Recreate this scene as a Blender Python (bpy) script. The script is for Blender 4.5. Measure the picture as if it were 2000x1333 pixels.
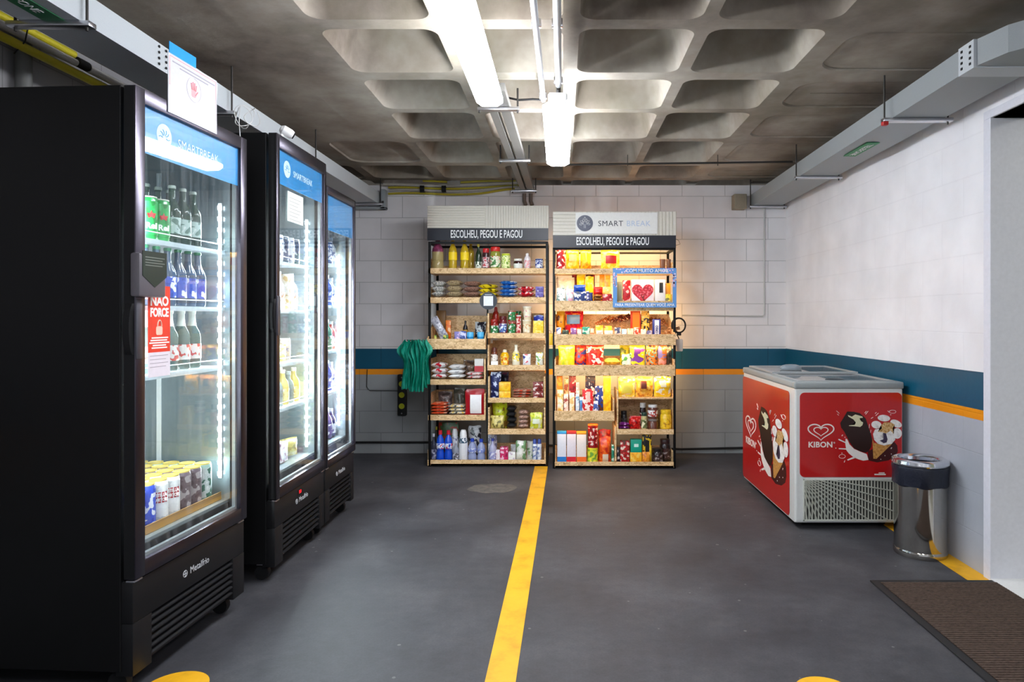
import bpy, bmesh, math, random
from mathutils import Vector, Matrix
from math import sin, cos, pi, radians

SC = bpy.context.scene
COL = SC.collection
for o in list(bpy.data.objects):
    bpy.data.objects.remove(o)

# ------------------------------------------------------------------ camera
F = 1333.333          # focal length in pixels of the 2000 px wide frame
CAMZ = 1.28
def wx(u, Y): return (u - 1100) * Y / F
def wz(v, Y): return CAMZ - (v - 617) * Y / F

cam_d = bpy.data.cameras.new('camera')
cam_d.lens = 24; cam_d.sensor_width = 36
cam_d.shift_x = -0.05; cam_d.shift_y = -0.02475
cam_d.clip_start = 0.05
cam = bpy.data.objects.new('camera', cam_d); COL.objects.link(cam)
cam.location = (0, 0, CAMZ); cam.rotation_euler = (pi/2, 0, 0)
SC.camera = cam
SC.view_settings.view_transform = 'Standard'
SC.view_settings.look = 'None'
SC.view_settings.exposure = 0.4
SC.view_settings.gamma = 1.0
SC.view_settings.use_curve_mapping = False

world = bpy.data.worlds.new('world'); SC.world = world
world.use_nodes = True
world.node_tree.nodes['Background'].inputs[0].default_value = (0.62, 0.66, 0.72, 1)
world.node_tree.nodes['Background'].inputs[1].default_value = 0.75

TUBE = 46.0           # emission of the fluorescent diffusers
LED = 14.0            # emission of the cooler LED points

def area_light(name, loc, rot, sx, sy, power, color=(1, 1, 1), spread=180):
    d = bpy.data.lights.new(name, 'AREA'); d.shape = 'RECTANGLE'
    d.size = sx; d.size_y = sy; d.energy = power; d.color = color
    d.spread = radians(spread)
    o = bpy.data.objects.new(name, d); COL.objects.link(o)
    o.location = loc; o.rotation_euler = rot
    return o

# ------------------------------------------------------------------ colour / materials
def lin(c):
    r = []
    for v in c:
        v = v / 255.0
        r.append(v / 12.92 if v <= 0.04045 else ((v + 0.055) / 1.055) ** 2.4)
    return (r[0], r[1], r[2], 1)

MC = {}
def M(c, rough=0.5, metal=0.0, coat=0.0, spec=0.5, bump=0.0, bscale=60, name=None):
    key = ('m', tuple(c), rough, metal, coat, spec, bump, bscale)
    if key in MC: return MC[key]
    m = bpy.data.materials.new(name or 'paint_%d_%d_%d' % tuple(c)); m.use_nodes = True
    nt = m.node_tree; b = nt.nodes['Principled BSDF']
    b.inputs['Roughness'].default_value = rough
    b.inputs['Metallic'].default_value = metal
    b.inputs['Coat Weight'].default_value = coat
    b.inputs['Coat Roughness'].default_value = 0.08
    b.inputs['Specular IOR Level'].default_value = spec
    # a faint procedural variation so that no surface is perfectly uniform
    tc = nt.nodes.new('ShaderNodeTexCoord')
    n = nt.nodes.new('ShaderNodeTexNoise'); n.inputs['Scale'].default_value = bscale
    nt.links.new(tc.outputs['Object'], n.inputs['Vector'])
    mr = nt.nodes.new('ShaderNodeMapRange')
    mr.inputs['To Min'].default_value = 0.93; mr.inputs['To Max'].default_value = 1.07
    nt.links.new(n.outputs['Fac'], mr.inputs['Value'])
    vm = nt.nodes.new('ShaderNodeVectorMath'); vm.operation = 'SCALE'
    vm.inputs[0].default_value = lin(c)[:3]
    nt.links.new(mr.outputs['Result'], vm.inputs['Scale'])
    nt.links.new(vm.outputs['Vector'], b.inputs['Base Color'])
    if bump > 0:
        bp = nt.nodes.new('ShaderNodeBump'); bp.inputs['Strength'].default_value = bump
        bp.inputs['Distance'].default_value = 0.004
        nt.links.new(n.outputs['Fac'], bp.inputs['Height'])
        nt.links.new(bp.outputs['Normal'], b.inputs['Normal'])
    MC[key] = m
    return m

def emit(c, s):
    key = ('e', tuple(c), s)
    if key in MC: return MC[key]
    m = bpy.data.materials.new('glow'); m.use_nodes = True
    b = m.node_tree.nodes['Principled BSDF']
    b.inputs['Base Color'].default_value = lin(c)
    b.inputs['Emission Color'].default_value = lin(c)
    b.inputs['Emission Strength'].default_value = s
    MC[key] = m
    return m

def PR(c1, c2, c3, scale=22, seed=0, rough=0.35, stretch=(1, 1, 1)):
    """printed packaging: patches of three inks"""
    key = ('p', tuple(c1), tuple(c2), tuple(c3), scale, seed, rough, stretch)
    if key in MC: return MC[key]
    m = bpy.data.materials.new('printed_pack'); m.use_nodes = True
    nt = m.node_tree; b = nt.nodes['Principled BSDF']; b.inputs['Roughness'].default_value = rough
    tc = nt.nodes.new('ShaderNodeTexCoord'); mp = nt.nodes.new('ShaderNodeMapping')
    mp.inputs['Location'].default_value = (seed * 1.7, seed * 0.9, seed * 2.3)
    mp.inputs['Scale'].default_value = stretch
    nt.links.new(tc.outputs['Object'], mp.inputs['Vector'])
    n = nt.nodes.new('ShaderNodeTexNoise'); n.inputs['Scale'].default_value = scale; n.inputs['Detail'].default_value = 1.5
    nt.links.new(mp.outputs['Vector'], n.inputs['Vector'])
    r = nt.nodes.new('ShaderNodeValToRGB'); r.color_ramp.interpolation = 'CONSTANT'
    e = r.color_ramp.elements; e[0].position = 0; e[0].color = lin(c2)
    e[1].position = 0.43; e[1].color = lin(c1)
    x = e.new(0.60); x.color = lin(c3)
    nt.links.new(n.outputs['Fac'], r.inputs['Fac'])
    nt.links.new(r.outputs['Color'], b.inputs['Base Color'])
    MC[key] = m
    return m

def CLEAR(c, fac=0.5, rough=0.08):
    """tinted see-through plastic or glass wall"""
    key = ('c', tuple(c), fac, rough)
    if key in MC: return MC[key]
    m = bpy.data.materials.new('clear_tinted'); m.use_nodes = True
    nt = m.node_tree; b = nt.nodes['Principled BSDF']
    b.inputs['Base Color'].default_value = lin(c); b.inputs['Roughness'].default_value = rough
    b.inputs['Coat Weight'].default_value = 0.5
    t = nt.nodes.new('ShaderNodeBsdfTransparent')
    t.inputs['Color'].default_value = tuple(0.35 + 0.65 * k for k in lin(c)[:3]) + (1,)
    mx = nt.nodes.new('ShaderNodeMixShader'); mx.inputs[0].default_value = fac
    nt.links.new(b.outputs[0], mx.inputs[1]); nt.links.new(t.outputs[0], mx.inputs[2])
    nt.links.new(mx.outputs[0], nt.nodes['Material Output'].inputs['Surface'])
    MC[key] = m
    return m

def glass_door_material():
    m = bpy.data.materials.new('door_glass'); m.use_nodes = True
    nt = m.node_tree; nt.nodes.remove(nt.nodes['Principled BSDF'])
    L = nt.links
    # Schlick reflectance, the same from both sides of the pane
    lw = nt.nodes.new('ShaderNodeLayerWeight'); lw.inputs['Blend'].default_value = 0.5
    pw = nt.nodes.new('ShaderNodeMath'); pw.operation = 'POWER'; pw.inputs[1].default_value = 5; L.new(lw.outputs['Facing'], pw.inputs[0])
    fr = nt.nodes.new('ShaderNodeMath'); fr.operation = 'MULTIPLY_ADD'; fr.inputs[1].default_value = 0.95; fr.inputs[2].default_value = 0.04
    L.new(pw.outputs[0], fr.inputs[0])
    gl = nt.nodes.new('ShaderNodeBsdfGlossy'); gl.inputs['Roughness'].default_value = 0.015
    tr = nt.nodes.new('ShaderNodeBsdfTransparent'); tr.inputs['Color'].default_value = (0.97, 0.985, 0.985, 1)
    mx = nt.nodes.new('ShaderNodeMixShader')
    L.new(fr.outputs[0], mx.inputs[0]); L.new(tr.outputs[0], mx.inputs[1]); L.new(gl.outputs[0], mx.inputs[2])
    # condensation film, streaked downwards
    tc = nt.nodes.new('ShaderNodeTexCoord'); mp = nt.nodes.new('ShaderNodeMapping')
    mp.inputs['Scale'].default_value = (60, 60, 3)
    L.new(tc.outputs['Object'], mp.inputs['Vector'])
    n = nt.nodes.new('ShaderNodeTexNoise'); n.inputs['Scale'].default_value = 1.0; n.inputs['Detail'].default_value = 4
    L.new(mp.outputs['Vector'], n.inputs['Vector'])
    mr = nt.nodes.new('ShaderNodeMapRange'); mr.inputs['From Min'].default_value = 0.45; mr.inputs['From Max'].default_value = 0.8
    mr.inputs['To Min'].default_value = 0.006; mr.inputs['To Max'].default_value = 0.065
    L.new(n.outputs['Fac'], mr.inputs['Value'])
    df = nt.nodes.new('ShaderNodeBsdfDiffuse'); df.inputs['Color'].default_value = (0.85, 0.9, 0.95, 1)
    m2 = nt.nodes.new('ShaderNodeMixShader')
    L.new(mr.outputs[0], m2.inputs[0]); L.new(mx.outputs[0], m2.inputs[1]); L.new(df.outputs[0], m2.inputs[2])
    L.new(m2.outputs[0], nt.nodes['Material Output'].inputs['Surface'])
    return m

def noise_mat(name, cols, scale, rough, bump=0.2, stretch=(1, 1, 1), detail=8, bdist=0.01, coord='Object', rough2=None, contrast=(0.3, 0.7)):
    m = bpy.data.materials.new(name); m.use_nodes = True
    nt = m.node_tree; b = nt.nodes['Principled BSDF']; L = nt.links
    tc = nt.nodes.new('ShaderNodeTexCoord'); mp = nt.nodes.new('ShaderNodeMapping'); mp.inputs['Scale'].default_value = stretch
    L.new(tc.outputs[coord], mp.inputs['Vector'])
    n = nt.nodes.new('ShaderNodeTexNoise'); n.inputs['Scale'].default_value = scale; n.inputs['Detail'].default_value = detail
    n.inputs['Roughness'].default_value = 0.62
    L.new(mp.outputs[0], n.inputs['Vector'])
    r = nt.nodes.new('ShaderNodeValToRGB'); e = r.color_ramp.elements
    e[0].position = contrast[0]; e[0].color = lin(cols[0]); e[1].position = contrast[1]; e[1].color = lin(cols[-1])
    for i, c in enumerate(cols[1:-1]):
        x = e.new(contrast[0] + (contrast[1] - contrast[0]) * (i + 1) / (len(cols) - 1)); x.color = lin(c)
    L.new(n.outputs['Fac'], r.inputs['Fac']); L.new(r.outputs['Color'], b.inputs['Base Color'])
    b.inputs['Roughness'].default_value = rough
    if rough2 is not None:
        mr = nt.nodes.new('ShaderNodeMapRange'); mr.inputs['To Min'].default_value = rough; mr.inputs['To Max'].default_value = rough2
        L.new(n.outputs['Fac'], mr.inputs['Value']); L.new(mr.outputs[0], b.inputs['Roughness'])
    if bump:
        n2 = nt.nodes.new('ShaderNodeTexNoise'); n2.inputs['Scale'].default_value = scale * 9; n2.inputs['Detail'].default_value = 5
        L.new(mp.outputs[0], n2.inputs['Vector'])
        bp = nt.nodes.new('ShaderNodeBump'); bp.inputs['Strength'].default_value = bump; bp.inputs['Distance'].default_value = bdist
        L.new(n2.outputs['Fac'], bp.inputs['Height']); L.new(bp.outputs[0], b.inputs['Normal'])
    return m

# named shared materials
GLASS = glass_door_material()
BLACK = M((7, 7, 8), 0.5, spec=0.3, name='black_metal')
BLACKP = M((14, 14, 16), 0.55, spec=0.35, name='black_plastic')
WHITE = M((232, 232, 232), 0.45, name='white_paint')
STEEL = M((200, 200, 205), 0.28, 1.0, name='steel')
FRAME = M((92, 88, 98), 0.30, 1.0, name='anodised_frame')
INNER = M((138, 150, 154), 0.3, 0.55, name='cooler_liner')

# ------------------------------------------------------------------ mesh helpers
def nb(): return bmesh.new()
def add_box(bm, x0, x1, y0, y1, z0, z1, bevel=0.0, mat=None, seg=2):
    r = bmesh.ops.create_cube(bm, size=1.0)
    vs = r['verts']
    for v in vs:
        v.co = Vector(((x0 + x1) / 2 + v.co.x * (x1 - x0), (y0 + y1) / 2 + v.co.y * (y1 - y0), (z0 + z1) / 2 + v.co.z * (z1 - z0)))
    if bevel > 0:
        es = list({e for v in vs for e in v.link_edges})
        rb = bmesh.ops.bevel(bm, geom=es, offset=bevel, segments=seg, affect='EDGES', profile=0.5)
        vs = list({v for f in rb['faces'] for v in f.verts} | {v for v in vs if v.is_valid})
    if mat is not None:
        for v in vs: v.co = mat @ v.co
    return bm

def boxbm(*a, **k): return add_box(nb(), *a, **k)

def add_lathe(bm, prof, seg=20, cx=0, cy=0, sx=1, sy=1):
    rings = []
    for r, z in prof:
        if r < 1e-5: rings.append([bm.verts.new((cx, cy, z))])
        else: rings.append([bm.verts.new((cx + sx * r * cos(2 * pi * i / seg), cy + sy * r * sin(2 * pi * i / seg), z)) for i in range(seg)])
    for a, b in zip(rings, rings[1:]):
        if len(a) == 1 and len(b) == 1: continue
        for i in range(seg):
            j = (i + 1) % seg
            if len(a) == 1: bm.faces.new((a[0], b[j], b[i]))
            elif len(b) == 1: bm.faces.new((a[i], a[j], b[0]))
            else: bm.faces.new((a[i], a[j], b[j], b[i]))
    return bm

def add_tube(bm, pts, r, seg=8, caps=True):
    pts = [Vector(p) for p in pts]
    rings = []; n = len(pts)
    up = Vector((0, 0, 1))
    prev = None
    for i, p in enumerate(pts):
        d = (pts[min(i + 1, n - 1)] - pts[max(i - 1, 0)]).normalized()
        a = prev if prev is not None else (Vector((1, 0, 0)) if abs(d.z) > 0.9 else up)
        u = (a - d * a.dot(d))
        if u.length < 1e-4: u = Vector((1, 0, 0)) - d * d.x
        u.normalize(); w = d.cross(u); prev = u
        rr = r[i] if isinstance(r, (list, tuple)) else r
        rings.append([bm.verts.new(p + u * rr * cos(2 * pi * k / seg) + w * rr * sin(2 * pi * k / seg)) for k in range(seg)])
    for a, b in zip(rings, rings[1:]):
        for k in range(seg):
            j = (k + 1) % seg
            bm.faces.new((a[k], a[j], b[j], b[k]))
    if caps:
        bm.faces.new(list(reversed(rings[0]))); bm.faces.new(rings[-1])
    return bm

def add_prism(bm, outline, t, mat=None):
    """closed outline in the local XZ plane (x, z), front at y=-t, back at y=0"""
    f = [bm.verts.new((x, -t, z)) for x, z in outline]; b = [bm.verts.new((x, 0, z)) for x, z in outline]
    n = len(f)
    faces = [bm.faces.new(f), bm.faces.new(list(reversed(b)))]
    for i in range(n):
        j = (i + 1) % n
        faces.append(bm.faces.new((f[j], f[i], b[i], b[j])))
    if mat is not None:
        for v in f + b: v.co = mat @ v.co
    bmesh.ops.triangulate(bm, faces=faces[:2])
    return bm

def add_pillow(bm, w, h, d, seed=0, crimp=0.08, nx=12, nz=12, wr=0.12, power=2.4):
    """stuffed pack standing in XZ with its base at z=0, centred on x=0, y=0"""
    rnd = random.Random(seed)
    ph = [rnd.uniform(0, 6.28) for _ in range(6)]
    fr, bk = {}, {}
    for i in range(nx + 1):
        for k in range(nz + 1):
            u, v = i / nx, k / nz
            vv = min(1, max(0, (v - crimp) / (1 - 2 * crimp)))
            t = max(0, 1 - abs(2 * u - 1) ** power) ** 0.6 * max(0, 1 - abs(2 * vv - 1) ** power) ** 0.6
            t *= 1 + wr * (sin(9 * u + ph[0] + 3 * v) + sin(11 * v + ph[1]) + 0.6 * sin(21 * u + 17 * v + ph[2]))
            pinch = 1 - 0.05 * sin(pi * v) ** 2
            x = (u - 0.5) * w * pinch + 0.01 * w * sin(9 * v + ph[3])
            z = v * h + 0.012 * h * sin(7 * u + ph[4]) * (v - 0.5) * 2
            z = max(z, 0)
            y = d / 2 * t
            fr[i, k] = bm.verts.new((x, -y - 0.0006, z))
            bk[i, k] = bm.verts.new((x, y + 0.0006, z)) if 0 < i < nx and 0 < k < nz else fr[i, k]
    for i in range(nx):
        for k in range(nz):
            bm.faces.new((fr[i, k], fr[i + 1, k], fr[i + 1, k + 1], fr[i, k + 1]))
            q = (bk[i, k], bk[i, k + 1], bk[i + 1, k + 1], bk[i + 1, k])
            if len(set(q)) >= 3 and not all(q[a] in fr.values() for a in range(4)):
                bm.faces.new(q)
    # close corners that touch only rim verts
    for (i, k) in ((0, 0), (nx - 1, 0), (0, nz - 1), (nx - 1, nz - 1)):
        q = [bk[i, k], bk[i, k + 1], bk[i + 1, k + 1], bk[i + 1, k]]
        try: bm.faces.new(q)
        except ValueError: pass
    return bm

def round_rect(x0, x1, z0, z1, r, k=5):
    pts = []
    for cx, cz, a0 in ((x1 - r, z1 - r, 0), (x0 + r, z1 - r, 90), (x0 + r, z0 + r, 180), (x1 - r, z0 + r, 270)):
        for i in range(k + 1):
            a = radians(a0 + 90 * i / k)
            pts.append((cx + r * cos(a), cz + r * sin(a)))
    return pts

def circle(cx, cz, rx, rz=None, n=28):
    rz = rx if rz is None else rz
    return [(cx + rx * cos(2 * pi * i / n), cz + rz * sin(2 * pi * i / n)) for i in range(n)]

def obj(name, bm, mat, parent=None, smooth=True, loc=None, rot=None):
    me = bpy.data.meshes.new(name)
    bmesh.ops.recalc_face_normals(bm, faces=bm.faces)
    if smooth:
        for f in bm.faces: f.smooth = True
        for e in bm.edges:
            if len(e.link_faces) != 2 or e.calc_face_angle(0) > radians(38): e.smooth = False
    bm.to_mesh(me); bm.free()
    if mat is not None:
        for mm in (mat if isinstance(mat, (list, tuple)) else [mat]): me.materials.append(mm)
    o = bpy.data.objects.new(name, me); COL.objects.link(o)
    if parent is not None: o.parent = parent
    if loc is not None: o.location = loc
    if rot is not None: o.rotation_euler = rot
    return o

def tag(o, label=None, cat=None, group=None, kind=None):
    if label: o['label'] = label
    if cat: o['category'] = cat
    if group: o['group'] = group
    if kind: o['kind'] = kind
    return o

def thing(name, label, cat, loc=(0, 0, 0), rot=(0, 0, 0), group=None):
    o = bpy.data.objects.new(name, None); COL.objects.link(o)
    o.location = loc; o.rotation_euler = rot; o.empty_display_size = 0.05
    return tag(o, label, cat, group)

def struct(name, bm, mat, smooth=False):
    return tag(obj(name, bm, mat, smooth=smooth), kind='structure')

def text(name, s, size, mat, parent, loc, rot=(pi / 2, 0, 0), align='CENTER', ext=0.0006, bold=0.0, sx=1.0, spacing=1.0, shear=0):
    cu = bpy.data.curves.new(name, 'FONT'); cu.body = s; cu.size = size; cu.extrude = ext
    cu.align_x = align; cu.align_y = 'CENTER'; cu.offset = bold; cu.space_character = spacing; cu.shear = shear
    cu.resolution_u = 3
    t = bpy.data.objects.new(name + '_tmp', cu); COL.objects.link(t)
    bpy.context.view_layer.update()
    me = bpy.data.meshes.new_from_object(t.evaluated_get(bpy.context.evaluated_depsgraph_get()))
    bpy.data.objects.remove(t); bpy.data.curves.remove(cu)
    me.materials.clear(); me.materials.append(mat); me.name = name
    for v in me.vertices: v.co.x *= sx
    o = bpy.data.objects.new(name, me); COL.objects.link(o); o.parent = parent
    o.location = loc; o.rotation_euler = rot
    return o

# ================================================================== THE SETTING
WALLY, RX, LX, CZ = 6.35, 2.07, -2.30, 2.53

def wall_material(name, axis, upper, lower, z0, slope, off=(0, 0), mortar=0.35, gloss=0.42):
    m = bpy.data.materials.new(name); m.use_nodes = True
    nt = m.node_tree; b = nt.nodes['Principled BSDF']; L = nt.links
    g = nt.nodes.new('ShaderNodeNewGeometry'); s = nt.nodes.new('ShaderNodeSeparateXYZ'); L.new(g.outputs['Position'], s.inputs[0])
    # block joints
    cb = nt.nodes.new('ShaderNodeCombineXYZ')
    ad = nt.nodes.new('ShaderNodeMath'); ad.operation = 'ADD'; ad.inputs[1].default_value = off[0] + 20
    L.new(s.outputs[axis], ad.inputs[0]); L.new(ad.outputs[0], cb.inputs[0])
    az = nt.nodes.new('ShaderNodeMath'); az.operation = 'ADD'; az.inputs[1].default_value = off[1]
    L.new(s.outputs['Z'], az.inputs[0]); L.new(az.outputs[0], cb.inputs[1])
    br = nt.nodes.new('ShaderNodeTexBrick'); br.inputs['Scale'].default_value = 1
    br.inputs['Brick Width'].default_value = 0.4; br.inputs['Row Height'].default_value = 0.2
    br.inputs['Mortar Size'].default_value = 0.0035; br.inputs['Mortar Smooth'].default_value = 0.3; br.offset = 0.5
    L.new(cb.outputs[0], br.inputs['Vector'])
    nz = nt.nodes.new('ShaderNodeTexNoise'); nz.inputs['Scale'].default_value = 3.0; nz.inputs['Detail'].default_value = 6
    L.new(g.outputs['Position'], nz.inputs['Vector'])
    # band heights drift a little along the wall
    yy = nt.nodes.new('ShaderNodeMath'); yy.operation = 'MULTIPLY_ADD'; yy.inputs[1].default_value = slope; yy.inputs[2].default_value = -slope * WALLY
    L.new(s.outputs['Y'], yy.inputs[0])
    ze = nt.nodes.new('ShaderNodeMath'); ze.operation = 'ADD'; L.new(s.outputs['Z'], ze.inputs[0]); L.new(yy.outputs[0], ze.inputs[1])
    col = None
    prev = lin(lower)
    for zt, c in ((z0[0], (240, 150, 22)), (z0[1], (8, 84, 112)), (z0[2], upper)):
        gt = nt.nodes.new('ShaderNodeMath'); gt.operation = 'GREATER_THAN'; gt.inputs[1].default_value = zt
        L.new(ze.outputs[0], gt.inputs[0])
        mx = nt.nodes.new('ShaderNodeMix'); mx.data_type = 'RGBA'
        L.new(gt.outputs[0], mx.inputs['Factor'])
        if col is None: mx.inputs['A'].default_value = prev
        else: L.new(col, mx.inputs['A'])
        mx.inputs['B'].default_value = lin(c); col = mx.outputs['Result']
    # soiled tint
    mr = nt.nodes.new('ShaderNodeMapRange'); mr.inputs['From Min'].default_value = 0.35; mr.inputs['From Max'].default_value = 0.7
    mr.inputs['To Min'].default_value = 0.90; mr.inputs['To Max'].default_value = 1.03
    L.new(nz.outputs['Fac'], mr.inputs['Value'])
    jm = nt.nodes.new('ShaderNodeMath'); jm.operation = 'MULTIPLY_ADD'; jm.inputs[1].default_value = -mortar; jm.inputs[2].default_value = 1
    L.new(br.outputs['Fac'], jm.inputs[0])
    mm = nt.nodes.new('ShaderNodeMath'); mm.operation = 'MULTIPLY'; L.new(mr.outputs[0], mm.inputs[0]); L.new(jm.outputs[0], mm.inputs[1])
    vm = nt.nodes.new('ShaderNodeVectorMath'); vm.operation = 'SCALE'; L.new(col, vm.inputs[0]); L.new(mm.outputs[0], vm.inputs['Scale'])
    L.new(vm.outputs[0], b.inputs['Base Color'])
    b.inputs['Roughness'].default_value = gloss
    n2 = nt.nodes.new('ShaderNodeTexNoise'); n2.inputs['Scale'].default_value = 30; n2.inputs['Detail'].default_value = 4
    L.new(g.outputs['Position'], n2.inputs['Vector'])
    hh = nt.nodes.new('ShaderNodeMath'); hh.operation = 'MULTIPLY_ADD'; hh.inputs[1].default_value = -1.0
    sm = nt.nodes.new('ShaderNodeMath'); sm.operation = 'MULTIPLY'; sm.inputs[1].default_value = 0.35
    L.new(n2.outputs['Fac'], sm.inputs[0]); L.new(br.outputs['Fac'], hh.inputs[0]); L.new(sm.outputs[0], hh.inputs[2])
    bp = nt.nodes.new('ShaderNodeBump'); bp.inputs['Strength'].default_value = 0.5; bp.inputs['Distance'].default_value = 0.004
    L.new(hh.outputs[0], bp.inputs['Height']); L.new(bp.outputs[0], b.inputs['Normal'])
    return m

# floor -------------------------------------------------------------
def floor_material():
    m = noise_mat('asphalt_floor', [(44, 43, 48), (58, 58, 63), (76, 75, 79)], 1.8, 0.5, bump=0.4, bdist=0.003, rough2=0.75)
    nt = m.node_tree; L = nt.links; b = nt.nodes['Principled BSDF']
    src = b.inputs['Base Color'].links[0].from_socket
    g = nt.nodes.new('ShaderNodeNewGeometry')
    # pale scuffs
    n = nt.nodes.new('ShaderNodeTexNoise'); n.inputs['Scale'].default_value = 7; n.inputs['Detail'].default_value = 3
    L.new(g.outputs['Position'], n.inputs['Vector'])
    v = nt.nodes.new('ShaderNodeTexVoronoi'); v.inputs['Scale'].default_value = 8.5; v.inputs['Randomness'].default_value = 1
    L.new(g.outputs['Position'], v.inputs['Vector'])
    a = nt.nodes.new('ShaderNodeMath'); a.operation = 'MULTIPLY_ADD'; a.inputs[1].default_value = -0.16; a.inputs[2].default_value = 0.13
    L.new(n.outputs['Fac'], a.inputs[0])
    lt = nt.nodes.new('ShaderNodeMath'); lt.operation = 'LESS_THAN'; L.new(v.outputs['Distance'], lt.inputs[0]); L.new(a.outputs[0], lt.inputs[1])
    f = nt.nodes.new('ShaderNodeMath'); f.operation = 'MULTIPLY'; f.inputs[1].default_value = 0.35; L.new(lt.outputs[0], f.inputs[0])
    # gritty dust at two sizes
    for sc_, lo_, hi_ in ((14, 0.84, 1.18), (110, 0.82, 1.2)):
        g2 = nt.nodes.new('ShaderNodeTexNoise'); g2.inputs['Scale'].default_value = sc_; g2.inputs['Detail'].default_value = 4; g2.inputs['Roughness'].default_value = 0.7
        L.new(g.outputs['Position'], g2.inputs['Vector'])
        m2 = nt.nodes.new('ShaderNodeMapRange'); m2.inputs['From Min'].default_value = 0.3; m2.inputs['From Max'].default_value = 0.7
        m2.inputs['To Min'].default_value = lo_; m2.inputs['To Max'].default_value = hi_; L.new(g2.outputs['Fac'], m2.inputs['Value'])
        v2 = nt.nodes.new('ShaderNodeVectorMath'); v2.operation = 'SCALE'; L.new(src, v2.inputs[0]); L.new(m2.outputs[0], v2.inputs['Scale']); src = v2.outputs[0]
    mx = nt.nodes.new('ShaderNodeMix'); mx.data_type = 'RGBA'; L.new(f.outputs[0], mx.inputs['Factor'])
    L.new(src, mx.inputs['A']); mx.inputs['B'].default_value = lin((150, 148, 146)); L.new(mx.outputs['Result'], b.inputs['Base Color'])
    return m

struct('floor', boxbm(LX - 0.2, 2.22, -3.2, 7.2, -0.10, 0.0), floor_material())

YEL = noise_mat('yellow_road_paint', [(196, 140, 10), (232, 172, 22), (240, 180, 30)], 6, 0.5, bump=0.2, bdist=0.001)
def floor_quad(p, t=0.0025):
    bm = nb()
    lo = [bm.verts.new((x, y, 0.0)) for x, y in p]; hi = [bm.verts.new((x, y, t)) for x, y in p]
    bm.faces.new(hi); bm.faces.new(list(reversed(lo)))
    for i in range(len(p)):
        j = (i + 1) % len(p); bm.faces.new((lo[i], lo[j], hi[j], hi[i]))
    return bm
tag(obj('floor_line', floor_quad([(-0.285, 1.2), (-0.178, 1.2), (-0.132, 5.67), (-0.128, 6.34), (-0.238, 6.34), (-0.242, 5.67)]), YEL, smooth=False),
    'yellow painted line running down the middle of the dark floor', 'floor marking')
tag(obj('floor_line', floor_quad([(1.955, 3.28), (2.068, 3.28), (2.068, 6.3), (1.97, 6.3)]), YEL, smooth=False),
    'yellow painted line at the foot of the right wall, behind the steel bin', 'floor marking')
def disc_pts(cx, cy, r): return [(cx + r * cos(2 * pi * i / 40), cy + r * sin(2 * pi * i / 40)) for i in range(40)]
tag(obj('floor_dot', floor_quad(disc_pts(-1.335, 2.345, 0.107), 0.003), YEL, smooth=False),
    'yellow painted disc on the floor in front of the nearest black fridge', 'floor marking', 'yellow floor discs')
tag(obj('floor_dot', floor_quad(disc_pts(0.89, 2.315, 0.10), 0.003), YEL, smooth=False),
    'yellow painted disc on the floor right of the yellow line, bottom edge of the photo', 'floor marking', 'yellow floor discs')
# grey repair patch on floor before left shelf
rnd = random.Random(5)
pp = [(-0.53 + 0.16 * cos(a) * (1 + 0.25 * rnd.random()), 5.06 + 0.12 * sin(a) * (1 + 0.3 * rnd.random())) for a in [2 * pi * i / 18 for i in range(18)]]
tag(obj('floor_stain', floor_quad(pp, 0.001), noise_mat('pale_stain', [(70, 69, 70), (108, 104, 98)], 22, 0.7, bump=0), smooth=False),
    'pale worn patch on the floor left of the yellow line, before the left shelf', 'stain')

# walls -------------------------------------------------------------
mwb = wall_material('painted_block_back', 'X', (232, 230, 232), (152, 156, 158), (0.732, 0.783, 0.973), 0.0, off=(-0.105, -0.191 + 0.2))
mwr = wall_material('painted_block_right', 'Y', (246, 246, 250), (176, 181, 190), (0.735, 0.787, 0.975), 0.0085, off=(0.07, -0.191 + 0.2), mortar=0.03, gloss=0.32)
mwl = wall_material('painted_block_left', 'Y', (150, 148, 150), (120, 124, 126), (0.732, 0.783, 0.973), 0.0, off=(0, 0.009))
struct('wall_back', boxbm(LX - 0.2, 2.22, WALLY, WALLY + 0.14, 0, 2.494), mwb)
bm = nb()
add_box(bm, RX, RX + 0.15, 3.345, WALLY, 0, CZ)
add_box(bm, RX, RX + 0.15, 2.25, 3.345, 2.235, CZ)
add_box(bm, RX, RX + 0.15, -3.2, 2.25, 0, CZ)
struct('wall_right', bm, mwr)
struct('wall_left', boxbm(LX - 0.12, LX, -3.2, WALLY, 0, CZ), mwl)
struct('gap_back_plane', boxbm(LX - 0.2, 2.22, 7.0, 7.1, 2.3, 3.0), M((60, 58, 56), 0.8))  # plane added out of sight behind the wall top to keep the gap dark
# door casing and hall beyond
struct('door_1', add_box(add_box(boxbm(RX - 0.012, RX + 0.162, 3.29, 3.345, 0, 2.235, bevel=0.003), RX - 0.012, RX + 0.162, 2.25, 3.345, 2.235, 2.275, bevel=0.003), RX - 0.012, RX + 0.162, 2.22, 2.262, 0, 2.235, bevel=0.003),
       M((226, 227, 236), 0.4))
struct('trim_1', boxbm(RX - 0.01, RX + 0.16, 2.262, 3.29, 0.0, 0.012), M((228, 228, 228), 0.4))
struct('wall_hall', boxbm(2.22, 4.4, 3.53, 3.63, 0, CZ), M((192, 198, 178), 0.6, bump=0.2, bscale=200))
struct('wall_hall_side', boxbm(4.3, 4.4, 1.0, 3.53, 0, CZ), M((192, 198, 178), 0.6))
struct('baseboard_hall', boxbm(2.22, 4.3, 3.515, 3.53, 0.0, 0.11, bevel=0.004), M((225, 226, 220), 0.4))
struct('floor_hall', boxbm(2.22, 4.4, 1.0, 3.53, -0.1, 0.0), M((205, 203, 196), 0.35))
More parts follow.
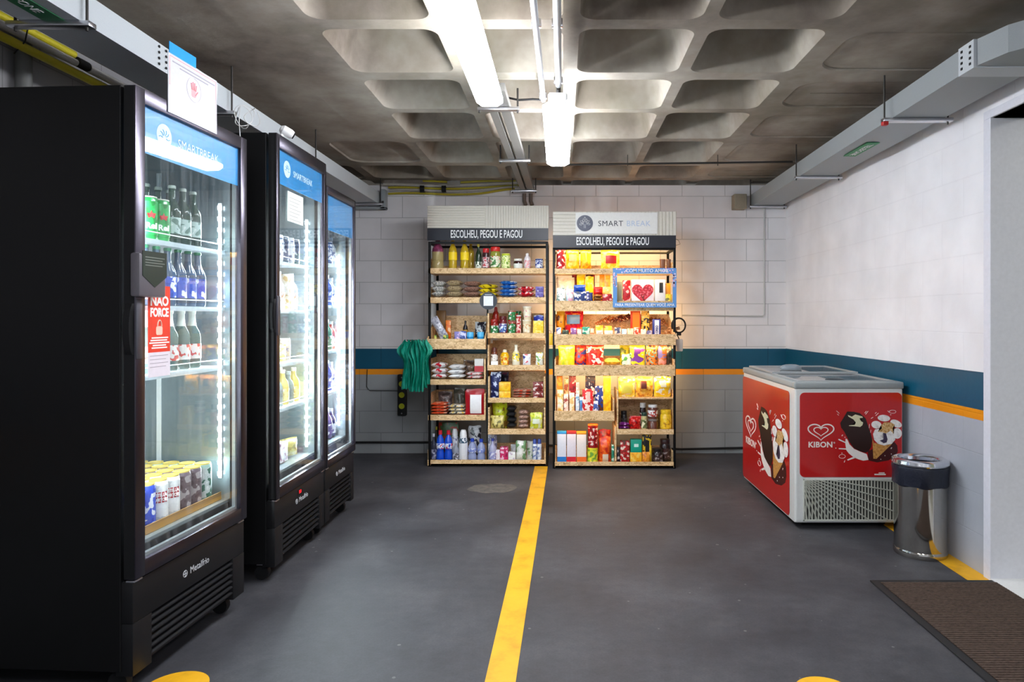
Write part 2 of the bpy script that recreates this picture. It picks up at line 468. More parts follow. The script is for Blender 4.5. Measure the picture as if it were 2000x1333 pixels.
struct('ceiling_hall', boxbm(2.22, 4.4, 1.0, 3.53, CZ, CZ + 0.1), M((230, 230, 226), 0.6))
struct('wall_hall_near', boxbm(2.22, 4.4, 0.9, 1.0, 0, CZ), M((192, 198, 178), 0.6))

# ceiling: waffle slab ----------------------------------------------
def ceiling_material():
    m = noise_mat('raw_concrete', [(104, 92, 82), (148, 138, 126), (176, 170, 158)], 1.3, 0.85, bump=0.5, bdist=0.006, contrast=(0.32, 0.66))
    nt = m.node_tree; L = nt.links; b = nt.nodes['Principled BSDF']
    src = b.inputs['Base Color'].links[0].from_socket
    g = nt.nodes.new('ShaderNodeNewGeometry')
    n = nt.nodes.new('ShaderNodeTexNoise'); n.inputs['Scale'].default_value = 0.9; n.inputs['Detail'].default_value = 5; n.inputs['Roughness'].default_value = 0.7
    mp = nt.nodes.new('ShaderNodeMapping'); mp.inputs['Location'].default_value = (3.1, 7.7, 0)
    L.new(g.outputs['Position'], mp.inputs[0]); L.new(mp.outputs[0], n.inputs['Vector'])
    mr = nt.nodes.new('ShaderNodeMapRange'); mr.inputs['From Min'].default_value = 0.5; mr.inputs['From Max'].default_value = 0.68; mr.inputs['To Max'].default_value = 0.7
    L.new(n.outputs['Fac'], mr.inputs['Value'])
    mx = nt.nodes.new('ShaderNodeMix'); mx.data_type = 'RGBA'; L.new(mr.outputs[0], mx.inputs['Factor'])
    L.new(src, mx.inputs['A']); mx.inputs['B'].default_value = lin((112, 104, 84))
    L.new(mx.outputs['Result'], b.inputs['Base Color'])
    return m

def waffle():
    bm = nb()
    def cell(X0, X1, Y0, Y1, x0, x1, y0, y1, depth, r=0.07):
        inner = round_rect(x0, x1, y0, y1, r, 6)
        cx, cy = (x0 + x1) / 2, (y0 + y1) / 2
        outer = []
        for i, (x, y) in enumerate(inner):
            q, k = divmod(i, 7)
            if k == 3:
                outer.append(((X1, Y1), (X0, Y1), (X0, Y0), (X1, Y0))[q]); continue
            dx, dy = x - cx, y - cy
            if (q in (0, 2) and k < 3) or (q in (1, 3) and k > 3): outer.append((X1 if dx > 0 else X0, y))
            else: outer.append((x, Y1 if dy > 0 else Y0))
        loops = [[bm.verts.new((x, y, CZ)) for x, y in outer], [bm.verts.new((x, y, CZ)) for x, y in inner]]
        for ins, dz in ((0.006, 0.012), (0.022, 0.35 * depth), (0.045, 0.78 * depth), (0.075, 0.95 * depth), (0.12, depth)):
            p = round_rect(x0 + ins, x1 - ins, y0 + ins, y1 - ins, max(r - 0.1 * ins, 0.03), 6)
            loops.append([bm.verts.new((x, y, CZ + dz)) for x, y in p])
        for a, b in zip(loops, loops[1:]):
            for i in range(28):
                j = (i + 1) % 28
                bm.faces.new((a[i], a[j], b[j], b[i]))
        bm.faces.new(loops[-1])
    def flat(X0, X1, Y0, Y1):
        bm.faces.new([bm.verts.new(p) for p in ((X0, Y0, CZ), (X1, Y0, CZ), (X1, Y1, CZ), (X0, Y1, CZ))])
    xs = [(-1.07, -0.555), (-0.49, 0.0), (0.07, 0.583), (0.644, 1.163)]
    ys = [(-1.6, -1.05), (-0.96, -0.41), (-0.32, 0.23), (0.32, 0.87), (0.96, 1.51), (1.62, 2.2), (2.3, 2.88), (2.975, 3.507), (3.614, 4.124), (4.2, 4.815), (4.89, 5.57), (5.68, 6.19), (6.285, 6.85)]
    xb = [-1.105, -0.5225, 0.035, 0.6135, 1.20]
    yb = [-1.65] + [(a[1] + b[0]) / 2 for a, b in zip(ys, ys[1:])] + [6.98]
    for j, (y0, y1) in enumerate(ys):
        for i, (x0, x1) in enumerate(xs):
            cell(xb[i], xb[i + 1], yb[j], yb[j + 1], x0, x1, y0, y1, 0.25)
        if j >= 11:
            cell(-1.74, -1.105, yb[j], yb[j + 1], -1.70, -1.16, y0, y1, 0.22)
            cell(-2.42, -1.74, yb[j], yb[j + 1], -2.36, -1.78, y0, y1, 0.22)
        elif j >= 10:
            cell(-1.74, -1.105, yb[j], yb[j + 1], -1.71, -1.14, y0, y1, 0.035, 0.12)
            flat(-2.42, -1.74, yb[j], yb[j + 1])
        else:
            flat(-2.42, -1.105, yb[j], yb[j + 1])
        if j >= 12:
            cell(1.20, 1.80, yb[j], yb[j + 1], 1.26, 1.76, y0, y1, 0.22); flat(1.80, 2.25, yb[j], yb[j + 1])
        elif j >= 7:
            cell(1.20, 2.25, yb[j], yb[j + 1], 1.28, 2.2, y0 + 0.03, y1 - 0.03, 0.012, 0.12)
        else:
            flat(1.20, 2.25, yb[j], yb[j + 1])
    flat(-2.42, 2.25, -3.2, -1.65)
    # top skin gives the slab its thickness
    add_box(bm, -2.42, 2.25, -3.2, 6.98, 2.80, 2.90)
    return bm
struct('ceiling', waffle(), ceiling_material(), smooth=True)

# ================================================================== LAMPS
def ceiling_light(x0, y0, x1, y1, zb, w, label, power=1.0):
    t = thing('ceiling_light', label, 'lamp', ((x0 + x1) / 2, (y0 + y1) / 2, 0), (0, 0, -math.atan2(x1 - x0, y1 - y0)), 'fluorescent ceiling lights')
    L = math.hypot(x1 - x0, y1 - y0) / 2
    obj('housing', boxbm(-w * 0.32, w * 0.32, -L, L, zb + 0.055, zb + 0.088, bevel=0.004), WHITE, t)
    # wrap-round diffuser: six-sided section, chamfered ends
    bm = nb(); rings = []
    sec = [(-0.5, 0.04), (-0.5, 0.018), (-0.30, 0.0), (0.30, 0.0), (0.5, 0.018), (0.5, 0.04), (0.34, 0.055), (-0.34, 0.055)]
    for yy, s in ((-L + 0.01, 0.72), (-L + 0.035, 1), (L - 0.035, 1), (L - 0.01, 0.72)):
        rings.append([bm.verts.new((a * w * s, yy, zb + (b if s == 1 else 0.006 + b * 0.85))) for a, b in sec])
    for a, b in zip(rings, rings[1:]):
        for i in range(8):
            j = (i + 1) % 8; bm.faces.new((a[i], a[j], b[j], b[i]))
    bm.faces.new(rings[0]); bm.faces.new(rings[-1])
    obj('diffuser', bm, emit((244, 248, 255), TUBE * power), t, smooth=False)
    for s in (-1, 1):
        b2 = boxbm(-w * 0.28, w * 0.28, s * L - 0.006, s * L + 0.006, zb + 0.035, zb + 0.092, bevel=0.002)
        obj('end_cap', b2, WHITE, t)
    for s in (-0.6, 0.6):
        obj('hanger', add_tube(nb(), [(0, s * L, zb + 0.085), (0, s * L, CZ)], 0.004), STEEL, t)
    return t
ceiling_light(-0.366, 2.16, -0.366, 3.44, 2.325, 0.130, 'long white fluorescent light at the top edge, nearest the camera')
ceiling_light(-0.028, 3.48, -0.0365, 4.80, 2.325, 0.156, 'long white fluorescent light hanging over the middle of the room, before the shelves')
# unseen lamps added behind the camera to brighten walls and shelf fronts
ceiling_light(-0.37, -0.6, -0.37, 0.6, 2.325, 0.125, 'added fluorescent light behind the camera, out of frame', 1.5)
ceiling_light(0.95, -1.0, 0.95, 0.2, 2.325, 0.125, 'added fluorescent light behind the camera on the right, out of frame', 1.5)
area_light('hall_fill_light', (3.0, 2.2, 2.45), (0, 0, 0), 0.5, 0.5, 8, (1.0, 0.99, 0.93))  # unseen light added to brighten the hall beyond the doorway

# ================================================================== CEILING SERVICES
DUCT = M((150, 156, 158), 0.45, 0.0, bump=0.15, bscale=300, name='grey_duct_paint')
DUCTL = M((196, 202, 206), 0.45, 0.0, bump=0.15, bscale=300, name='light_duct_paint')
ROD = M((70, 68, 66), 0.5, 0.8, name='threaded_rod')

def duct_path(bm, pts, w, h):
    """box duct, pts = centre of underside"""
    rings = []
    for i, p in enumerate(pts):
        p = Vector(p); d = (Vector(pts[min(i + 1, len(pts) - 1)]) - Vector(pts[max(i - 1, 0)])); d.z = 0; d.normalize()
        s = Vector((d.y, -d.x, 0)) * w / 2
        rings.append([bm.verts.new(p - s), bm.verts.new(p + s), bm.verts.new(p + s + Vector((0, 0, h))), bm.verts.new(p - s + Vector((0, 0, h)))])
    for a, b in zip(rings, rings[1:]):
        for i in range(4):
            j = (i + 1) % 4; bm.faces.new((a[i], a[j], b[j], b[i]))
    bm.faces.new(rings[0]); bm.faces.new(rings[-1])
    return bm

def hanger_bracket(t, x0, x1, y, z, rods):
    bm = boxbm(x0, x1, y - 0.02, y + 0.02, z - 0.018, z, bevel=0.002)
    br = obj('bracket', bm, STEEL, t)
    for rx in rods:
        obj('rod', add_tube(nb(), [(rx, y, z - 0.03), (rx, y, CZ)], 0.005, 6), ROD, br)

# right duct
rd = thing('cable_duct', 'grey metal cable duct hanging along the top of the right wall', 'duct')
obj('duct_body', duct_path(nb(), [(1.875, 6.32, 2.292), (1.835, 2.92, 2.31)], 0.27, 0.108), DUCT, rd, smooth=False)
obj('duct_elbow', duct_path(nb(), [(1.835, 2.84, 2.311), (1.86, 2.74, 2.312), (1.96, 2.62, 2.313), (2.06, 2.57, 2.313)], 0.27, 0.108), DUCT, rd, smooth=False)
jb = nb(); duct_path(jb, [(1.836, 2.93, 2.306), (1.835, 2.82, 2.306)], 0.278, 0.118)
jn = obj('joint_sleeve', jb, DUCTL, rd, smooth=False)
bm = nb()
for yy in (2.905, 2.845):
    for k in range(4):
        add_box(bm, 1.6935, 1.6965, yy - 0.006, yy + 0.006, 2.325 + k * 0.024, 2.335 + k * 0.024)
obj('slots', bm, BLACK, jn)
for y, x0, x1 in ((3.55, 1.67, 2.02), (4.98, 1.70, 2.03), (6.27, 1.72, 2.05)):
    z = 2.292 + (6.32 - y) * 0.0053
    hanger_bracket(rd, x0 - 0.01, x1, y, z - 0.001, (x0, x1 - 0.02))
bm = boxbm(1.66, 1.69, 3.54, 3.57, 2.27, 2.30, bevel=0.006)
obj('clamp', bm, M((190, 30, 30), 0.5), rd)
y = 4.35; zz = 2.2905 + (6.32 - 4.35) * 0.0053
sg = obj('sign', boxbm(1.79, 1.865, 4.02, 4.36, zz - 0.0035, zz - 0.0005), M((18, 130, 70), 0.5), rd)
text('sign_text', 'TELEFONE', 0.05, WHITE, rd, (1.827, 4.19, zz - 0.005), (pi, 0, pi / 2), sx=1.15)
jb = thing('junction_box', 'small beige junction box at the back wall by the end of the right duct', 'box', (1.625, 6.3, 2.32))
obj('box_body', boxbm(-0.06, 0.055, -0.06, 0.05, -0.06, 0.075, bevel=0.004), M((150, 140, 120), 0.7, bump=0.3), jb)
obj('box_lid', boxbm(-0.053, 0.048, -0.066, -0.06, -0.052, 0.067, bevel=0.002), M((140, 130, 112), 0.7, bump=0.3), jb)

# left duct
ld = thing('cable_duct', 'pale metal cable duct hanging above the black fridges on the left', 'duct')
obj('duct_body', duct_path(nb(), [(-1.79, 6.3, 2.305), (-1.775, 1.2, 2.305)], 0.205, 0.108), DUCTL, ld, smooth=False)
bm = nb()
for yy in (2.83, 2.88):
    for k in range(4):
        add_lathe(bm, [(0, 0), (0.006, 0), (0.006, 0.002), (0, 0.002)], 8)
        for v in list(bm.verts)[-18:]:
            v.co = Vector((-1.675 + v.co.z, yy + v.co.y, 2.325 + k * 0.024 + v.co.x))
obj('screws', bm, BLACKP, ld)
for y in (2.38, 3.42, 4.58, 6.2):
    hanger_bracket(ld, -1.93, -1.64, y, 2.303, (-1.91, -1.66))
sg = obj('sign', boxbm(-1.80, -1.725, 2.04, 2.36, 2.3015, 2.3045), M((18, 110, 62), 0.5), ld)
text('sign_text', 'TELEFONE', 0.042, WHITE, ld, (-1.762, 2.20, 2.3), (pi, 0, pi / 2))
cp = thing('corner_bracket', 'grey steel angle at the far end of the left duct, on the back wall', 'bracket', (-1.66, 6.28, 2.29))
obj('angle', add_box(boxbm(-0.02, 0.03, -0.03, 0.06, -0.03, 0.15, bevel=0.004), -0.30, 0.03, -0.03, 0.05, -0.03, -0.01, bevel=0.003), DUCT, cp)
obj('bolt', boxbm(0.0, 0.02, -0.045, -0.03, 0.02, 0.04, bevel=0.003), ROD, cp)

# small camera on the left duct
cm = thing('security_camera', 'small white dome security camera on top of the second black fridge', 'camera', (-1.41, 3.42, 2.16))
obj('mount', add_lathe(nb(), [(0, 0), (0.024, 0), (0.024, 0.006), (0.009, 0.014), (0.009, 0.03), (0, 0.03)], 16), WHITE, cm)
hb = nb(); add_lathe(hb, [(0, -0.035), (0.02, -0.033), (0.024, -0.02), (0.024, 0.02), (0.014, 0.032), (0, 0.034)], 18)
hd = obj('camera_head', hb, WHITE, cm, loc=(0.02, 0.01, 0.045), rot=(radians(65), 0, radians(-55)))
obj('lens', add_lathe(nb(), [(0, 0), (0.017, 0), (0.017, 0.004), (0, 0.006)], 16), BLACKP, hd, loc=(0, 0, -0.040))

# central double channel going to the back wall
ch = thing('cable_channel', 'pair of grey steel channels running under the ceiling to the back wall', 'channel')
for x, w in ((-0.395, 0.045), (-0.325, 0.055)):
    obj('channel_rail', duct_path(nb(), [(x + 0.03, 6.33, 2.425), (x, 3.47, 2.425)], w, 0.04), M((128, 126, 122), 0.5, 0.4), ch, smooth=False)
for y in (3.75, 5.0, 6.2):
    hanger_bracket(ch, -0.47, -0.24, y, 2.424, (-0.46, -0.25))
for x in (-0.36, -0.30):
    obj('spout', add_tube(nb(), [(x, 6.30, 2.41), (x, 6.31, 2.34), (x + 0.015, 6.30, 2.30)], 0.018), M((120, 108, 100), 0.6), ch)

# conduits to the second light
for (x0, x1, yb, r, lab) in ((-0.117, -0.108, 3.70, 0.014, 'thin white conduit under the ceiling ending left of the middle light'),
                            (-0.021, -0.024, 3.46, 0.016, 'white conduit under the ceiling ending on top of the middle light')):
    c = thing('conduit', lab, 'pipe')
    obj('pipe', add_tube(nb(), [(x0, -1.0, 2.45), (x1, yb, 2.45)], r, 12), M((205, 208, 212), 0.35), c)
    for yy in (0.4, 2.75, yb - 0.04):
        obj('clip', boxbm(x1 - r - 0.006, x1 + r + 0.006, yy - 0.012, yy + 0.012, 2.45 - r * 0.5, 2.475, bevel=0.002), STEEL, c)
    if r > 0.015:
        obj('elbow', add_tube(nb(), [(x1, yb, 2.45), (x1, yb + 0.04, 2.445), (x1, yb + 0.055, 2.42)], 0.012, 8), ROD, c)
tag(obj('thin_cable', add_tube(nb(), [(-0.32, 3.86, 2.515), (-0.25, 3.86, 2.50), (-0.17, 3.86, 2.505), (-0.10, 3.86, 2.50)], 0.006), BLACKP),
    'short black cable under the ceiling between the two fluorescent lights', 'cable')
tp = thing('thin_pipe', 'thin dark pipe crossing below the ceiling towards the right duct', 'pipe')
obj('pipe', add_tube(nb(), [(0.02, 5.3, 2.452), (1.78, 5.3, 2.475)], 0.008), ROD, tp)
for x in (0.5, 1.2): obj('strap', add_tube(nb(), [(x, 5.3, 2.445), (x, 5.3, CZ)], 0.003), ROD, tp)

# cable bundle at top of back wall
PALE = M((170, 165, 155), 0.6, name='pale_cable'); YCB = M((176, 160, 40), 0.55, name='yellow_cable')
cbn = [(-1.62, -0.45, -0.01, YCB, 'yellow cable bundle along the top of the back wall, lowest of the bundle'),
       (-1.60, -0.42, 0.018, PALE, 'pale cable along the top of the back wall, under the yellow ones'),
       (-1.62, -0.36, 0.045, YCB, 'yellow cable along the top of the back wall, middle of the bundle'),
       (-1.66, -0.40, 0.07, PALE, 'thick pale conduit along the top of the back wall, topmost of the bundle'),
       (-1.30, -0.44, 0.108, YCB, 'yellow cable above the thick pale conduit at the top of the back wall')]
for q, (x0, x1, dz, m_, lab) in enumerate(cbn):
    r_ = random.Random(q)
    pts = []
    for i in range(15):
        s = i / 14
        pts.append((x0 + (x1 - x0) * s, 6.325 - 0.02 * (q % 2), 2.420 + dz * 0.95 + 0.007 * sin(9 * s + 0.35 * q) + 0.045 * max(0, s - 0.75) * 4 * (1 - q * 0.15)))
    tag(obj('cable', add_tube(nb(), pts, 0.0105 if q != 3 else 0.014), m_), lab, 'cable')
for x, sd in ((-1.30, 'left of the grey junction box'), (-1.10, 'right below the grey junction box')):
    tag(obj('tape_band', add_lathe(nb(), [(0.016, -0.02), (0.034, -0.02), (0.034, 0.02), (0.016, 0.02), (0.016, -0.02)], 12), BLACKP, loc=(x, 6.31, 2.452), rot=(0, pi / 2, 0)),
        'black tape band round the back wall cables, ' + sd, 'tape', 'tape bands on the cables')
tag(obj('junction_box', boxbm(-1.07, -0.95, 6.29, 6.345, 2.478, 2.525, bevel=0.004), M((140, 138, 132), 0.7)),
    'grey junction box above the cable bundle at the top of the back wall', 'box')

# pipes high on left wall
def pipe_thing(name, pts, r, m_, lab, cat='pipe', seg=12):
    return tag(obj(name, add_tube(nb(), pts, r, seg), m_), lab, cat)
YP = M((190, 176, 30), 0.5, name='yellow_conduit'); WP = M((186, 184, 182), 0.55, bump=0.4, bscale=120, name='white_lagged_pipe')
DK = M((60, 52, 50), 0.6)
pipe_thing('pipe', [(-2.20, 1.2, 2.455), (-2.20, 3.07, 2.455)], 0.016, YP, 'yellow conduit high on the left wall, above the white pipe')
pipe_thing('pipe', [(-2.20, 1.2, 2.422), (-2.20, 3.08, 2.422)], 0.016, WP, 'white lagged pipe high on the left wall, below the yellow conduit')
pipe_thing('pipe', [(-2.20, 1.2, 2.375), (-2.20, 3.6, 2.375)], 0.018, YP, 'lower yellow conduit high on the left wall, under the white pipe')
pipe_thing('pipe', [(-2.20, 3.16, 2.425), (-2.20, 3.9, 2.425)], 0.019, WP, 'white lagged pipe beyond the dark coupling, above the nearest fridge')
pipe_thing('pipe', [(-2.13, 2.90, 2.495), (-2.135, 3.1, 2.48), (-2.15, 3.3, 2.47), (-2.15, 3.9, 2.47)], 0.018, WP, 'white flexible pipe beside the left duct, above the other pipes')
pipe_thing('pipe_coupling', [(-2.20, 3.085, 2.43), (-2.20, 3.155, 2.43)], 0.022, BLACKP, 'dark coupling joining the white pipes above the nearest fridge')
pipe_thing('cable_tie', [(-2.175, 2.76, 2.48), (-2.165, 2.76, 2.44), (-2.175, 2.76, 2.39), (-2.22, 2.76, 2.34)], 0.003, BLACKP, 'black wire tie looped round the pipes on the left', 'tie', 6)
pipe_thing('pipe', [(-2.26, 2.86, 0.0), (-2.26, 2.86, 2.5)], 0.03, M((92, 92, 90), 0.5), 'vertical grey pipe on the left wall behind the nearest fridge')
# ================================================================== WALL THINGS
pipe_thing('conduit', [(1.865, 6.335, 2.30), (1.865, 6.335, 1.29), (1.85, 6.335, 1.275), (1.10, 6.335, 1.285)], 0.006, M((196, 198, 196), 0.5),
           'thin pale conduit on the back wall running down from the right duct', 'pipe', 8)
pipe_thing('skirting_cable', [(-2.0, 6.335, 0.104), (-1.1, 6.335, 0.104), (1.1, 6.335, 0.040), (2.05, 6.335, 0.062)], 0.010, BLACKP,
           'black cable running low along the back wall above the floor', 'cable', 8)
pipe_thing('wire', [(-1.82, 6.34, 0.78), (-1.825, 6.34, 0.62), (-1.80, 6.34, 0.585), (-1.45, 6.34, 0.58)], 0.003, BLACKP,
           'thin dark wire on the back wall left of the green bags', 'wire', 6)
# reflective bumper
rp = thing('wall_bumper', 'black rubber bumper with three yellow discs on the back wall under the green bags', 'bumper', (wx(784.5, 6.3), 6.35, wz(813, 6.3)))
obj('rubber', boxbm(-0.041, 0.041, -0.05, 0, 0, wz(732, 6.3) - wz(813, 6.3), bevel=0.010), M((16, 16, 17), 0.6), rp)
for vv in (750.5, 772, 794):
    c = nb(); add_prism(c, circle(0, 0, 0.026), 0.003)
    obj('reflector', c, M((190, 196, 40), 0.35), rp, loc=(0, -0.05, wz(vv, 6.3) - wz(813, 6.3)))
for vv in (738, 808):
    c = nb(); add_prism(c, circle(0, 0, 0.007), 0.003)
    obj('screw', c, STEEL, rp, loc=(0, -0.05, wz(vv, 6.3) - wz(813, 6.3)))
# ================================================================== SHELF UNITS
def osb_material():
    m = bpy.data.materials.new('osb_board'); m.use_nodes = True
    nt = m.node_tree; b = nt.nodes['Principled BSDF']; L = nt.links
    g = nt.nodes.new('ShaderNodeNewGeometry')
    mp = nt.nodes.new('ShaderNodeMapping'); mp.inputs['Scale'].default_value = (1, 1, 2.2); mp.inputs['Rotation'].default_value = (0.3, 0.5, 0)
    L.new(g.outputs['Position'], mp.inputs[0])
    n = nt.nodes.new('ShaderNodeTexNoise'); n.inputs['Scale'].default_value = 14; n.inputs['Detail'].default_value = 2; n.inputs['Distortion'].default_value = 2.5
    L.new(mp.outputs[0], n.inputs['Vector'])
    v = nt.nodes.new('ShaderNodeTexVoronoi'); v.inputs['Scale'].default_value = 46
    mx0 = nt.nodes.new('ShaderNodeMix'); mx0.data_type = 'VECTOR'; mx0.inputs['Factor'].default_value = 0.12
    L.new(mp.outputs[0], mx0.inputs['A']); L.new(n.outputs['Color'], mx0.inputs['B']); L.new(mx0.outputs['Result'], v.inputs['Vector'])
    sp = nt.nodes.new('ShaderNodeSeparateColor'); L.new(v.outputs['Color'], sp.inputs[0])
    r = nt.nodes.new('ShaderNodeValToRGB'); e = r.color_ramp.elements
    e[0].position = 0.0; e[0].color = lin((166, 124, 78)); e[1].position = 1.0; e[1].color = lin((240, 208, 162))
    x = e.new(0.22); x.color = lin((206, 166, 114)); x = e.new(0.6); x.color = lin((226, 190, 140))
    L.new(sp.outputs[0], r.inputs['Fac']); L.new(r.outputs['Color'], b.inputs['Base Color'])
    b.inputs['Roughness'].default_value = 0.55
    return m
OSB = osb_material()
SLAT = M((206, 200, 188), 0.5, name='pale_slats')
NAVY = M((28, 30, 40), 0.4, name='navy_board')
WARM = (1.0, 0.62, 0.26)

class Plane:
    """a unit whose front plane stands at depth Y; converts photo pixels to its own metric frame"""
    def __init__(s, Y): s.Y = Y
    def x(s, u, d=0): return wx(u, s.Y + d)
    def z(s, v, d=0): return wz(v, s.Y + d)

def tray(unit, P, u0, u1, v_top, v_bot, v_side, depth=0.34, back_v=None, slope=0.0, y0=0.0, name='shelf_tray', box_sides=True, dividers=()):
    """OSB tray: floor, front lip, two cheeks and a back board, one mesh"""
    x0, x1 = P.x(u0), P.x(u1); zt, zb = P.z(v_top), P.z(v_bot)
    zs = P.z(v_side); t = 0.012
    bm = nb()
    add_box(bm, x0, x1, P.Y + y0, P.Y + y0 + t, zb, zt)
    fl = nb()
    # floor (may rise towards the back)
    vs = [(x0 + t, P.Y + y0 + t, zb + 0.004), (x1 - t, P.Y + y0 + t, zb + 0.004), (x1 - t, P.Y + depth, zb + 0.004 + slope), (x0 + t, P.Y + depth, zb + 0.004 + slope)]
    lo = [bm.verts.new(v) for v in vs]; hi = [bm.verts.new((v[0], v[1], v[2] + t)) for v in vs]
    bm.faces.new(hi); bm.faces.new(list(reversed(lo)))
    for i in range(4):
        j = (i + 1) % 4; bm.faces.new((lo[i], lo[j], hi[j], hi[i]))
    fl.free()
    zbk = P.z(back_v) if back_v is not None else zs
    for xa in (x0, x1 - t):
        prof = [(P.Y + y0 + t, zb), (P.Y + depth, zb), (P.Y + depth, max(zs, zbk) if slope else zs), (P.Y + y0 + t + (0.0 if not slope else 0.0), zs if not slope else zt)]
        a = [bm.verts.new((xa, y, z)) for y, z in prof]; c = [bm.verts.new((xa + t, y, z)) for y, z in prof]
        bm.faces.new(a); bm.faces.new(list(reversed(c)))
        for i in range(4):
            j = (i + 1) % 4; bm.faces.new((a[i], a[j], c[j], c[i]))
    add_box(bm, x0 + t, x1 - t, P.Y + depth - t, P.Y + depth, zb + slope + 0.01, zbk)
    for du in dividers:
        xd = P.x(du)
        add_box(bm, xd - 0.002, xd + 0.002, P.Y + y0 + t, P.Y + 0.13, zb + 0.012, zt + 0.008)
    return obj(name, bm, OSB, unit, smooth=False)

def unit_frame(t, P, u0, u1, v_top, v_bot, depth=0.36):
    x0, x1 = P.x(u0), P.x(u1); z1 = P.z(v_top)
    w = 0.020
    for (xa, ya) in ((x0, P.Y), (x1 - w, P.Y), (x0, P.Y + depth), (x1 - w, P.Y + depth)):
        obj('post', boxbm(xa, xa + w, ya, ya + w, 0.0, z1, bevel=0.002), BLACK, t)
    for ya in (P.Y, P.Y + depth):
        obj('cross_bar', boxbm(x0 + w, x1 - w, ya, ya + w, 0.004, 0.024), BLACK, t, smooth=False)
        obj('cross_bar', boxbm(x0 + w, x1 - w, ya, ya + w, z1 - w, z1), BLACK, t, smooth=False)
    for xa in (x0, x1 - w):
        for za in (0.004, z1 - w):
            obj('side_bar', boxbm(xa, xa + w, P.Y + w, P.Y + depth, za, za + w), BLACK, t, smooth=False)

def slat_panel(x0, x1, y0, y1, z0, z1, n_h, split):
    """pale board with raised horizontal slats on the left and upright ones on the right"""
    bm = boxbm(x0, x1, y0 + 0.006, y1, z0, z1)
    xm = x0 + (x1 - x0) * split
    h = (z1 - z0) / n_h
    for i in range(n_h):
        add_box(bm, x0, xm - 0.004, y0, y0 + 0.008, z0 + i * h + h * 0.12, z0 + (i + 1) * h - h * 0.12, bevel=0.0015, seg=1)
    nv = int((x1 - xm) / h); w = (x1 - xm) / nv
    for i in range(nv):
        add_box(bm, xm + i * w + w * 0.12, xm + (i + 1) * w - w * 0.12, y0, y0 + 0.008, z0, z1, bevel=0.0015, seg=1)
    return bm

P1 = Plane(5.784); P2 = Plane(5.707)
U1 = thing('shelf_unit', 'left grocery shelf unit with blank slatted header, black frame and chipboard trays', 'shelf', (0, 0, 0))
unit_frame(U1, P1, 836.5, 1070.5, 472, 912)
hp = obj('header_panel', slat_panel(P1.x(836), P1.x(1072), P1.Y - 0.03, P1.Y - 0.005, P1.z(447), P1.z(403), 9, 0.48), SLAT, U1, smooth=False)
sb = obj('sign_board', boxbm(P1.x(836), P1.x(1071), P1.Y - 0.032, P1.Y - 0.004, P1.z(470.5), P1.z(447)), NAVY, U1, smooth=False)
CHALK = M((236, 236, 236), 0.6, name='white_lettering')
text('sign_text', 'ESCOLHEU, PEGOU E PAGOU', 0.092, CHALK, sb, (P1.x(951), P1.Y - 0.033, P1.z(459)), sx=0.50, bold=0.0010)

t_r1 = tray(U1, P1, 837, 1066, 524, 534.5, 505, back_v=514)
t_r2 = tray(U1, P1, 837, 1066, 581, 592, 561, back_v=574)
tray(U1, P1, 835.5, 949.5, 662, 682, 640, back_v=617, slope=0.09, y0=-0.05, dividers=(884, 928.5))
tray(U1, P1, 952, 1065, 651, 661, 612, back_v=612)
tray(U1, P1, 952, 1065, 713.5, 724, 674, back_v=668)
tray(U1, P1, 836, 948, 741.5, 752, 702, back_v=696)
tray(U1, P1, 953, 1065, 777.5, 787, 736, back_v=731)
tray(U1, P1, 836, 948, 811, 821.5, 770, back_v=770)
tray(U1, P1, 953, 1065, 838, 849, 797, back_v=794)
tray(U1, P1, 835, 1066, 899, 910, 880, back_v=880)
obj('middle_post', boxbm(P1.x(950), P1.x(952.2), P1.Y + 0.02, P1.Y + 0.05, P1.z(899), P1.z(651)), BLACK, U1, smooth=False)
obj('middle_post', boxbm(P1.x(950, .32), P1.x(953, .32), P1.Y + 0.345, P1.Y + 0.36, P1.z(899), P1.z(592)), BLACK, U1, smooth=False)

U2 = thing('shelf_unit', 'right snack shelf unit with logo header and warm lighting, chipboard trays', 'shelf', (0, 0, 0))
unit_frame(U2, P2, 1079.5, 1320, 484, 916)
hp = obj('header_panel', slat_panel(P2.x(1080), P2.x(1320), P2.Y - 0.03, P2.Y - 0.005, P2.z(461), P2.z(414.5), 7, 0.22), SLAT, U2, smooth=False)
pl = obj('logo_plate', boxbm(P2.x(1124), P2.x(1283), P2.Y - 0.036, P2.Y - 0.029, P2.z(458), P2.z(417)), M((222, 220, 216), 0.5), hp, smooth=False)
b2 = obj('sign_board', boxbm(P2.x(1080), P2.x(1319), P2.Y - 0.032, P2.Y - 0.004, P2.z(485), P2.z(461)), NAVY, U2, smooth=False)
text('sign_text', 'ESCOLHEU, PEGOU E PAGOU', 0.092, CHALK, b2, (P2.x(1196), P2.Y - 0.033, P2.z(473)), sx=0.50, bold=0.0010)

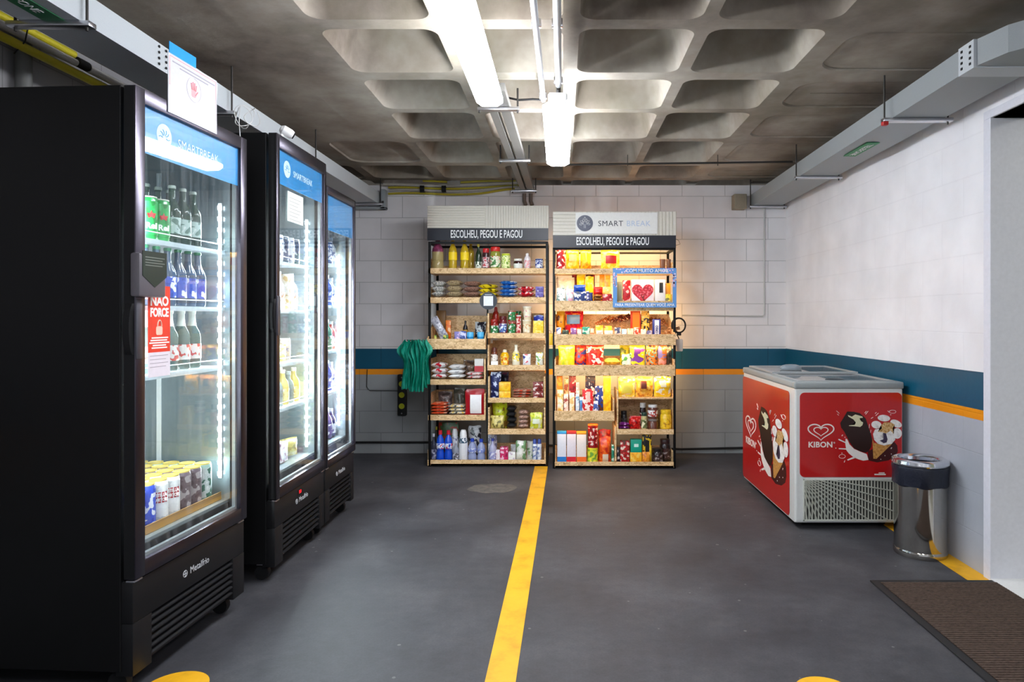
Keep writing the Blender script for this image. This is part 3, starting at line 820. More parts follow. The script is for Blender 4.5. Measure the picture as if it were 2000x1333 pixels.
def lotus_logo(parent, loc, r, base, line, rot=(0, 0, 0)):
    bm = nb(); add_prism(bm, circle(0, 0, r, n=40), 0.004)
    d = obj('logo_disc', bm, base, parent, loc=loc, rot=rot)
    bm = nb()
    for a in (-90, -52, -20, 20, 52, 90):
        A = radians(a)
        if a == -90 or a == 90: L0, L1 = 0.28, 0.68
        else: L0, L1 = 0.25, 0.70
        def pt(s, w):
            x = s * sin(A) + w * cos(A); z = s * cos(A) - w * sin(A)
            return (x * r, -0.0055, (z - 0.12) * r)
        pts = [pt(L0, 0)] + [pt(L0 + (L1 - L0) * q, 0.12 * sin(pi * q)) for q in (0.25, 0.5, 0.75)] + [pt(L1, 0)] + [pt(L0 + (L1 - L0) * q, -0.12 * sin(pi * q)) for q in (0.75, 0.5, 0.25)] + [pt(L0, 0)]
        add_tube(bm, pts, 0.022 * r, 5)
    pts = [(-0.0, -0.0055, 0.78 * r), (0.1 * r, -0.0055, 0.62 * r), (0, -0.0055, 0.42 * r), (-0.1 * r, -0.0055, 0.62 * r), (0, -0.0055, 0.78 * r)]
    add_tube(bm, pts, 0.022 * r, 5)
    for s in (-1, 1):
        add_tube(bm, [(s * 0.08 * r, -0.0055, -0.62 * r), (s * 0.08 * r, -0.0055, -0.2 * r), (s * 0.25 * r, -0.0055, 0.0)], 0.022 * r, 5)
    obj('lotus_mark', bm, line, d)
    return d
lotus_logo(pl, (P2.x(1142), P2.Y - 0.036, P2.z(437.5)), 0.067, M((64, 68, 88), 0.4), CHALK)
text('logo_text', 'SMART', 0.064, M((44, 46, 56), 0.5), pl, (P2.x(1192), P2.Y - 0.037, P2.z(438.5)), sx=1.0, spacing=1.08)
text('logo_text', 'BREAK', 0.064, M((176, 190, 212), 0.5), pl, (P2.x(1246), P2.Y - 0.037, P2.z(438.5)), sx=1.0, spacing=1.08)

tray(U2, P2, 1083, 1316, 525, 535, 512, back_v=513)
tray(U2, P2, 1083, 1316, 588, 607.5, 575, back_v=580)
tray(U2, P2, 1083, 1318, 653, 674, 640, back_v=614, slope=0.09, y0=-0.05, dividers=(1112.5, 1161.3, 1198.7, 1250.5))
tray(U2, P2, 1083, 1318, 713, 734, 702, back_v=700, y0=-0.02)
tray(U2, P2, 1083, 1200, 803, 822, 780, back_v=780, y0=-0.01)
tray(U2, P2, 1205, 1318, 839, 849, 764, back_v=770)
obj('shelf_board', boxbm(P2.x(1208), P2.x(1315), P2.Y + 0.013, P2.Y + 0.32, P2.z(780.5), P2.z(777.5)), OSB, U2, smooth=False)
tray(U2, P2, 1083, 1318, 903, 914, 885, back_v=885)
obj('partition', boxbm(P2.x(1201), P2.x(1204), P2.Y + 0.015, P2.Y + 0.32, P2.z(902), P2.z(835)), OSB, U2, smooth=False)
# warm strips under the boards
strips = [(1088, 1314, 486.5, 2.6), (1088, 1196, 536.5, 0.9), (1200, 1312, 536.5, 0.9), (1088, 1312, 609, 1.7), (1088, 1312, 675.5, 1.6), (1088, 1312, 735.5, 1.7), (1088, 1196, 823.5, 0.55)]
for u0, u1, v, pw in strips:
    z = P2.z(v); xa, xb = P2.x(u0), P2.x(u1)
    y = P2.Y + 0.03
    obj('light_strip', boxbm(xa, xb, y - 0.012, y - 0.004, z + 0.0045, z + 0.0075), emit((255, 206, 130), 0.8), U2, smooth=False)
    area_light('strip_light', ((xa + xb) / 2, y, z - 0.004), (radians(14), 0, 0), xb - xa, 0.012, pw * 1.0, WARM, 170).parent = U2
# strips added behind the header and rows to throw a warm wall glow
obj('light_strip', boxbm(P2.x(1090), P2.x(1310), P2.Y + 0.335, P2.Y + 0.343, P2.z(481), P2.z(480)), emit((255, 206, 130), 0.8), U2, smooth=False)
area_light('strip_light', (P2.x(1200), P2.Y + 0.36, P2.z(482)), (radians(50), 0, 0), 1.0, 0.03, 3.5, WARM, 170).parent = U2
for vv in (604, 732):
    obj('light_strip', boxbm(P2.x(1090), P2.x(1312), P2.Y + 0.345, P2.Y + 0.353, P2.z(vv), P2.z(vv - 1)), emit((255, 206, 130), 0.8), U2, smooth=False)
    area_light('strip_light', (P2.x(1205), P2.Y + 0.37, P2.z(vv)), (radians(80), 0, 0), 1.0, 0.03, 5.0, WARM, 175).parent = U2

# ------------------------------------------------------------------ goods
PROF = {
    'oil': ([(0, 0), (.46, 0), (.5, .02), (.5, .30), (.46, .33), (.5, .36), (.5, .60), (.44, .70), (.24, .82), (.17, .88), (.17, .93)], [(.19, .91), (.19, 1), (0, 1)], (.36, .60)),
    'bottle': ([(0, 0), (.46, 0), (.5, .02), (.5, .56), (.42, .66), (.2, .78), (.17, .92)], [(.2, .90), (.2, 1), (0, 1)], (.12, .46)),
    'beer': ([(0, 0), (.46, 0), (.5, .02), (.5, .54), (.46, .60), (.24, .74), (.2, .80), (.18, .95)], [(.22, .945), (.23, .985), (.2, 1), (0, 1)], (.16, .44)),
    'water': ([(0, 0), (.44, 0), (.5, .04), (.5, .28), (.42, .36), (.42, .40), (.5, .48), (.5, .62), (.4, .74), (.2, .84), (.17, .90)], [(.23, .87), (.23, 1), (0, 1)], (.42, .60)),
    'jug': ([(0, 0), (.46, 0), (.5, .02), (.5, .58), (.46, .70), (.36, .80), (.24, .86)], [(.40, .80), (.36, .92), (.24, 1), (0, 1)], (.60, .76)),
    'jar': ([(0, 0), (.46, 0), (.5, .03), (.5, .72), (.44, .80), (.40, .84)], [(.44, .82), (.46, .84), (.46, .98), (.43, 1), (0, 1)], (.18, .62)),
    'can': ([(0, 0), (.44, 0), (.5, .04), (.5, .94), (.46, .97)], [(.46, .965), (.47, 1), (.43, 1), (.42, .985), (0, .985)], (.10, .88)),
    'cup': ([(0, 0), (.38, 0), (.40, .03), (.5, .93)], [(.51, .92), (.52, .98), (.5, 1), (0, 1)], (.2, .75)),
    'tube': ([(0, 0), (.5, 0), (.5, .95)], [(.51, .94), (.51, 1), (0, 1)], (.1, .85)),
    'spray': ([(0, 0), (.48, 0), (.5, .02), (.5, .76), (.40, .80)], [(.42, .79), (.42, .98), (.36, 1), (0, 1)], (.1, .7)),
    'squeeze': ([(0, 0), (.48, 0), (.5, .03), (.44, .35), (.5, .66), (.36, .80), (.2, .86)], [(.24, .85), (.2, .98), (.12, 1), (0, 1)], (.2, .62)),
    'tin': ([(0, 0), (.48, 0), (.5, .05), (.5, .6)], [(.53, .55), (.53, .95), (.48, 1), (0, 1)], (.1, .5)),
}
PARTN = {'bottle': 'cap', 'oil': 'cap', 'beer': 'crown_cap', 'water': 'cap', 'jug': 'cap', 'jar': 'lid', 'can': 'lid', 'cup': 'lid', 'tube': 'lid', 'spray': 'cap', 'squeeze': 'cap', 'tin': 'lid'}

def make_round(kind, w, h, body, cap, lab, name, label, cat, loc, group=None, depth_ratio=1.0, clear=None, labz=None, seg=18, wrap=None):
    t = thing(name, label, cat, loc, (0, 0, 0), group)
    pf, cf, lz = PROF[kind]
    lz = labz or lz
    bmat = CLEAR(body, clear) if clear else M(body, 0.25, coat=0.3)
    obj('body', add_lathe(nb(), [(r * w, z * h) for r, z in pf], seg, sy=depth_ratio), bmat, t)
    obj(PARTN[kind], add_lathe(nb(), [(r * w, z * h) for r, z in cf], seg, sy=depth_ratio), M(cap, 0.35), t)
    if lab is not None:
        # follows the body outline between the two heights
        def rad(z):
            for (r0, z0), (r1, z1) in zip(pf, pf[1:]):
                if z0 <= z <= z1 and z1 > z0: return r0 + (r1 - r0) * (z - z0) / (z1 - z0)
            return pf[-1][0]
        zs = [lz[0] + (lz[1] - lz[0]) * i / 5 for i in range(6)]
        pr = [(rad(z) * w + 0.0009, z * h) for z in zs]
        pr = [(pr[0][0] - 0.0007, pr[0][1])] + pr + [(pr[-1][0] - 0.0007, pr[-1][1])]
        if isinstance(lab[0], (tuple, list)):
            lm = PR(lab[0], lab[1], lab[2] if len(lab) > 2 else lab[0], 40, len(label))
        else: lm = M(lab, 0.4)
        obj('label', add_lathe(nb(), pr, seg, sy=depth_ratio), lm, t)
    return t

def make_box(w, h, d, mat, name, label, cat, loc, rot=(0, 0, 0), panel=None, lid=None, bevel=0.0025, group=None, panel_box=(0.12, 0.88, 0.35, 0.75)):
    if panel is None and lid is None:
        o = obj(name, boxbm(-w / 2, w / 2, -d / 2, d / 2, 0, h, bevel=bevel), mat, None, loc=loc, rot=rot)
        return tag(o, label, cat, group)
    t = thing(name, label, cat, loc, rot, group)
    obj('carton', boxbm(-w / 2, w / 2, -d / 2, d / 2, 0, h, bevel=bevel), mat, t)
    if panel is not None:
        a, b, c, e = panel_box
        obj('front_label', boxbm(-w / 2 + w * a, -w / 2 + w * b, -d / 2 - 0.001, -d / 2 + 0.001, h * c, h * e), panel, t, smooth=False)
    if lid is not None:
        obj('lid', boxbm(-w / 2 - 0.001, w / 2 + 0.001, -d / 2 - 0.001, d / 2 + 0.001, h * 0.93, h + 0.002, bevel=bevel), lid, t)
    return t

def make_bag(w, h, d, mat, name, label, cat, loc, rot=(0, 0, 0), seed=0, panel=None, group=None, panel_box=(0.22, 0.78, 0.42, 0.68)):
    if panel is None:
        o = obj(name, add_pillow(nb(), w, h, d, seed), mat, None, loc=loc, rot=rot)
        return tag(o, label, cat, group)
    t = thing(name, label, cat, loc, rot, group)
    obj('bag_body', add_pillow(nb(), w, h, d, seed), mat, t)
    a, b, c, e = panel_box
    # badge printed on the bulge: bent patch following the pillow
    bm = nb(); n = 6; g = {}
    for i in range(n + 1):
        for k in range(n + 1):
            u = a + (b - a) * i / n; v = c + (e - c) * k / n
            vv = min(1, max(0, (v - 0.08) / 0.84))
            tt = max(0, 1 - abs(2 * u - 1) ** 2.4) ** 0.6 * max(0, 1 - abs(2 * vv - 1) ** 2.4) ** 0.6 * 1.30
            g[i, k] = bm.verts.new(((u - .5) * w, -d / 2 * tt - 0.0025, v * h))
    for i in range(n):
        for k in range(n): bm.faces.new((g[i, k], g[i + 1, k], g[i + 1, k + 1], g[i, k + 1]))
    obj('printed_badge', bm, panel, t)
    return t

def make_sack(w, d, h, mat, name, label, cat, loc, seed=0, group=None, rot=0.0):
    """pack lying flat: pillow rotated to the horizontal"""
    bm = add_pillow(nb(), w, d, h, seed, crimp=0.04, wr=0.06, power=3.2)
    bmesh.ops.rotate(bm, verts=bm.verts, cent=(0, 0, 0), matrix=Matrix.Rotation(-pi / 2, 3, 'X'))
    zmin = min(v.co.z for v in bm.verts)
    ym = sum(v.co.y for v in bm.verts) / len(bm.verts)
    for v in bm.verts: v.co.z -= zmin; v.co.y -= ym
    return tag(obj(name, bm, mat, None, loc=loc, rot=(0, 0, rot)), label, cat, group)

COUNT = [0]
def W(c): return isinstance(c[0], (tuple, list))
def place(P, span, lip_floor, items, slope=0.0):
    """items stand on the tray floor whose height is lip_floor; pixel boxes give their width and top"""
    for it in items:
        kind, u0, u1, v0, v1, c, name, cat, label = it[:9]
        o = it[9] if len(it) > 9 else {}
        COUNT[0] += 1
        dy = o.get('dy', 0.065); Y = P.Y + dy
        x0, x1 = wx(u0, Y), wx(u1, Y)
        xa, xb = P.x(span[0]) + 0.0135, P.x(span[1]) - 0.0135
        x0, x1 = max(x0, xa), min(x1, xb)
        w = (x1 - x0) * 0.97; x = (x0 + x1) / 2
        dd = o.get('d', min(0.075, w * 0.6) if kind == 'bag' else 0.05)
        fl = lip_floor + (slope * (dy + 0.045 + dd / 2) / 0.378 + 0.002 if slope else 0.0)
        z0 = fl if v1 is None else max(wz(v1, Y), fl)
        if v1 is not None and abs(z0 - fl) < 0.006: z0 = fl
        h = wz(v0, Y) - z0
        loc = (x, Y, z0 + 0.0005)
        g = o.get('group')
        rot = (radians(o.get('lean', 0)), radians(o.get('tilt', 0)), radians(o.get('yaw', 0)))
        seed = COUNT[0]
        Ymax = P.Y + 0.327 - (dd / 2 if kind in ('box', 'bag') else w / 2) - 0.004
        if kind != 'sack' and Y > Ymax: Y = Ymax; loc = (x, Y, z0 + 0.0005)
        if kind in PROF:
            make_round(kind, w, h, c[0], c[1], c[2] if len(c) > 2 else None, name, label, cat, loc, g, o.get('flat', min(1.0, 0.11 / w)), o.get('clear'), o.get('labz'))
        elif kind == 'box':
            d = o.get('d', min(w, 0.07)); m_ = PR(c[0], c[1], c[2], o.get('sc', 30), seed) if W(c) else M(c, 0.4)
            pm = o.get('panel'); pm = M(pm, 0.4) if pm is not None else None
            make_box(w, h, d, m_, name, label, cat, loc, rot, pm, M(o['lid'], 0.4) if 'lid' in o else None, group=g, panel_box=o.get('pb', (0.12, 0.88, 0.35, 0.75)))
        elif kind == 'bag':
            d = o.get('d', min(0.07, w * 0.55)); m_ = PR(c[0], c[1], c[2], o.get('sc', 26), seed, 0.28) if W(c) else M(c, 0.28)
            pm = o.get('panel'); pm = M(pm, 0.4) if pm is not None else None
            make_bag(w, h, d, m_, name, label, cat, loc, rot, seed, pm, g, o.get('pb', (0.22, 0.78, 0.42, 0.68)))
        elif kind == 'sack':
            d = o.get('d', 0.16); m_ = PR(c[0], c[1], c[2], o.get('sc', 40), seed, 0.35) if W(c) else M(c, 0.35)
            n = o.get('n', 1); hh = h / n; y = P.Y + 0.018 + d / 2 + 0.004
            names = o.get('names')
            for k in range(n):
                if n == 1: lb = label
                elif n == 2: lb = label + (', lower one', ', upper one')[k]
                else: lb = label + (', bottom one' if k == 0 else (', top one' if k == n - 1 else ', middle one' if n == 3 else (', second from bottom', ', second from top')[k - 1]))
                make_sack(w * (0.95 + 0.02 * sin(seed + 2 * k)), d, hh * 0.97, m_, name, lb, cat, (x + 0.003 * sin(seed * 3 + k * 2), y, z0 + k * hh + 0.0005), seed + k * 7, g, radians(2.5 * sin(seed + 1.7 * k)))
        elif kind == 'bricks':
            n = o.get('n', 2); hh = h / n
            m_ = PR(c[0], c[1], c[2], o.get('sc', 30), seed) if W(c) else M(c, 0.4)
            pm = o.get('panel'); pm = M(pm, 0.4) if pm is not None else None
            for k in range(n):
                lb = label + (', lower of two' if k == 0 else ', upper of two')
                make_box(w, hh - 0.0015, 0.07, m_, name, lb, cat, (x, Y, z0 + k * hh + 0.0005), (0, 0, 0), pm, group=g)

T_ = 0.017          # tray floor thickness above the lip's lower edge
def fz(P, v_bot): return P.z(v_bot) + T_

# ---- left unit, top tray
R = (200, 30, 34); Y_ = (240, 205, 30); WH = (236, 234, 230); DG = (24, 44, 26); BK = (22, 22, 24); BR = (92, 52, 30)
place(P1, (837, 1066), fz(P1, 534.5), [
 ('oil', 841, 867, 467, None, ((196, 176, 120), (120, 50, 90), ((120, 44, 78), (150, 70, 100), (100, 30, 60))), 'oil_bottle', 'bottle', 'clear bottle with purple neck wrap, far left of the top left shelf', {'clear': .35, 'labz': (.60, .84)}),
 ('oil', 876, 893, 468, None, ((214, 178, 40), (236, 190, 40), (250, 214, 20)), 'oil_bottle', 'bottle', 'golden cooking oil bottle with yellow label, left one of the pair', {'clear': .25}),
 ('oil', 899, 916, 468, None, ((214, 178, 40), (236, 190, 40), (250, 214, 20)), 'oil_bottle', 'bottle', 'golden cooking oil bottle with yellow label, right one of the pair', {'clear': .25}),
 ('oil', 912, 927, 474, None, ((206, 172, 50), (236, 190, 40)), 'oil_bottle', 'bottle', 'golden oil bottle without label behind the yellow labelled pair', {'clear': .25, 'dy': .17}),
 ('bottle', 928, 941, 477, None, ((26, 48, 28), (200, 180, 60), ((220, 224, 210), (30, 60, 34), (30, 60, 34))), 'olive_oil_bottle', 'bottle', 'slim dark green olive oil bottle with gold cap on the top left shelf', {'labz': (.1, .36)}),
 ('jar', 942, 956, 486, None, ((60, 30, 34), (190, 30, 36), ((226, 200, 200), (60, 30, 40), (190, 60, 70))), 'preserve_jar', 'jar', 'small dark jar with red lid beside the olive oil bottle'),
 ('jar', 957, 978, 483, None, ((150, 150, 60), (206, 40, 34), ((226, 226, 200), (60, 120, 50), (210, 60, 60))), 'olive_jar', 'jar', 'large green olive jar with red lid on the top left shelf'),
 ('can', 979, 997, 496, None, ((190, 206, 60), (210, 214, 100), ((232, 236, 170), (170, 200, 60), (120, 160, 50))), 'food_can', 'can', 'lime green tin right of the large olive jar'),
 ('jar', 1003, 1021, 506, None, ((56, 20, 18), (230, 226, 214), (228, 228, 220)), 'jam_jar', 'jar', 'small dark jam jar with white label on the top left shelf'),
 ('squeeze', 1023, 1037, 495, None, ((232, 222, 222), (240, 232, 232), ((236, 180, 180), (230, 226, 226), (220, 90, 100))), 'sauce_bottle', 'bottle', 'white squeeze bottle with pink label right of the jam jar'),
 ('can', 1045, 1061, 506, None, ((40, 60, 130), (180, 184, 196), ((230, 232, 240), (40, 60, 140), (60, 90, 170))), 'food_can', 'can', 'blue and white tin at the right end of the top left shelf'),
])
# ---- second tray: bean bags and so on
place(P1, (837, 1066), fz(P1, 592), [
 ('sack', 836, 870, 549, 581, ((214, 212, 204), (120, 124, 130), (236, 236, 230)), 'bean_bag', 'bag', 'bag of white beans at the left end of the second shelf', {'n': 3, 'sc': 90}),
 ('sack', 871, 904, 548, 581, ((186, 166, 130), (120, 96, 70), (206, 196, 160)), 'bean_bag', 'bag', 'bag of beige beans, second pile from the left on the second shelf', {'n': 3, 'sc': 110}),
 ('sack', 904, 939, 550, 581, ((150, 112, 96), (96, 60, 50), (190, 160, 146)), 'bean_bag', 'bag', 'bag of reddish brown beans, third pile on the second shelf', {'n': 3, 'sc': 120}),
 ('sack', 934, 974, 556, 581, ((240, 216, 30), (60, 50, 20), (250, 232, 70)), 'pasta_bag', 'bag', 'yellow pasta bag above the round black sign', {'n': 3, 'sc': 34}),
 ('sack', 974, 1012, 549, 581, ((24, 104, 186), (230, 236, 240), (16, 70, 150)), 'sugar_bag', 'bag', 'blue food bag on the second shelf of the left unit', {'n': 4, 'sc': 34}),
 ('sack', 1010, 1046, 560, 581, ((206, 26, 44), (240, 220, 220), (60, 20, 40)), 'coffee_bag', 'bag', 'red bag with white lettering on the second shelf', {'n': 2, 'sc': 36}),
 ('bricks', 1046, 1062, 560, 581, ((110, 96, 170), (220, 214, 236), (70, 60, 140)), 'small_box', 'box', 'small purple box at the right end of the second shelf', {}),
])
# ---- angled bin, left of third row
fb = fz(P1, 682)
place(P1, (835.5, 949.5), fb, [
 ('box', 853, 871, 607, None, (150, 112, 60), 'cardboard_box', 'box', 'brown cardboard box at the back left of the angled bin', {'dy': .29, 'up': .09, 'd': .05}),
 ('box', 871, 881, 626, None, ((232, 120, 30), (250, 200, 150), (220, 90, 20)), 'biscuit_pack', 'pack', 'orange pack standing at the back of the angled bin', {'dy': .20, 'up': .065, 'd': .03}),
 ('bottle', 904, 914, 627, None, ((30, 26, 30), (20, 20, 20), (224, 170, 40)), 'glue_bottle', 'bottle', 'small black bottle with yellow label in the angled bin', {'dy': .22, 'up': .07}),
 ('bag', 927, 949, 629, None, ((30, 34, 50), (190, 196, 200), (16, 16, 24)), 'battery_pack', 'pack', 'black blister pack at the back right of the angled bin', {'dy': .20, 'up': .065, 'd': .03, 'lean': -8}),
 ('box', 888, 899, 648, None, ((130, 120, 190), (232, 200, 226), (60, 70, 150)), 'small_box', 'box', 'small lilac box in the angled bin, left of two', {'dy': .06, 'up': .03, 'd': .04}),
 ('box', 899, 911, 647, None, ((60, 84, 168), (210, 210, 240), (30, 40, 110)), 'small_box', 'box', 'small dark blue box in the angled bin beside the lilac one', {'dy': .06, 'up': .03, 'd': .04}),
 ('tin', 912, 925, 649, None, ((40, 150, 214), (90, 186, 236)), 'round_tin', 'tin', 'round bright blue tin at the front of the angled bin, left of two', {'dy': .07, 'up': .03}),
 ('tin', 932, 945, 649, None, ((40, 150, 214), (90, 186, 236)), 'round_tin', 'tin', 'round bright blue tin at the right end of the angled bin', {'dy': .07, 'up': .03}),
 ('box', 848, 853, 655, None, ((190, 196, 60), (60, 110, 50), (230, 226, 120)), 'small_pack', 'pack', 'tiny yellow green pack at the left end of the angled bin', {'dy': .05, 'up': .02, 'd': .02}),
 ('box', 866, 876, 655, None, ((206, 206, 70), (70, 120, 50), (230, 226, 120)), 'small_pack', 'pack', 'flat yellow green pack near the left end of the angled bin', {'dy': .05, 'up': .02, 'd': .02}),
], slope=0.09)
o = make_bag(0.075, 0.20, 0.05, PR((196, 198, 210), (150, 152, 172), (226, 228, 236), 60, 3, 0.2), 'wrapped_pack', 'clear wrapped white pack leaning out of the angled bin', 'pack', (P1.x(864), P1.Y + 0.12, fb + 0.075), (radians(0), radians(-30), 0), 11)
# ---- third row right
place(P1, (952, 1065), fz(P1, 661), [
 ('squeeze', 961, 976, 600, None, ((150, 34, 24), (170, 40, 30)), 'ketchup_bottle', 'bottle', 'tall red ketchup bottle at the back of the third shelf', {'dy': .17}),
 ('jar', 957, 974, 624, None, ((140, 24, 20), (150, 30, 24), ((40, 120, 60), (230, 230, 220), (30, 100, 50))), 'tomato_jar', 'jar', 'red sauce jar with green label in front of the tall ketchup'),
 ('jar', 975, 990, 618, None, ((110, 24, 34), (90, 20, 24), ((60, 100, 170), (230, 236, 240), (180, 40, 50))), 'sauce_jar', 'jar', 'dark red jar with blue and white label on the third shelf'),
 ('can', 992, 1008, 629, None, ((150, 40, 30), (190, 180, 170), ((30, 120, 60), (230, 230, 220), (190, 40, 34))), 'food_can', 'can', 'green and red vegetable can, lower of the stacked pair'),
 ('can', 992, 1008, 607, 629, ((150, 40, 30), (190, 180, 170), ((30, 120, 60), (230, 230, 220), (190, 40, 34))), 'food_can', 'can', 'green and red vegetable can, upper of the stacked pair'),
 ('can', 1006, 1019, 607, None, ((30, 110, 54), (190, 180, 170), ((30, 120, 60), (210, 220, 210), (190, 40, 34))), 'food_can', 'can', 'tall green can behind the stacked green and red cans', {'dy': .17}),
 ('tube', 1008, 1018, 616, None, ((176, 40, 36), (210, 200, 200), ((230, 200, 190), (180, 40, 40), (200, 60, 50))), 'seasoning_tube', 'tube', 'slim red tube between the green cans and the cream cups', {'dy': .05}),
 ('cup', 1020, 1038, 625, None, ((226, 208, 170), (236, 226, 206), ((236, 224, 190), (214, 160, 110), (240, 236, 224))), 'noodle_cup', 'cup', 'cream noodle cup, lower of the stacked pair'),
 ('cup', 1021, 1039, 599, 625, ((232, 216, 184), (238, 230, 214), ((240, 228, 200), (214, 140, 140), (240, 236, 224))), 'noodle_cup', 'cup', 'cream noodle cup, upper of the stacked pair'),
 ('box', 1041, 1062, 627, None, ((240, 206, 40), (250, 236, 130), (220, 170, 30)), 'cereal_box', 'box', 'yellow food box at the right end of the third shelf'),
 ('bag', 1042, 1062, 616, None, ((40, 60, 170), (200, 206, 236), (30, 40, 130)), 'blue_bag', 'bag', 'blue bag standing behind the yellow food box', {'dy': .15}),
])
# ---- fourth row right
place(P1, (952, 1065), fz(P1, 724), [
 ('jug', 958, 973, 679, None, ((110, 54, 34), (96, 50, 40), ((232, 228, 220), (90, 60, 50), (220, 216, 210))), 'sauce_bottle', 'bottle', 'brown bottle with round white label at the left of the fourth shelf', {'labz': (.3, .66), 'dy': .1}),
 ('box', 959, 973, 706, None, (236, 234, 232), 'small_carton', 'box', 'small white carton before the brown bottle', {'d': .03, 'dy': .035}),
 ('squeeze', 977, 995, 683, None, ((242, 184, 20), (246, 236, 210), ((242, 184, 20), (240, 220, 150), (220, 80, 40))), 'mustard_bottle', 'bottle', 'yellow mustard bottle with white cap', {}),
 ('bottle', 1000, 1016, 674, None, ((236, 230, 206), (236, 230, 206), ((240, 214, 60), (240, 236, 220), (30, 80, 150))), 'mayonnaise_bottle', 'bottle', 'white mayonnaise bottle with a blue foot on the fourth shelf', {'labz': (.3, .7)}),
 ('bag', 1021, 1037, 692, None, ((230, 232, 238), (50, 60, 140), (210, 90, 100)), 'cream_pack', 'pack', 'white pouch with blue print, right of the mayonnaise', {'d': .03}),
 ('bag', 1046, 1061, 689, None, ((236, 238, 226), (228, 214, 60), (120, 170, 90)), 'soup_pack', 'pack', 'white and yellow pouch at the right end of the fourth shelf', {'d': .03}),
])
# ---- fourth row left
place(P1, (836, 948), fz(P1, 752), [
 ('sack', 836, 874, 709, 741, ((232, 230, 230), (196, 30, 50), (240, 240, 240)), 'sugar_bag', 'bag', 'white and red sugar bag at the left, beside the green bags', {'n': 3, 'sc': 18}),
 ('sack', 875, 909, 713, 741, ((234, 234, 234), (180, 180, 186), (242, 242, 242)), 'salt_bag', 'bag', 'plain white bag in the middle of the tray beside the green bags', {'n': 3, 'sc': 18}),
 ('bag', 905, 926, 704, None, ((120, 92, 70), (70, 50, 40), (190, 180, 170)), 'coffee_bag', 'bag', 'crumpled brown bag behind the white ones', {'dy': .2}),
 ('sack', 911, 945, 727, 741, ((228, 216, 214), (190, 40, 60), (240, 236, 236)), 'biscuit_bag', 'bag', 'white and red bag under the standing card box', {'n': 2, 'sc': 30}),
 ('box', 927, 945, 701, 727, (214, 210, 206), 'card_box', 'box', 'white box with red lower half standing on the red and white bags', {'panel': (176, 30, 44), 'pb': (0, 1, 0.02, .46), 'd': .04}),
])
# ---- fifth row right
place(P1, (953, 1065), fz(P1, 787), [
 ('bag', 956, 979, 727, None, ((28, 40, 92), (190, 200, 226), (16, 22, 60)), 'biscuit_bag', 'bag', 'tall dark blue bag at the left of the fifth shelf', {}),
 ('bag', 977, 994, 727, None, ((34, 30, 60), (120, 60, 100), (16, 20, 40)), 'biscuit_bag', 'bag', 'dark purple bag behind the yellow blocks', {'dy': .19}),
 ('bricks', 975, 998, 746, None, ((246, 186, 20), (250, 206, 50), (236, 170, 16)), 'margarine_block', 'pack', 'bright yellow pack on the fifth shelf', {}),
 ('sack', 1000, 1040, 761, 777, ((180, 130, 110), (206, 70, 40), (226, 206, 190)), 'noodle_pack', 'pack', 'brown and orange noodle pack on the fifth shelf', {'n': 3, 'sc': 30}),
 ('bricks', 1041, 1061, 746, None, ((130, 40, 36), (226, 206, 200), (96, 26, 26)), 'tea_box', 'box', 'dark red box at the right of the fifth shelf', {}),
])
# ---- fifth row left
place(P1, (836, 948), fz(P1, 821.5), [
 ('bag', 856, 884, 765, None, ((110, 96, 96), (70, 60, 60), (170, 160, 160)), 'snack_bag', 'bag', 'grey brown bag standing at the back of the low left tray', {'dy': .24}),
 ('bag', 886, 908, 759, None, ((90, 84, 76), (60, 60, 50), (150, 150, 140)), 'snack_bag', 'bag', 'dull green grey bag behind, next to the red bag', {'dy': .24}),
 ('sack', 838, 875, 787, 810, ((226, 96, 50), (240, 206, 180), (190, 50, 30)), 'noodle_pack', 'pack', 'orange noodle pack in the low left tray', {'n': 4, 'sc': 36}),
 ('sack', 876, 910, 791, 810, ((232, 226, 214), (60, 60, 50), (240, 200, 50)), 'noodle_pack', 'pack', 'white and yellow noodle pack in the low left tray', {'n': 3, 'sc': 36}),
 ('bag', 908, 947, 760, None, (170, 20, 34), 'red_bag', 'bag', 'large red bag with a blank white card on its front', {'panel': (236, 234, 236), 'pb': (.28, .86, .14, .80), 'd': .05}),
])
# ---- sixth row right
place(P1, (953, 1065), fz(P1, 849), [
 ('bag', 957, 985, 812, None, ((206, 190, 110), (120, 110, 60), (230, 216, 140)), 'snack_bag', 'bag', 'yellow brown bag at the left of the sixth shelf', {}),
 ('bag', 958, 991, 786, None, ((206, 216, 30), (150, 110, 40), (226, 230, 60)), 'snack_bag', 'bag', 'tall lime yellow bag behind, at the left of the sixth shelf', {'dy': .17}),
 ('sack', 989, 1009, 793, 837, (24, 24, 27), 'black_pack', 'pack', 'glossy black pack', {'n': 4, 'd': .12}),
 ('sack', 1012, 1033, 802, 837, ((176, 140, 126), (110, 70, 60), (216, 190, 176)), 'bean_pack', 'pack', 'pinkish brown nut pack', {'n': 4, 'd': .12, 'sc': 120}),
 ('bag', 1035, 1060, 806, None, ((224, 226, 70), (180, 200, 60), (236, 238, 190)), 'pasta_bag', 'bag', 'lime yellow bag with pale label at the right of the sixth shelf', {'panel': (226, 232, 210)}),
])
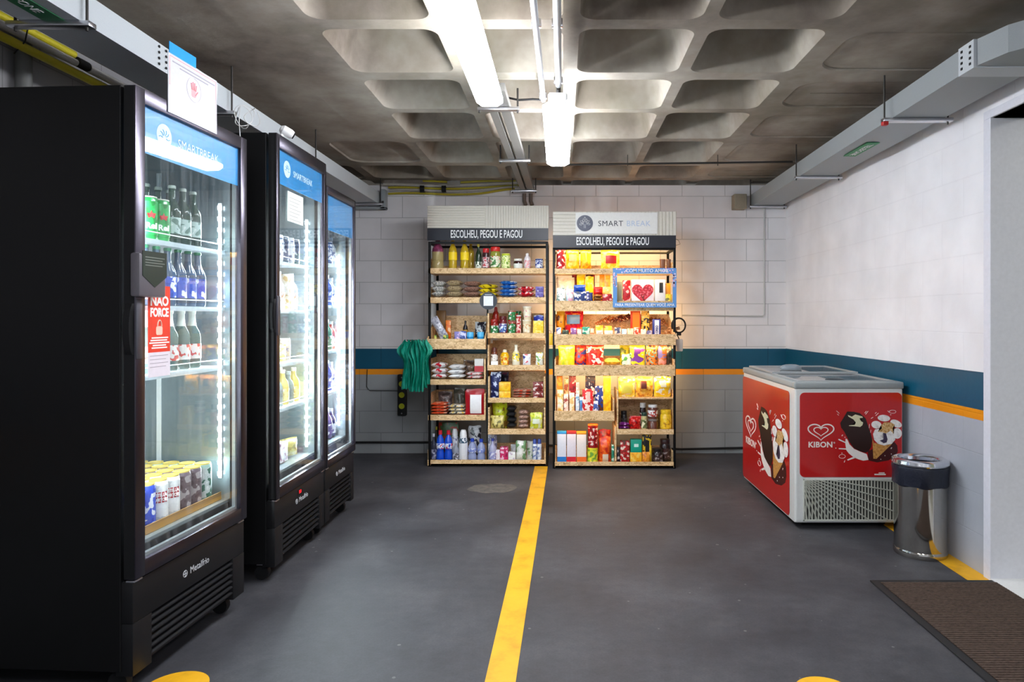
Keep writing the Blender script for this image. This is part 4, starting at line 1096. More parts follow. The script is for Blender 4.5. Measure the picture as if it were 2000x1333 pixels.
# ---- bottom tray
fb = fz(P1, 910)
place(P1, (835, 1066), fb, [
 ('box', 857, 897, 825, None, ((60, 96, 50), (170, 50, 30), (46, 70, 40)), 'carton', 'box', 'green and red carton at the back of the bottom left tray', {'dy': .26, 'd': .05}),
 ('bottle', 847, 857, 834, None, ((40, 40, 34), (206, 200, 60)), 'cleaner_bottle', 'bottle', 'dark bottle with yellow cap at the back left of the bottom tray', {'dy': .22}),
 ('bottle', 839, 853, 848, None, ((60, 64, 84), (200, 200, 214), ((120, 124, 150), (50, 54, 80), (200, 200, 214))), 'vinegar_bottle', 'bottle', 'dark see-through bottle at the left end of the bottom tray', {'clear': .3}),
 ('water', 852, 868, 841, None, ((20, 76, 200), (200, 30, 50), ((230, 236, 250), (20, 70, 190), (200, 40, 80))), 'detergent_bottle', 'bottle', 'bright blue detergent bottle with red cap, left of two', {}),
 ('water', 868, 884, 841, None, ((20, 76, 200), (200, 30, 50), ((230, 236, 250), (20, 70, 190), (200, 40, 80))), 'detergent_bottle', 'bottle', 'bright blue detergent bottle with red cap, right of two', {}),
 ('jug', 881, 896, 838, None, ((226, 228, 232), (236, 236, 238), ((210, 212, 222), (120, 120, 150), (230, 230, 236))), 'bleach_bottle', 'bottle', 'white bottle with domed top behind the right blue detergent', {'dy': .15}),
 ('bottle', 884, 897, 862, None, ((176, 180, 196), (200, 200, 210), ((90, 90, 100), (200, 200, 210), (160, 160, 170))), 'alcohol_bottle', 'bottle', 'small clear bottle between the blue and the white bottles', {'clear': .4, 'dy': .05}),
 ('jug', 896, 914, 840, None, ((236, 236, 240), (240, 240, 242), ((60, 90, 110), (220, 224, 230), (230, 230, 236))), 'bleach_bottle', 'bottle', 'large white bleach bottle with grey blue neck label', {}),
 ('bag', 914, 940, 832, None, ((190, 190, 196), (40, 40, 50), (210, 210, 216)), 'soap_bag', 'bag', 'white and black bag behind the lilac bottles', {'dy': .2}),
 ('water', 914, 931, 857, None, ((170, 180, 220), (40, 70, 180), ((130, 144, 210), (220, 224, 240), (190, 196, 230))), 'water_bottle', 'bottle', 'pale blue bottle with blue cap, left of two near the centre', {'clear': .3}),
 ('water', 932, 948, 858, None, ((170, 180, 220), (40, 70, 180), ((130, 144, 210), (220, 224, 240), (190, 196, 230))), 'water_bottle', 'bottle', 'pale blue bottle with blue cap, right of two near the centre', {'clear': .3}),
 ('box', 953, 971, 849, None, ((222, 222, 230), (130, 130, 160), (236, 236, 240)), 'carton', 'box', 'tall white carton behind the tall lilac bottle', {'dy': .13, 'd': .04}),
 ('bottle', 954.5, 970, 857, None, ((190, 190, 220), (70, 80, 170), ((150, 150, 200), (220, 220, 236), (190, 190, 220))), 'softener_bottle', 'bottle', 'tall lilac bottle right of the middle post', {'clear': .2}),
 ('box', 969, 977, 879, None, ((226, 214, 220), (190, 60, 110), (236, 230, 234)), 'small_box', 'box', 'small white box with pink print beside the magenta box', {'dy': .05, 'd': .04}),
 ('box', 977, 993, 873, None, ((200, 36, 96), (236, 190, 210), (150, 20, 70)), 'small_box', 'box', 'magenta box in the bottom left tray', {'dy': .06}),
 ('box', 998, 1008, 868, None, ((180, 184, 186), (120, 130, 136), (214, 216, 220)), 'small_box', 'box', 'narrow grey box behind the white box', {'dy': .15}),
 ('box', 993, 1007, 883, None, ((232, 230, 226), (200, 180, 196), (240, 240, 240)), 'small_box', 'box', 'low white box right of the magenta box', {'dy': .05}),
 ('bag', 1007, 1028, 861, None, ((214, 216, 206), (110, 150, 100), (236, 236, 230)), 'tissue_pack', 'pack', 'white and green pack, left of two in the bottom tray', {}),
 ('bag', 1028, 1042, 862, None, ((204, 208, 200), (110, 150, 100), (226, 230, 220)), 'tissue_pack', 'pack', 'white and green pack, right of two in the bottom tray', {'dy': .12}),
 ('spray', 1040, 1049, 858, None, ((224, 228, 236), (60, 80, 160), ((200, 206, 220), (90, 110, 170), (230, 232, 240))), 'spray_can', 'can', 'white spray can with blue cap, left of two', {}),
 ('spray', 1049, 1058, 858, None, ((224, 228, 236), (60, 80, 160), ((200, 206, 220), (90, 110, 170), (230, 232, 240))), 'spray_can', 'can', 'white spray can with blue cap, right of two', {}),
])
for u in (860, 876):
    text('brand_mark', 'YPÊ', 0.026, M((20, 60, 180), 0.4), [o for o in bpy.data.objects if o.name.startswith('detergent_bottle')][0 if u == 860 else 1], (0, -0.040, 0.115), sx=1.0)

# ================= right unit
OR = (240, 130, 20); YB = (248, 200, 30); GD = (214, 160, 60)
place(P2, (1083, 1316), fz(P2, 535), [
 ('tube', 1087, 1104, 481.5, None, ((186, 24, 34), (200, 190, 180), ((186, 24, 34), (240, 236, 230), (150, 16, 24))), 'chip_tube', 'tube', 'tall red crisp tube at the left end of the top right shelf', {}),
 ('bag', 1105, 1132, 482, None, ((250, 196, 24), (252, 220, 90), (236, 160, 20)), 'chip_bag', 'bag', 'yellow chip bag with pale badge beside the red tube', {'panel': (250, 226, 130)}),
 ('bag', 1133, 1155, 484, None, ((246, 176, 20), (250, 206, 40), (214, 130, 20)), 'chip_bag', 'bag', 'smaller orange yellow chip bag, third item on the top right shelf', {}),
 ('bag', 1173, 1211, 484, None, ((248, 206, 40), (252, 236, 120), (240, 180, 30)), 'chip_bag', 'bag', 'yellow snack bag with a red label on the top right shelf', {'panel': (214, 34, 30), 'pb': (.24, .80, .34, .66)}),
 ('cup', 1288, 1300, 507, None, ((110, 76, 56), (96, 62, 46)), 'cocoa_pot', 'pot', 'brown pot at the right end of the top right shelf, left of two', {}),
 ('cup', 1301, 1313, 507, None, ((110, 76, 56), (96, 62, 46)), 'cocoa_pot', 'pot', 'brown pot at the right end of the top right shelf, right of two', {}),
])
f2 = fz(P2, 607.5)
place(P2, (1083, 1316), f2, [
 ('bag', 1085, 1123, 543, None, ((240, 226, 200), (226, 200, 180), (250, 244, 230)), 'cracker_bag', 'bag', 'large cream bag at the back left of the second right shelf', {'dy': .2}),
 ('box', 1085, 1104, 563, None, ((226, 232, 228), (120, 150, 140), (240, 244, 240)), 'small_carton', 'box', 'small white carton at the left end of the second right shelf', {}),
 ('bag', 1104, 1120, 565, None, ((190, 220, 236), (220, 160, 180), (236, 244, 248)), 'candy_pack', 'pack', 'pale blue pack next to the small white carton', {}),
 ('box', 1117, 1128, 536, None, ((140, 20, 30), (100, 14, 24), (190, 60, 60)), 'chocolate_bar', 'bar', 'dark red bar showing behind the yellow packs, left one', {'dy': .26, 'd': .02}),
 ('box', 1144, 1162, 536, None, ((96, 24, 40), (60, 14, 24), (190, 60, 60)), 'chocolate_bar', 'bar', 'dark red bar showing behind the yellow packs, right one', {'dy': .26, 'd': .02}),
 ('bag', 1126, 1143, 536, None, ((250, 206, 20), (252, 226, 90), (236, 170, 20)), 'biscuit_pack', 'pack', 'yellow upright pack on the second right shelf, left of two', {'dy': .18}),
 ('bag', 1143, 1160, 540, None, ((248, 212, 30), (250, 236, 130), (230, 176, 20)), 'biscuit_pack', 'pack', 'yellow upright pack with pale centre, right of two', {'dy': .15}),
 ('box', 1120, 1145, 570, None, ((20, 50, 120), (226, 230, 226), (20, 30, 40)), 'cookie_pack', 'pack', 'dark blue cookie pack with white print, under a plain blue one', {'d': .05}),
 ('bag', 1120, 1144, 557, 570, (26, 80, 190), 'cookie_pack', 'pack', 'plain blue pack lying on the printed dark blue pack', {'d': .05}),
 ('tube', 1145, 1151, 569, None, ((60, 70, 150), (230, 230, 240), ((220, 224, 240), (40, 50, 130), (90, 90, 170))), 'candy_tube', 'tube', 'slim white and blue tube beside the dark blue pack'),
 ('tube', 1151, 1158, 572, None, ((36, 40, 110), (50, 60, 140)), 'candy_tube', 'tube', 'slim dark blue tube, right of the white one'),
 ('bag', 1159, 1177, 561, 576, (214, 26, 26), 'candy_pack', 'pack', 'shiny red pack on the second right shelf', {'d': .05}),
 ('sack', 1158, 1177, 576, 588, ((150, 100, 56), (230, 200, 150), (110, 60, 36)), 'chocolate_pack', 'pack', 'brown flat pack under the shiny red pack', {'n': 2, 'd': .1}),
 ('box', 1171, 1181, 537, None, ((244, 150, 24), (250, 190, 60), (220, 120, 20)), 'wafer_pack', 'pack', 'tall orange wafer pack on the second right shelf, left of two', {'dy': .17, 'd': .03}),
 ('box', 1182, 1192, 538, None, ((246, 160, 20), (250, 196, 60), (226, 130, 20)), 'wafer_pack', 'pack', 'tall orange wafer pack on the second right shelf, right of two', {'dy': .17, 'd': .03}),
 ('box', 1177, 1194, 561, 575, ((246, 214, 110), (250, 230, 160), (230, 180, 60)), 'small_box', 'box', 'pale yellow box on top of the red boxes', {'d': .04}),
 ('bricks', 1176, 1195, 575, None, ((176, 24, 40), (230, 180, 170), (120, 14, 26)), 'small_box', 'box', 'flat red box left of the blue framed sign', {}),
 ('box', 1204, 1215, 551, None, (140, 142, 120), 'book_box', 'box', 'grey green box inside the blue sign frame, leftmost', {'d': .05}),
 ('box', 1216, 1231, 548, None, ((196, 26, 34), (240, 200, 190), (160, 16, 24)), 'chocolate_box', 'box', 'red chocolate box seen through the blue sign frame', {'d': .05}),
 ('box', 1232, 1277, 547, None, (240, 236, 240), 'gift_box', 'box', 'white gift box with a big red heart behind the blue frame', {'d': .05}),
 ('box', 1278, 1299, 547, None, (236, 234, 232), 'gift_box', 'box', 'white gift box with a dark label and brown bow', {'d': .05, 'panel': (40, 40, 44), 'pb': (.42, .78, .55, .90)}),
 ('box', 1300, 1312, 554, None, (240, 160, 30), 'gift_box', 'box', 'orange box at the right inside the blue sign frame', {'d': .05, 'dy': .1}),
 ('bag', 1298, 1312, 575, None, ((230, 220, 70), (120, 120, 60), (250, 240, 150)), 'candy_pack', 'pack', 'yellow flowery pack at the bottom right of the blue frame', {'dy': .05, 'd': .02}),
])
# heart on the gift box
gb = [o for o in bpy.data.objects if o.name.startswith('gift_box')][0]
hy = -0.0255
bm = nb()
hp_ = []
for i in range(40):
    t = 2 * pi * i / 40
    hp_.append((0.0057 * 16 * sin(t) ** 3, 0.0057 * (13 * cos(t) - 5 * cos(2 * t) - 2 * cos(3 * t) - cos(4 * t)) + 0.138))
add_prism(bm, hp_, 0.0012)
obj('heart_print', bm, PR((206, 40, 56), (226, 120, 130), (150, 40, 50), 60, 2), gb, loc=(0, hy, 0))
bm = nb(); add_tube(bm, [(0.0, -0.03, 0.09), (0.014, -0.03, 0.12), (-0.014, -0.03, 0.12), (0.0, -0.03, 0.09), (0.024, -0.03, 0.06)], 0.003, 6)
obj('ribbon', bm, M((110, 60, 50), 0.5), gb)
# angled bin goods
f3 = fz(P2, 674)
bars = []
place(P2, (1083, 1318), f3, [
 ('bag', 1084, 1104, 608, None, ((240, 170, 30), (110, 60, 30), (246, 190, 60)), 'candy_bag', 'bag', 'orange sweets bag at the back left corner of the right angled bin', {'dy': .24, 'up': .08}),
 ('bag', 1103, 1140, 606, None, ((206, 26, 44), (240, 150, 60), (160, 16, 60)), 'candy_bag', 'bag', 'large red sweets bag with blue panel in the angled bin', {'dy': .20, 'up': .07, 'panel': (96, 130, 170), 'pb': (.1, .8, .42, .8)}),
 ('box', 1231, 1251, 603, None, (206, 50, 16), 'chocolate_box', 'box', 'red and orange box standing at the back of the angled bin', {'dy': .22, 'up': .07, 'd': .03, 'panel': (240, 130, 20), 'pb': (.2, .9, .08, .85)}),
 ('box', 1252, 1268, 607, None, ((244, 200, 90), (40, 44, 60), (250, 226, 160)), 'wafer_box', 'box', 'yellow and black pack beside the red and orange box', {'dy': .24, 'up': .08, 'd': .03}),
 ('box', 1086, 1096, 640, None, ((226, 232, 246), (90, 120, 200), (240, 244, 250)), 'gum_pack', 'pack', 'white and blue gum pack at the left front of the right bin', {'d': .03}),
 ('box', 1098, 1111, 645, None, ((60, 80, 60), (214, 220, 206), (30, 40, 34)), 'gum_pack', 'pack', 'low dark green gum pack at the front of the right bin', {'d': .03}),
 ('box', 1114, 1126, 641, None, ((130, 90, 160), (230, 200, 220), (90, 50, 120)), 'gum_pack', 'pack', 'purple gum pack at the front of the right bin', {'d': .03}),
 ('box', 1127, 1136, 643, None, ((206, 216, 206), (140, 160, 170), (236, 240, 236)), 'gum_pack', 'pack', 'pale green gum pack left of the teal one', {'d': .03}),
 ('box', 1137, 1152, 639, None, ((20, 150, 130), (190, 226, 214), (16, 120, 110)), 'gum_pack', 'pack', 'teal gum pack at the front of the right bin', {'d': .03}),
 ('box', 1153, 1160, 642, None, ((240, 230, 190), (200, 140, 100), (250, 244, 220)), 'gum_pack', 'pack', 'small cream gum pack right of the teal one', {'d': .03}),
 ('box', 1163, 1178, 636, None, ((244, 200, 30), (250, 230, 120), (220, 150, 30)), 'candy_roll', 'pack', 'yellow sweets pack at the centre of the right bin, left of two', {'d': .03, 'dy': .11, 'up': .02}),
 ('box', 1179, 1195, 637, None, ((244, 190, 40), (140, 60, 30), (250, 220, 100)), 'candy_roll', 'pack', 'yellow and brown sweets pack at the centre of the right bin', {'d': .03, 'dy': .11, 'up': .02}),
 ('box', 1164, 1178, 646, None, ((240, 236, 230), (200, 190, 180), (250, 250, 246)), 'gum_pack', 'pack', 'white gum pack before the yellow sweets pack', {'d': .03}),
 ('box', 1180, 1197, 646, None, ((238, 226, 216), (214, 180, 170), (250, 246, 240)), 'gum_pack', 'pack', 'white and pink gum pack before the yellow and brown pack', {'d': .03}),
 ('box', 1200, 1213, 640, None, ((226, 214, 200), (70, 80, 120), (236, 230, 226)), 'gum_pack', 'pack', 'white gum pack with dark dots right of the bin centre', {'d': .03}),
 ('box', 1214, 1224, 643, None, ((170, 214, 236), (236, 244, 250), (120, 170, 210)), 'gum_pack', 'pack', 'pale blue gum pack right of the bin centre', {'d': .03}),
 ('box', 1225, 1237, 642, None, ((236, 232, 196), (200, 190, 120), (250, 246, 226)), 'gum_pack', 'pack', 'cream gum pack left of the red edged pack', {'d': .03}),
 ('box', 1238, 1250, 640, None, ((240, 220, 200), (220, 80, 50), (250, 240, 230)), 'gum_pack', 'pack', 'cream gum pack with a red edge', {'d': .03}),
 ('box', 1251, 1262, 643, None, ((236, 226, 206), (110, 90, 90), (250, 246, 236)), 'gum_pack', 'pack', 'cream gum pack with small dark print', {'d': .03}),
 ('box', 1263, 1273, 646, None, ((200, 200, 226), (100, 100, 150), (240, 240, 250)), 'gum_pack', 'pack', 'low lilac gum pack before the blue and white pack', {'d': .03}),
 ('box', 1274, 1290, 624, None, ((40, 50, 130), (40, 50, 130), (40, 50, 130)), 'wafer_pack', 'pack', 'upright blue pack with white lettering in the right bin', {'d': .035, 'panel': (226, 228, 240), 'pb': (.25, .8, .1, .95)}),
], slope=0.09)
bis = [o for o in bpy.data.objects if o.get('label', '').startswith('upright blue pack with white lettering')][0]
text('brand_text', 'BIS OREO', 0.030, M((40, 44, 110), 0.4), bis, (0.0015, -0.0195, 0.062), rot=(pi / 2, -pi / 2, 0), sx=0.78, bold=0.0008)
rn = random.Random(3)
def lying_bar(u, v, L, w, ang, col, label, dy, name='chocolate_bar', up=0, grp=None):
    Y = P2.Y + dy
    m_ = PR(col, tuple(int(c * 0.6) for c in col), (226, 190, 150), 60, int(u) % 7)
    bm = add_pillow(nb(), w, L, w * 0.55, int(u), crimp=0.1, nx=6, nz=8, wr=0.05)
    tag(obj(name, bm, m_, None, loc=(wx(u, Y), Y, wz(v - 3, Y)), rot=(radians(-35), radians(ang), 0)), label, 'bar', grp)
for i in range(9):
    lying_bar(1163 + i * 7.6, 637 - 1.7 * (i % 3) - 0.9 * i, 0.10, 0.028, 62 - 3 * (i % 4), (110, 40, 34) if i > 3 else (176, 96, 40),
              'brown wrapped chocolate bar in the slanting row of bars, %s from its right' % ['last', 'fourth', 'third', 'second', 'first'][i - 4] if i > 3 else 'orange brown wrapped bar in the slanting row of bars, %s from its left' % ['first', 'second', 'third', 'fourth'][i], 0.22, grp='chocolate bars slanting at the back of the right bin')
for i in range(5):
    lying_bar(1272 + i * 7.5, 636 + 1.0 * i, 0.085, 0.028, -28, (150, 90, 50), 'golden brown bar leaning in the right angled bin, %s from the left' % ['first', 'second', 'third', 'fourth', 'fifth'][i], 0.24, grp='golden bars at the right back corner of the right bin')
for i in range(4):
    lying_bar(1297 + i * 5.4, 653 - (i % 2) * 6, 0.09, 0.03, 80, (190, 130, 80), 'tan bar lying in the right front bin corner, %s from the left' % ['first', 'second', 'third', 'fourth'][i], 0.06 + 0.035 * i, grp='tan bars at the right front corner of the right bin')

place(P2, (1083, 1318), fz(P2, 734), [
 ('bag', 1090, 1123, 672, None, ((246, 232, 40), (250, 240, 110), (200, 220, 60)), 'chip_bag', 'bag', 'bright yellow chip bag at the left end of the fourth right shelf', {'d': .06}),
 ('bag', 1122, 1146, 672, None, ((190, 40, 34), (40, 60, 140), (230, 110, 50)), 'chip_bag', 'bag', 'red and blue chip bag, second on the fourth right shelf', {'d': .05, 'dy': .1}),
 ('bag', 1144, 1180, 671, None, ((206, 34, 26), (236, 226, 216), (230, 70, 40)), 'chip_bag', 'bag', 'red and white chip bag, third on the fourth right shelf', {'d': .06}),
 ('sack', 1180, 1212, 701, 713, ((246, 226, 60), (200, 190, 60), (250, 240, 120)), 'chip_bag', 'bag', 'yellow bag lying flat in the middle of the fourth right shelf', {'d': .15}),
 ('bag', 1210, 1230, 673, None, ((226, 220, 50), (110, 130, 50), (240, 236, 100)), 'chip_bag', 'bag', 'yellow bag with green speckles behind the green and white one', {'dy': .17, 'd': .04}),
 ('bag', 1214, 1233, 692, None, ((220, 226, 206), (90, 170, 70), (240, 240, 230)), 'chip_bag', 'bag', 'small green and white bag in front of the speckled yellow one', {'dy': .05, 'd': .03}),
 ('bag', 1229, 1260, 672, None, ((240, 226, 40), (120, 60, 160), (226, 200, 236)), 'chip_bag', 'bag', 'yellow and purple chip bag right of centre on the fourth shelf', {'d': .05, 'sc': 14}),
 ('bag', 1256, 1266, 675, None, ((160, 210, 220), (226, 240, 240), (100, 160, 180)), 'chip_bag', 'bag', 'narrow pale blue bag between purple and orange ones', {'dy': .12, 'd': .03}),
 ('bag', 1261, 1284, 672, None, ((236, 130, 30), (70, 50, 70), (120, 200, 190)), 'chip_bag', 'bag', 'orange bag with many coloured print on the fourth right shelf', {'d': .05, 'sc': 40}),
 ('bag', 1284, 1303, 674, None, ((196, 110, 50), (130, 120, 190), (230, 150, 130)), 'chip_bag', 'bag', 'orange bag with lilac centre near the right end of the fourth shelf', {'d': .05, 'sc': 20}),
 ('bag', 1301, 1315, 674, None, ((60, 56, 46), (150, 150, 130), (30, 30, 28)), 'chip_bag', 'bag', 'dark shiny bag at the right end of the fourth right shelf', {'d': .05}),
])
place(P2, (1083, 1200), fz(P2, 822), [
 ('box', 1087, 1099, 735, None, ((246, 150, 20), (250, 190, 40), (226, 120, 20)), 'biscuit_roll', 'pack', 'tall orange biscuit pack at the back left of the fifth right shelf', {'dy': .18, 'd': .04}),
 ('box', 1088, 1100, 762, None, ((250, 236, 190), (240, 190, 90), (255, 250, 236)), 'biscuit_roll', 'pack', 'cream biscuit pack before the tall orange one', {'d': .04}),
 ('box', 1101, 1110, 739, None, ((206, 170, 110), (150, 80, 50), (236, 220, 190)), 'biscuit_roll', 'pack', 'tall tan biscuit pack, second from the left at the back', {'dy': .16, 'd': .04}),
 ('box', 1101, 1110, 770, None, ((236, 210, 190), (170, 70, 60), (250, 240, 230)), 'biscuit_roll', 'pack', 'white and brown biscuit pack before the tall tan one', {'d': .04}),
 ('box', 1111, 1125, 735, None, ((150, 24, 34), (230, 190, 180), (100, 14, 24)), 'biscuit_box', 'box', 'tall dark red biscuit box on the fifth right shelf', {'dy': .16, 'd': .04}),
 ('box', 1112, 1122, 768, None, ((244, 232, 200), (226, 190, 120), (250, 246, 236)), 'biscuit_roll', 'pack', 'cream biscuit pack before the dark red box', {'d': .04}),
 ('box', 1125, 1132, 747, None, ((170, 170, 180), (220, 220, 230), (130, 120, 130)), 'biscuit_roll', 'pack', 'slim grey biscuit pack on the fifth right shelf', {'dy': .14, 'd': .03}),
 ('box', 1124, 1131, 770, None, ((206, 226, 240), (120, 170, 210), (240, 246, 250)), 'biscuit_roll', 'pack', 'slim pale blue pack at the front of the fifth right shelf', {'d': .03}),
 ('box', 1132, 1138, 776, None, ((90, 150, 206), (226, 236, 246), (60, 110, 180)), 'biscuit_roll', 'pack', 'short blue pack left of the red and white pack', {'d': .03}),
 ('box', 1143, 1163, 735, None, ((44, 32, 60), (226, 220, 226), (110, 60, 36)), 'cookie_box', 'box', 'tall dark purple cookie box with cookies pictured', {'dy': .17, 'd': .04, 'sc': 34}),
 ('box', 1137, 1159, 761, None, ((206, 30, 34), (236, 226, 220), (170, 20, 26)), 'cookie_box', 'box', 'red box with white print before the dark purple cookie box', {'d': .04, 'panel': (230, 200, 190), 'pb': (.35, .72, .55, .92)}),
 ('box', 1162, 1178, 754, None, ((34, 60, 150), (230, 226, 226), (90, 50, 36)), 'cookie_box', 'box', 'blue cookie box with biscuits pictured, tilted', {'dy': .10, 'd': .03}),
 ('box', 1159, 1168, 784, None, ((220, 226, 240), (60, 90, 170), (240, 244, 250)), 'biscuit_roll', 'pack', 'short white and blue pack right of the red box', {'d': .03, 'dy': .05}),
 ('box', 1178, 1193, 734, None, ((248, 206, 20), (236, 170, 20), (250, 220, 60)), 'wafer_box', 'box', 'tall yellow box at the right end of the fifth right shelf', {'dy': .07, 'd': .04}),
])
fb = P2.z(777.5) + 0.0005
place(P2, (1205, 1318), fb, [
 ('bag', 1203, 1241, 737, None, ((246, 222, 80), (250, 240, 190), (240, 200, 40)), 'bread_bag', 'bag', 'yellow bread bag, left of three above the dark compartment', {'panel': (248, 230, 90), 'pb': (.2, .8, .2, .75), 'd': .07}),
 ('bag', 1241, 1276, 736, None, ((232, 176, 60), (200, 120, 40), (246, 206, 110)), 'bread_bag', 'bag', 'golden bag with brown label, middle of three', {'panel': (110, 44, 20), 'pb': (.28, .6, .42, .8), 'd': .07}),
 ('bag', 1277, 1311, 736, None, ((246, 200, 30), (240, 236, 220), (250, 216, 70)), 'bread_bag', 'bag', 'yellow bag with white badge, right of three', {'panel': (250, 240, 200), 'pb': (.35, .68, .5, .8), 'd': .07}),
])
place(P2, (1205, 1318), fz(P2, 849), [
 ('sack', 1207, 1230, 826, 838, ((120, 30, 120), (214, 180, 214), (80, 16, 80)), 'chocolate_pack', 'pack', 'purple flat pack in the dark compartment', {'n': 2, 'd': .1}),
 ('jar', 1212, 1225, 803, None, ((34, 34, 34), (24, 24, 26), ((60, 56, 50), (30, 30, 30), (90, 80, 70))), 'coffee_jar', 'jar', 'dark jar behind the purple packs', {'dy': .17}),
 ('bag', 1228, 1252, 813, None, ((200, 20, 20), (120, 10, 14), (236, 110, 90)), 'candy_bag', 'bag', 'round shiny red bag in the dark compartment', {'d': .06}),
 ('jar', 1249, 1262, 787, None, ((46, 24, 24), (236, 232, 230), ((234, 226, 220), (120, 30, 30), (240, 236, 236))), 'spread_jar', 'jar', 'tall jar with white lid and label at the back centre', {'dy': .16}),
 ('jar', 1252, 1264, 806, None, ((190, 176, 120), (30, 60, 50), ((110, 120, 70), (230, 226, 190), (60, 70, 40))), 'coffee_jar', 'jar', 'jar with dark green lid in front of the white labelled jar', {}),
 ('jar', 1265, 1286, 818, None, ((96, 50, 34), (120, 110, 106)), 'spread_jar', 'jar', 'wide brown jar, lower of the stacked pair', {}),
 ('jar', 1265, 1285, 791, 818, ((90, 50, 40), (232, 232, 232), ((236, 232, 228), (170, 60, 50), (240, 240, 240))), 'spread_jar', 'jar', 'wide white lidded jar, upper of the stacked pair', {}),
 ('jar', 1289, 1312, 801, None, ((236, 190, 30), (240, 196, 40), ((240, 190, 30), (190, 130, 30), (250, 214, 80))), 'cocoa_tin', 'jar', 'yellow jar at the right of the dark compartment', {}),
])
fb = fz(P2, 914)
place(P2, (1083, 1318), fb, [
 ('box', 1088, 1106, 843, None, (224, 226, 236), 'milk_carton', 'carton', 'white carton with blue top and bottom, leftmost of three', {'panel': (30, 120, 200), 'pb': (0, 1, .0, .24), 'lid': (60, 160, 220), 'd': .06}),
 ('box', 1107, 1125, 843, None, (230, 222, 230), 'milk_carton', 'carton', 'white carton with red top and bottom, middle of three', {'panel': (206, 30, 50), 'pb': (0, 1, .0, .24), 'lid': (214, 50, 50), 'd': .06}),
 ('box', 1126, 1145, 844, None, (236, 226, 220), 'milk_carton', 'carton', 'white carton with orange top and bottom, rightmost of three', {'panel': (240, 110, 40), 'pb': (0, 1, .0, .24), 'lid': (246, 160, 40), 'd': .06}),
 ('can', 1147, 1168, 874, None, ((214, 206, 40), (230, 200, 60), ((206, 214, 50), (110, 160, 60), (236, 220, 70))), 'milk_tin', 'can', 'yellow green tin under the dark red one', {}),
 ('tube', 1148, 1168, 829, 874, ((150, 20, 24), (226, 110, 40), ((160, 24, 30), (230, 200, 190), (110, 14, 18))), 'chocolate_tin', 'can', 'tall dark red tin with orange lid standing on the yellow green tin', {}),
 ('bag', 1168, 1193, 839, None, ((210, 30, 20), (160, 20, 20), (236, 80, 40)), 'coffee_bag', 'bag', 'large red bag behind the orange coffee bag', {'dy': .18}),
 ('bag', 1170, 1193, 853, None, ((226, 80, 20), (190, 40, 20), (240, 120, 40)), 'coffee_bag', 'bag', 'orange coffee bag with a pale cup picture', {'panel': (232, 216, 190), 'pb': (.28, .78, .05, .38)}),
 ('box', 1194, 1199, 869, None, ((50, 140, 110), (210, 226, 216), (30, 110, 90)), 'tea_box', 'box', 'thin green box beside the orange coffee bag', {'d': .05}),
 ('box', 1202 + 3, 1210, 874, None, ((40, 30, 44), (214, 200, 190), (26, 18, 30)), 'tea_box', 'box', 'narrow dark box next to the wooden partition', {'d': .05}),
 ('box', 1211, 1229, 861, None, ((176, 28, 30), (226, 206, 190), (90, 50, 36)), 'cookie_box', 'box', 'red and brown box right of the wooden partition', {'d': .05}),
 ('box', 1230, 1253, 883, None, ((246, 176, 30), (250, 206, 90), (230, 150, 20)), 'tea_box', 'box', 'orange yellow box under the teal box', {'d': .06}),
 ('box', 1231, 1253, 858, 883, ((20, 156, 130), (20, 156, 130), (20, 156, 130)), 'tea_box', 'box', 'teal box with white print on the orange yellow box', {'d': .06, 'panel': (206, 236, 226), 'pb': (.3, .7, .42, .66)}),
 ('box', 1254, 1272, 849, None, ((244, 200, 30), (30, 26, 24), (250, 220, 90)), 'crisp_box', 'box', 'tall yellow and black box behind the disc pack', {'d': .05, 'dy': .1, 'panel': (26, 24, 24), 'pb': (.3, .75, .35, .8)}),
 ('bag', 1254, 1270, 883, None, ((236, 150, 40), (200, 110, 50), (246, 200, 110)), 'biscuit_pack', 'pack', 'orange pack with a round biscuit picture', {'dy': .035, 'd': .03}),
 ('jar', 1273, 1295, 876, None, ((34, 24, 24), (26, 20, 22), ((60, 40, 36), (150, 140, 140), (30, 22, 22))), 'chocolate_pot', 'jar', 'dark round pot, lower left of the pair at the right', {}),
 ('jar', 1288, 1315, 858, None, ((44, 28, 26), (60, 34, 34), ((70, 44, 40), (160, 150, 150), (36, 24, 24))), 'chocolate_pot', 'jar', 'tall dark round pot at the right end of the bottom right tray', {'dy': .14}),
])

# ---- blue framed card
YF = P2.Y - 0.045
bf = thing('framed_sign', 'blue picture frame sign hanging before the second shelf of the right unit', 'sign', (P2.x(1259) * YF / P2.Y, YF, wz(562.5, YF)))
x0, x1, z0, z1 = wx(1197, YF) - bf.location.x, wx(1321, YF) - bf.location.x, wz(601, YF) - bf.location.z, wz(524, YF) - bf.location.z
a, b_, c, d = wx(1205, YF) - bf.location.x, wx(1314, YF) - bf.location.x, wz(591.5, YF) - bf.location.z, wz(535, YF) - bf.location.z
bm = nb()
for q in ((x0, x1, d, z1), (x0, x1, z0, c), (x0, a, c, d), (b_, x1, c, d)):
    add_box(bm, q[0], q[1], -0.006, 0.006, q[2], q[3])
fr = obj('frame', bm, M((92, 146, 206), 0.45), bf, smooth=False)
text('sign_text', 'COM MUITO AMOR', 0.040, CHALK, fr, (0.02, -0.007, (d + z1) / 2), sx=1.0, bold=0.0006)
text('sign_text', 'PARA PRESENTEAR QUEM VOCÊ AMA', 0.034, CHALK, fr, (0.0, -0.007, (z0 + c) / 2), sx=0.86, bold=0.0005)
rn = random.Random(8)
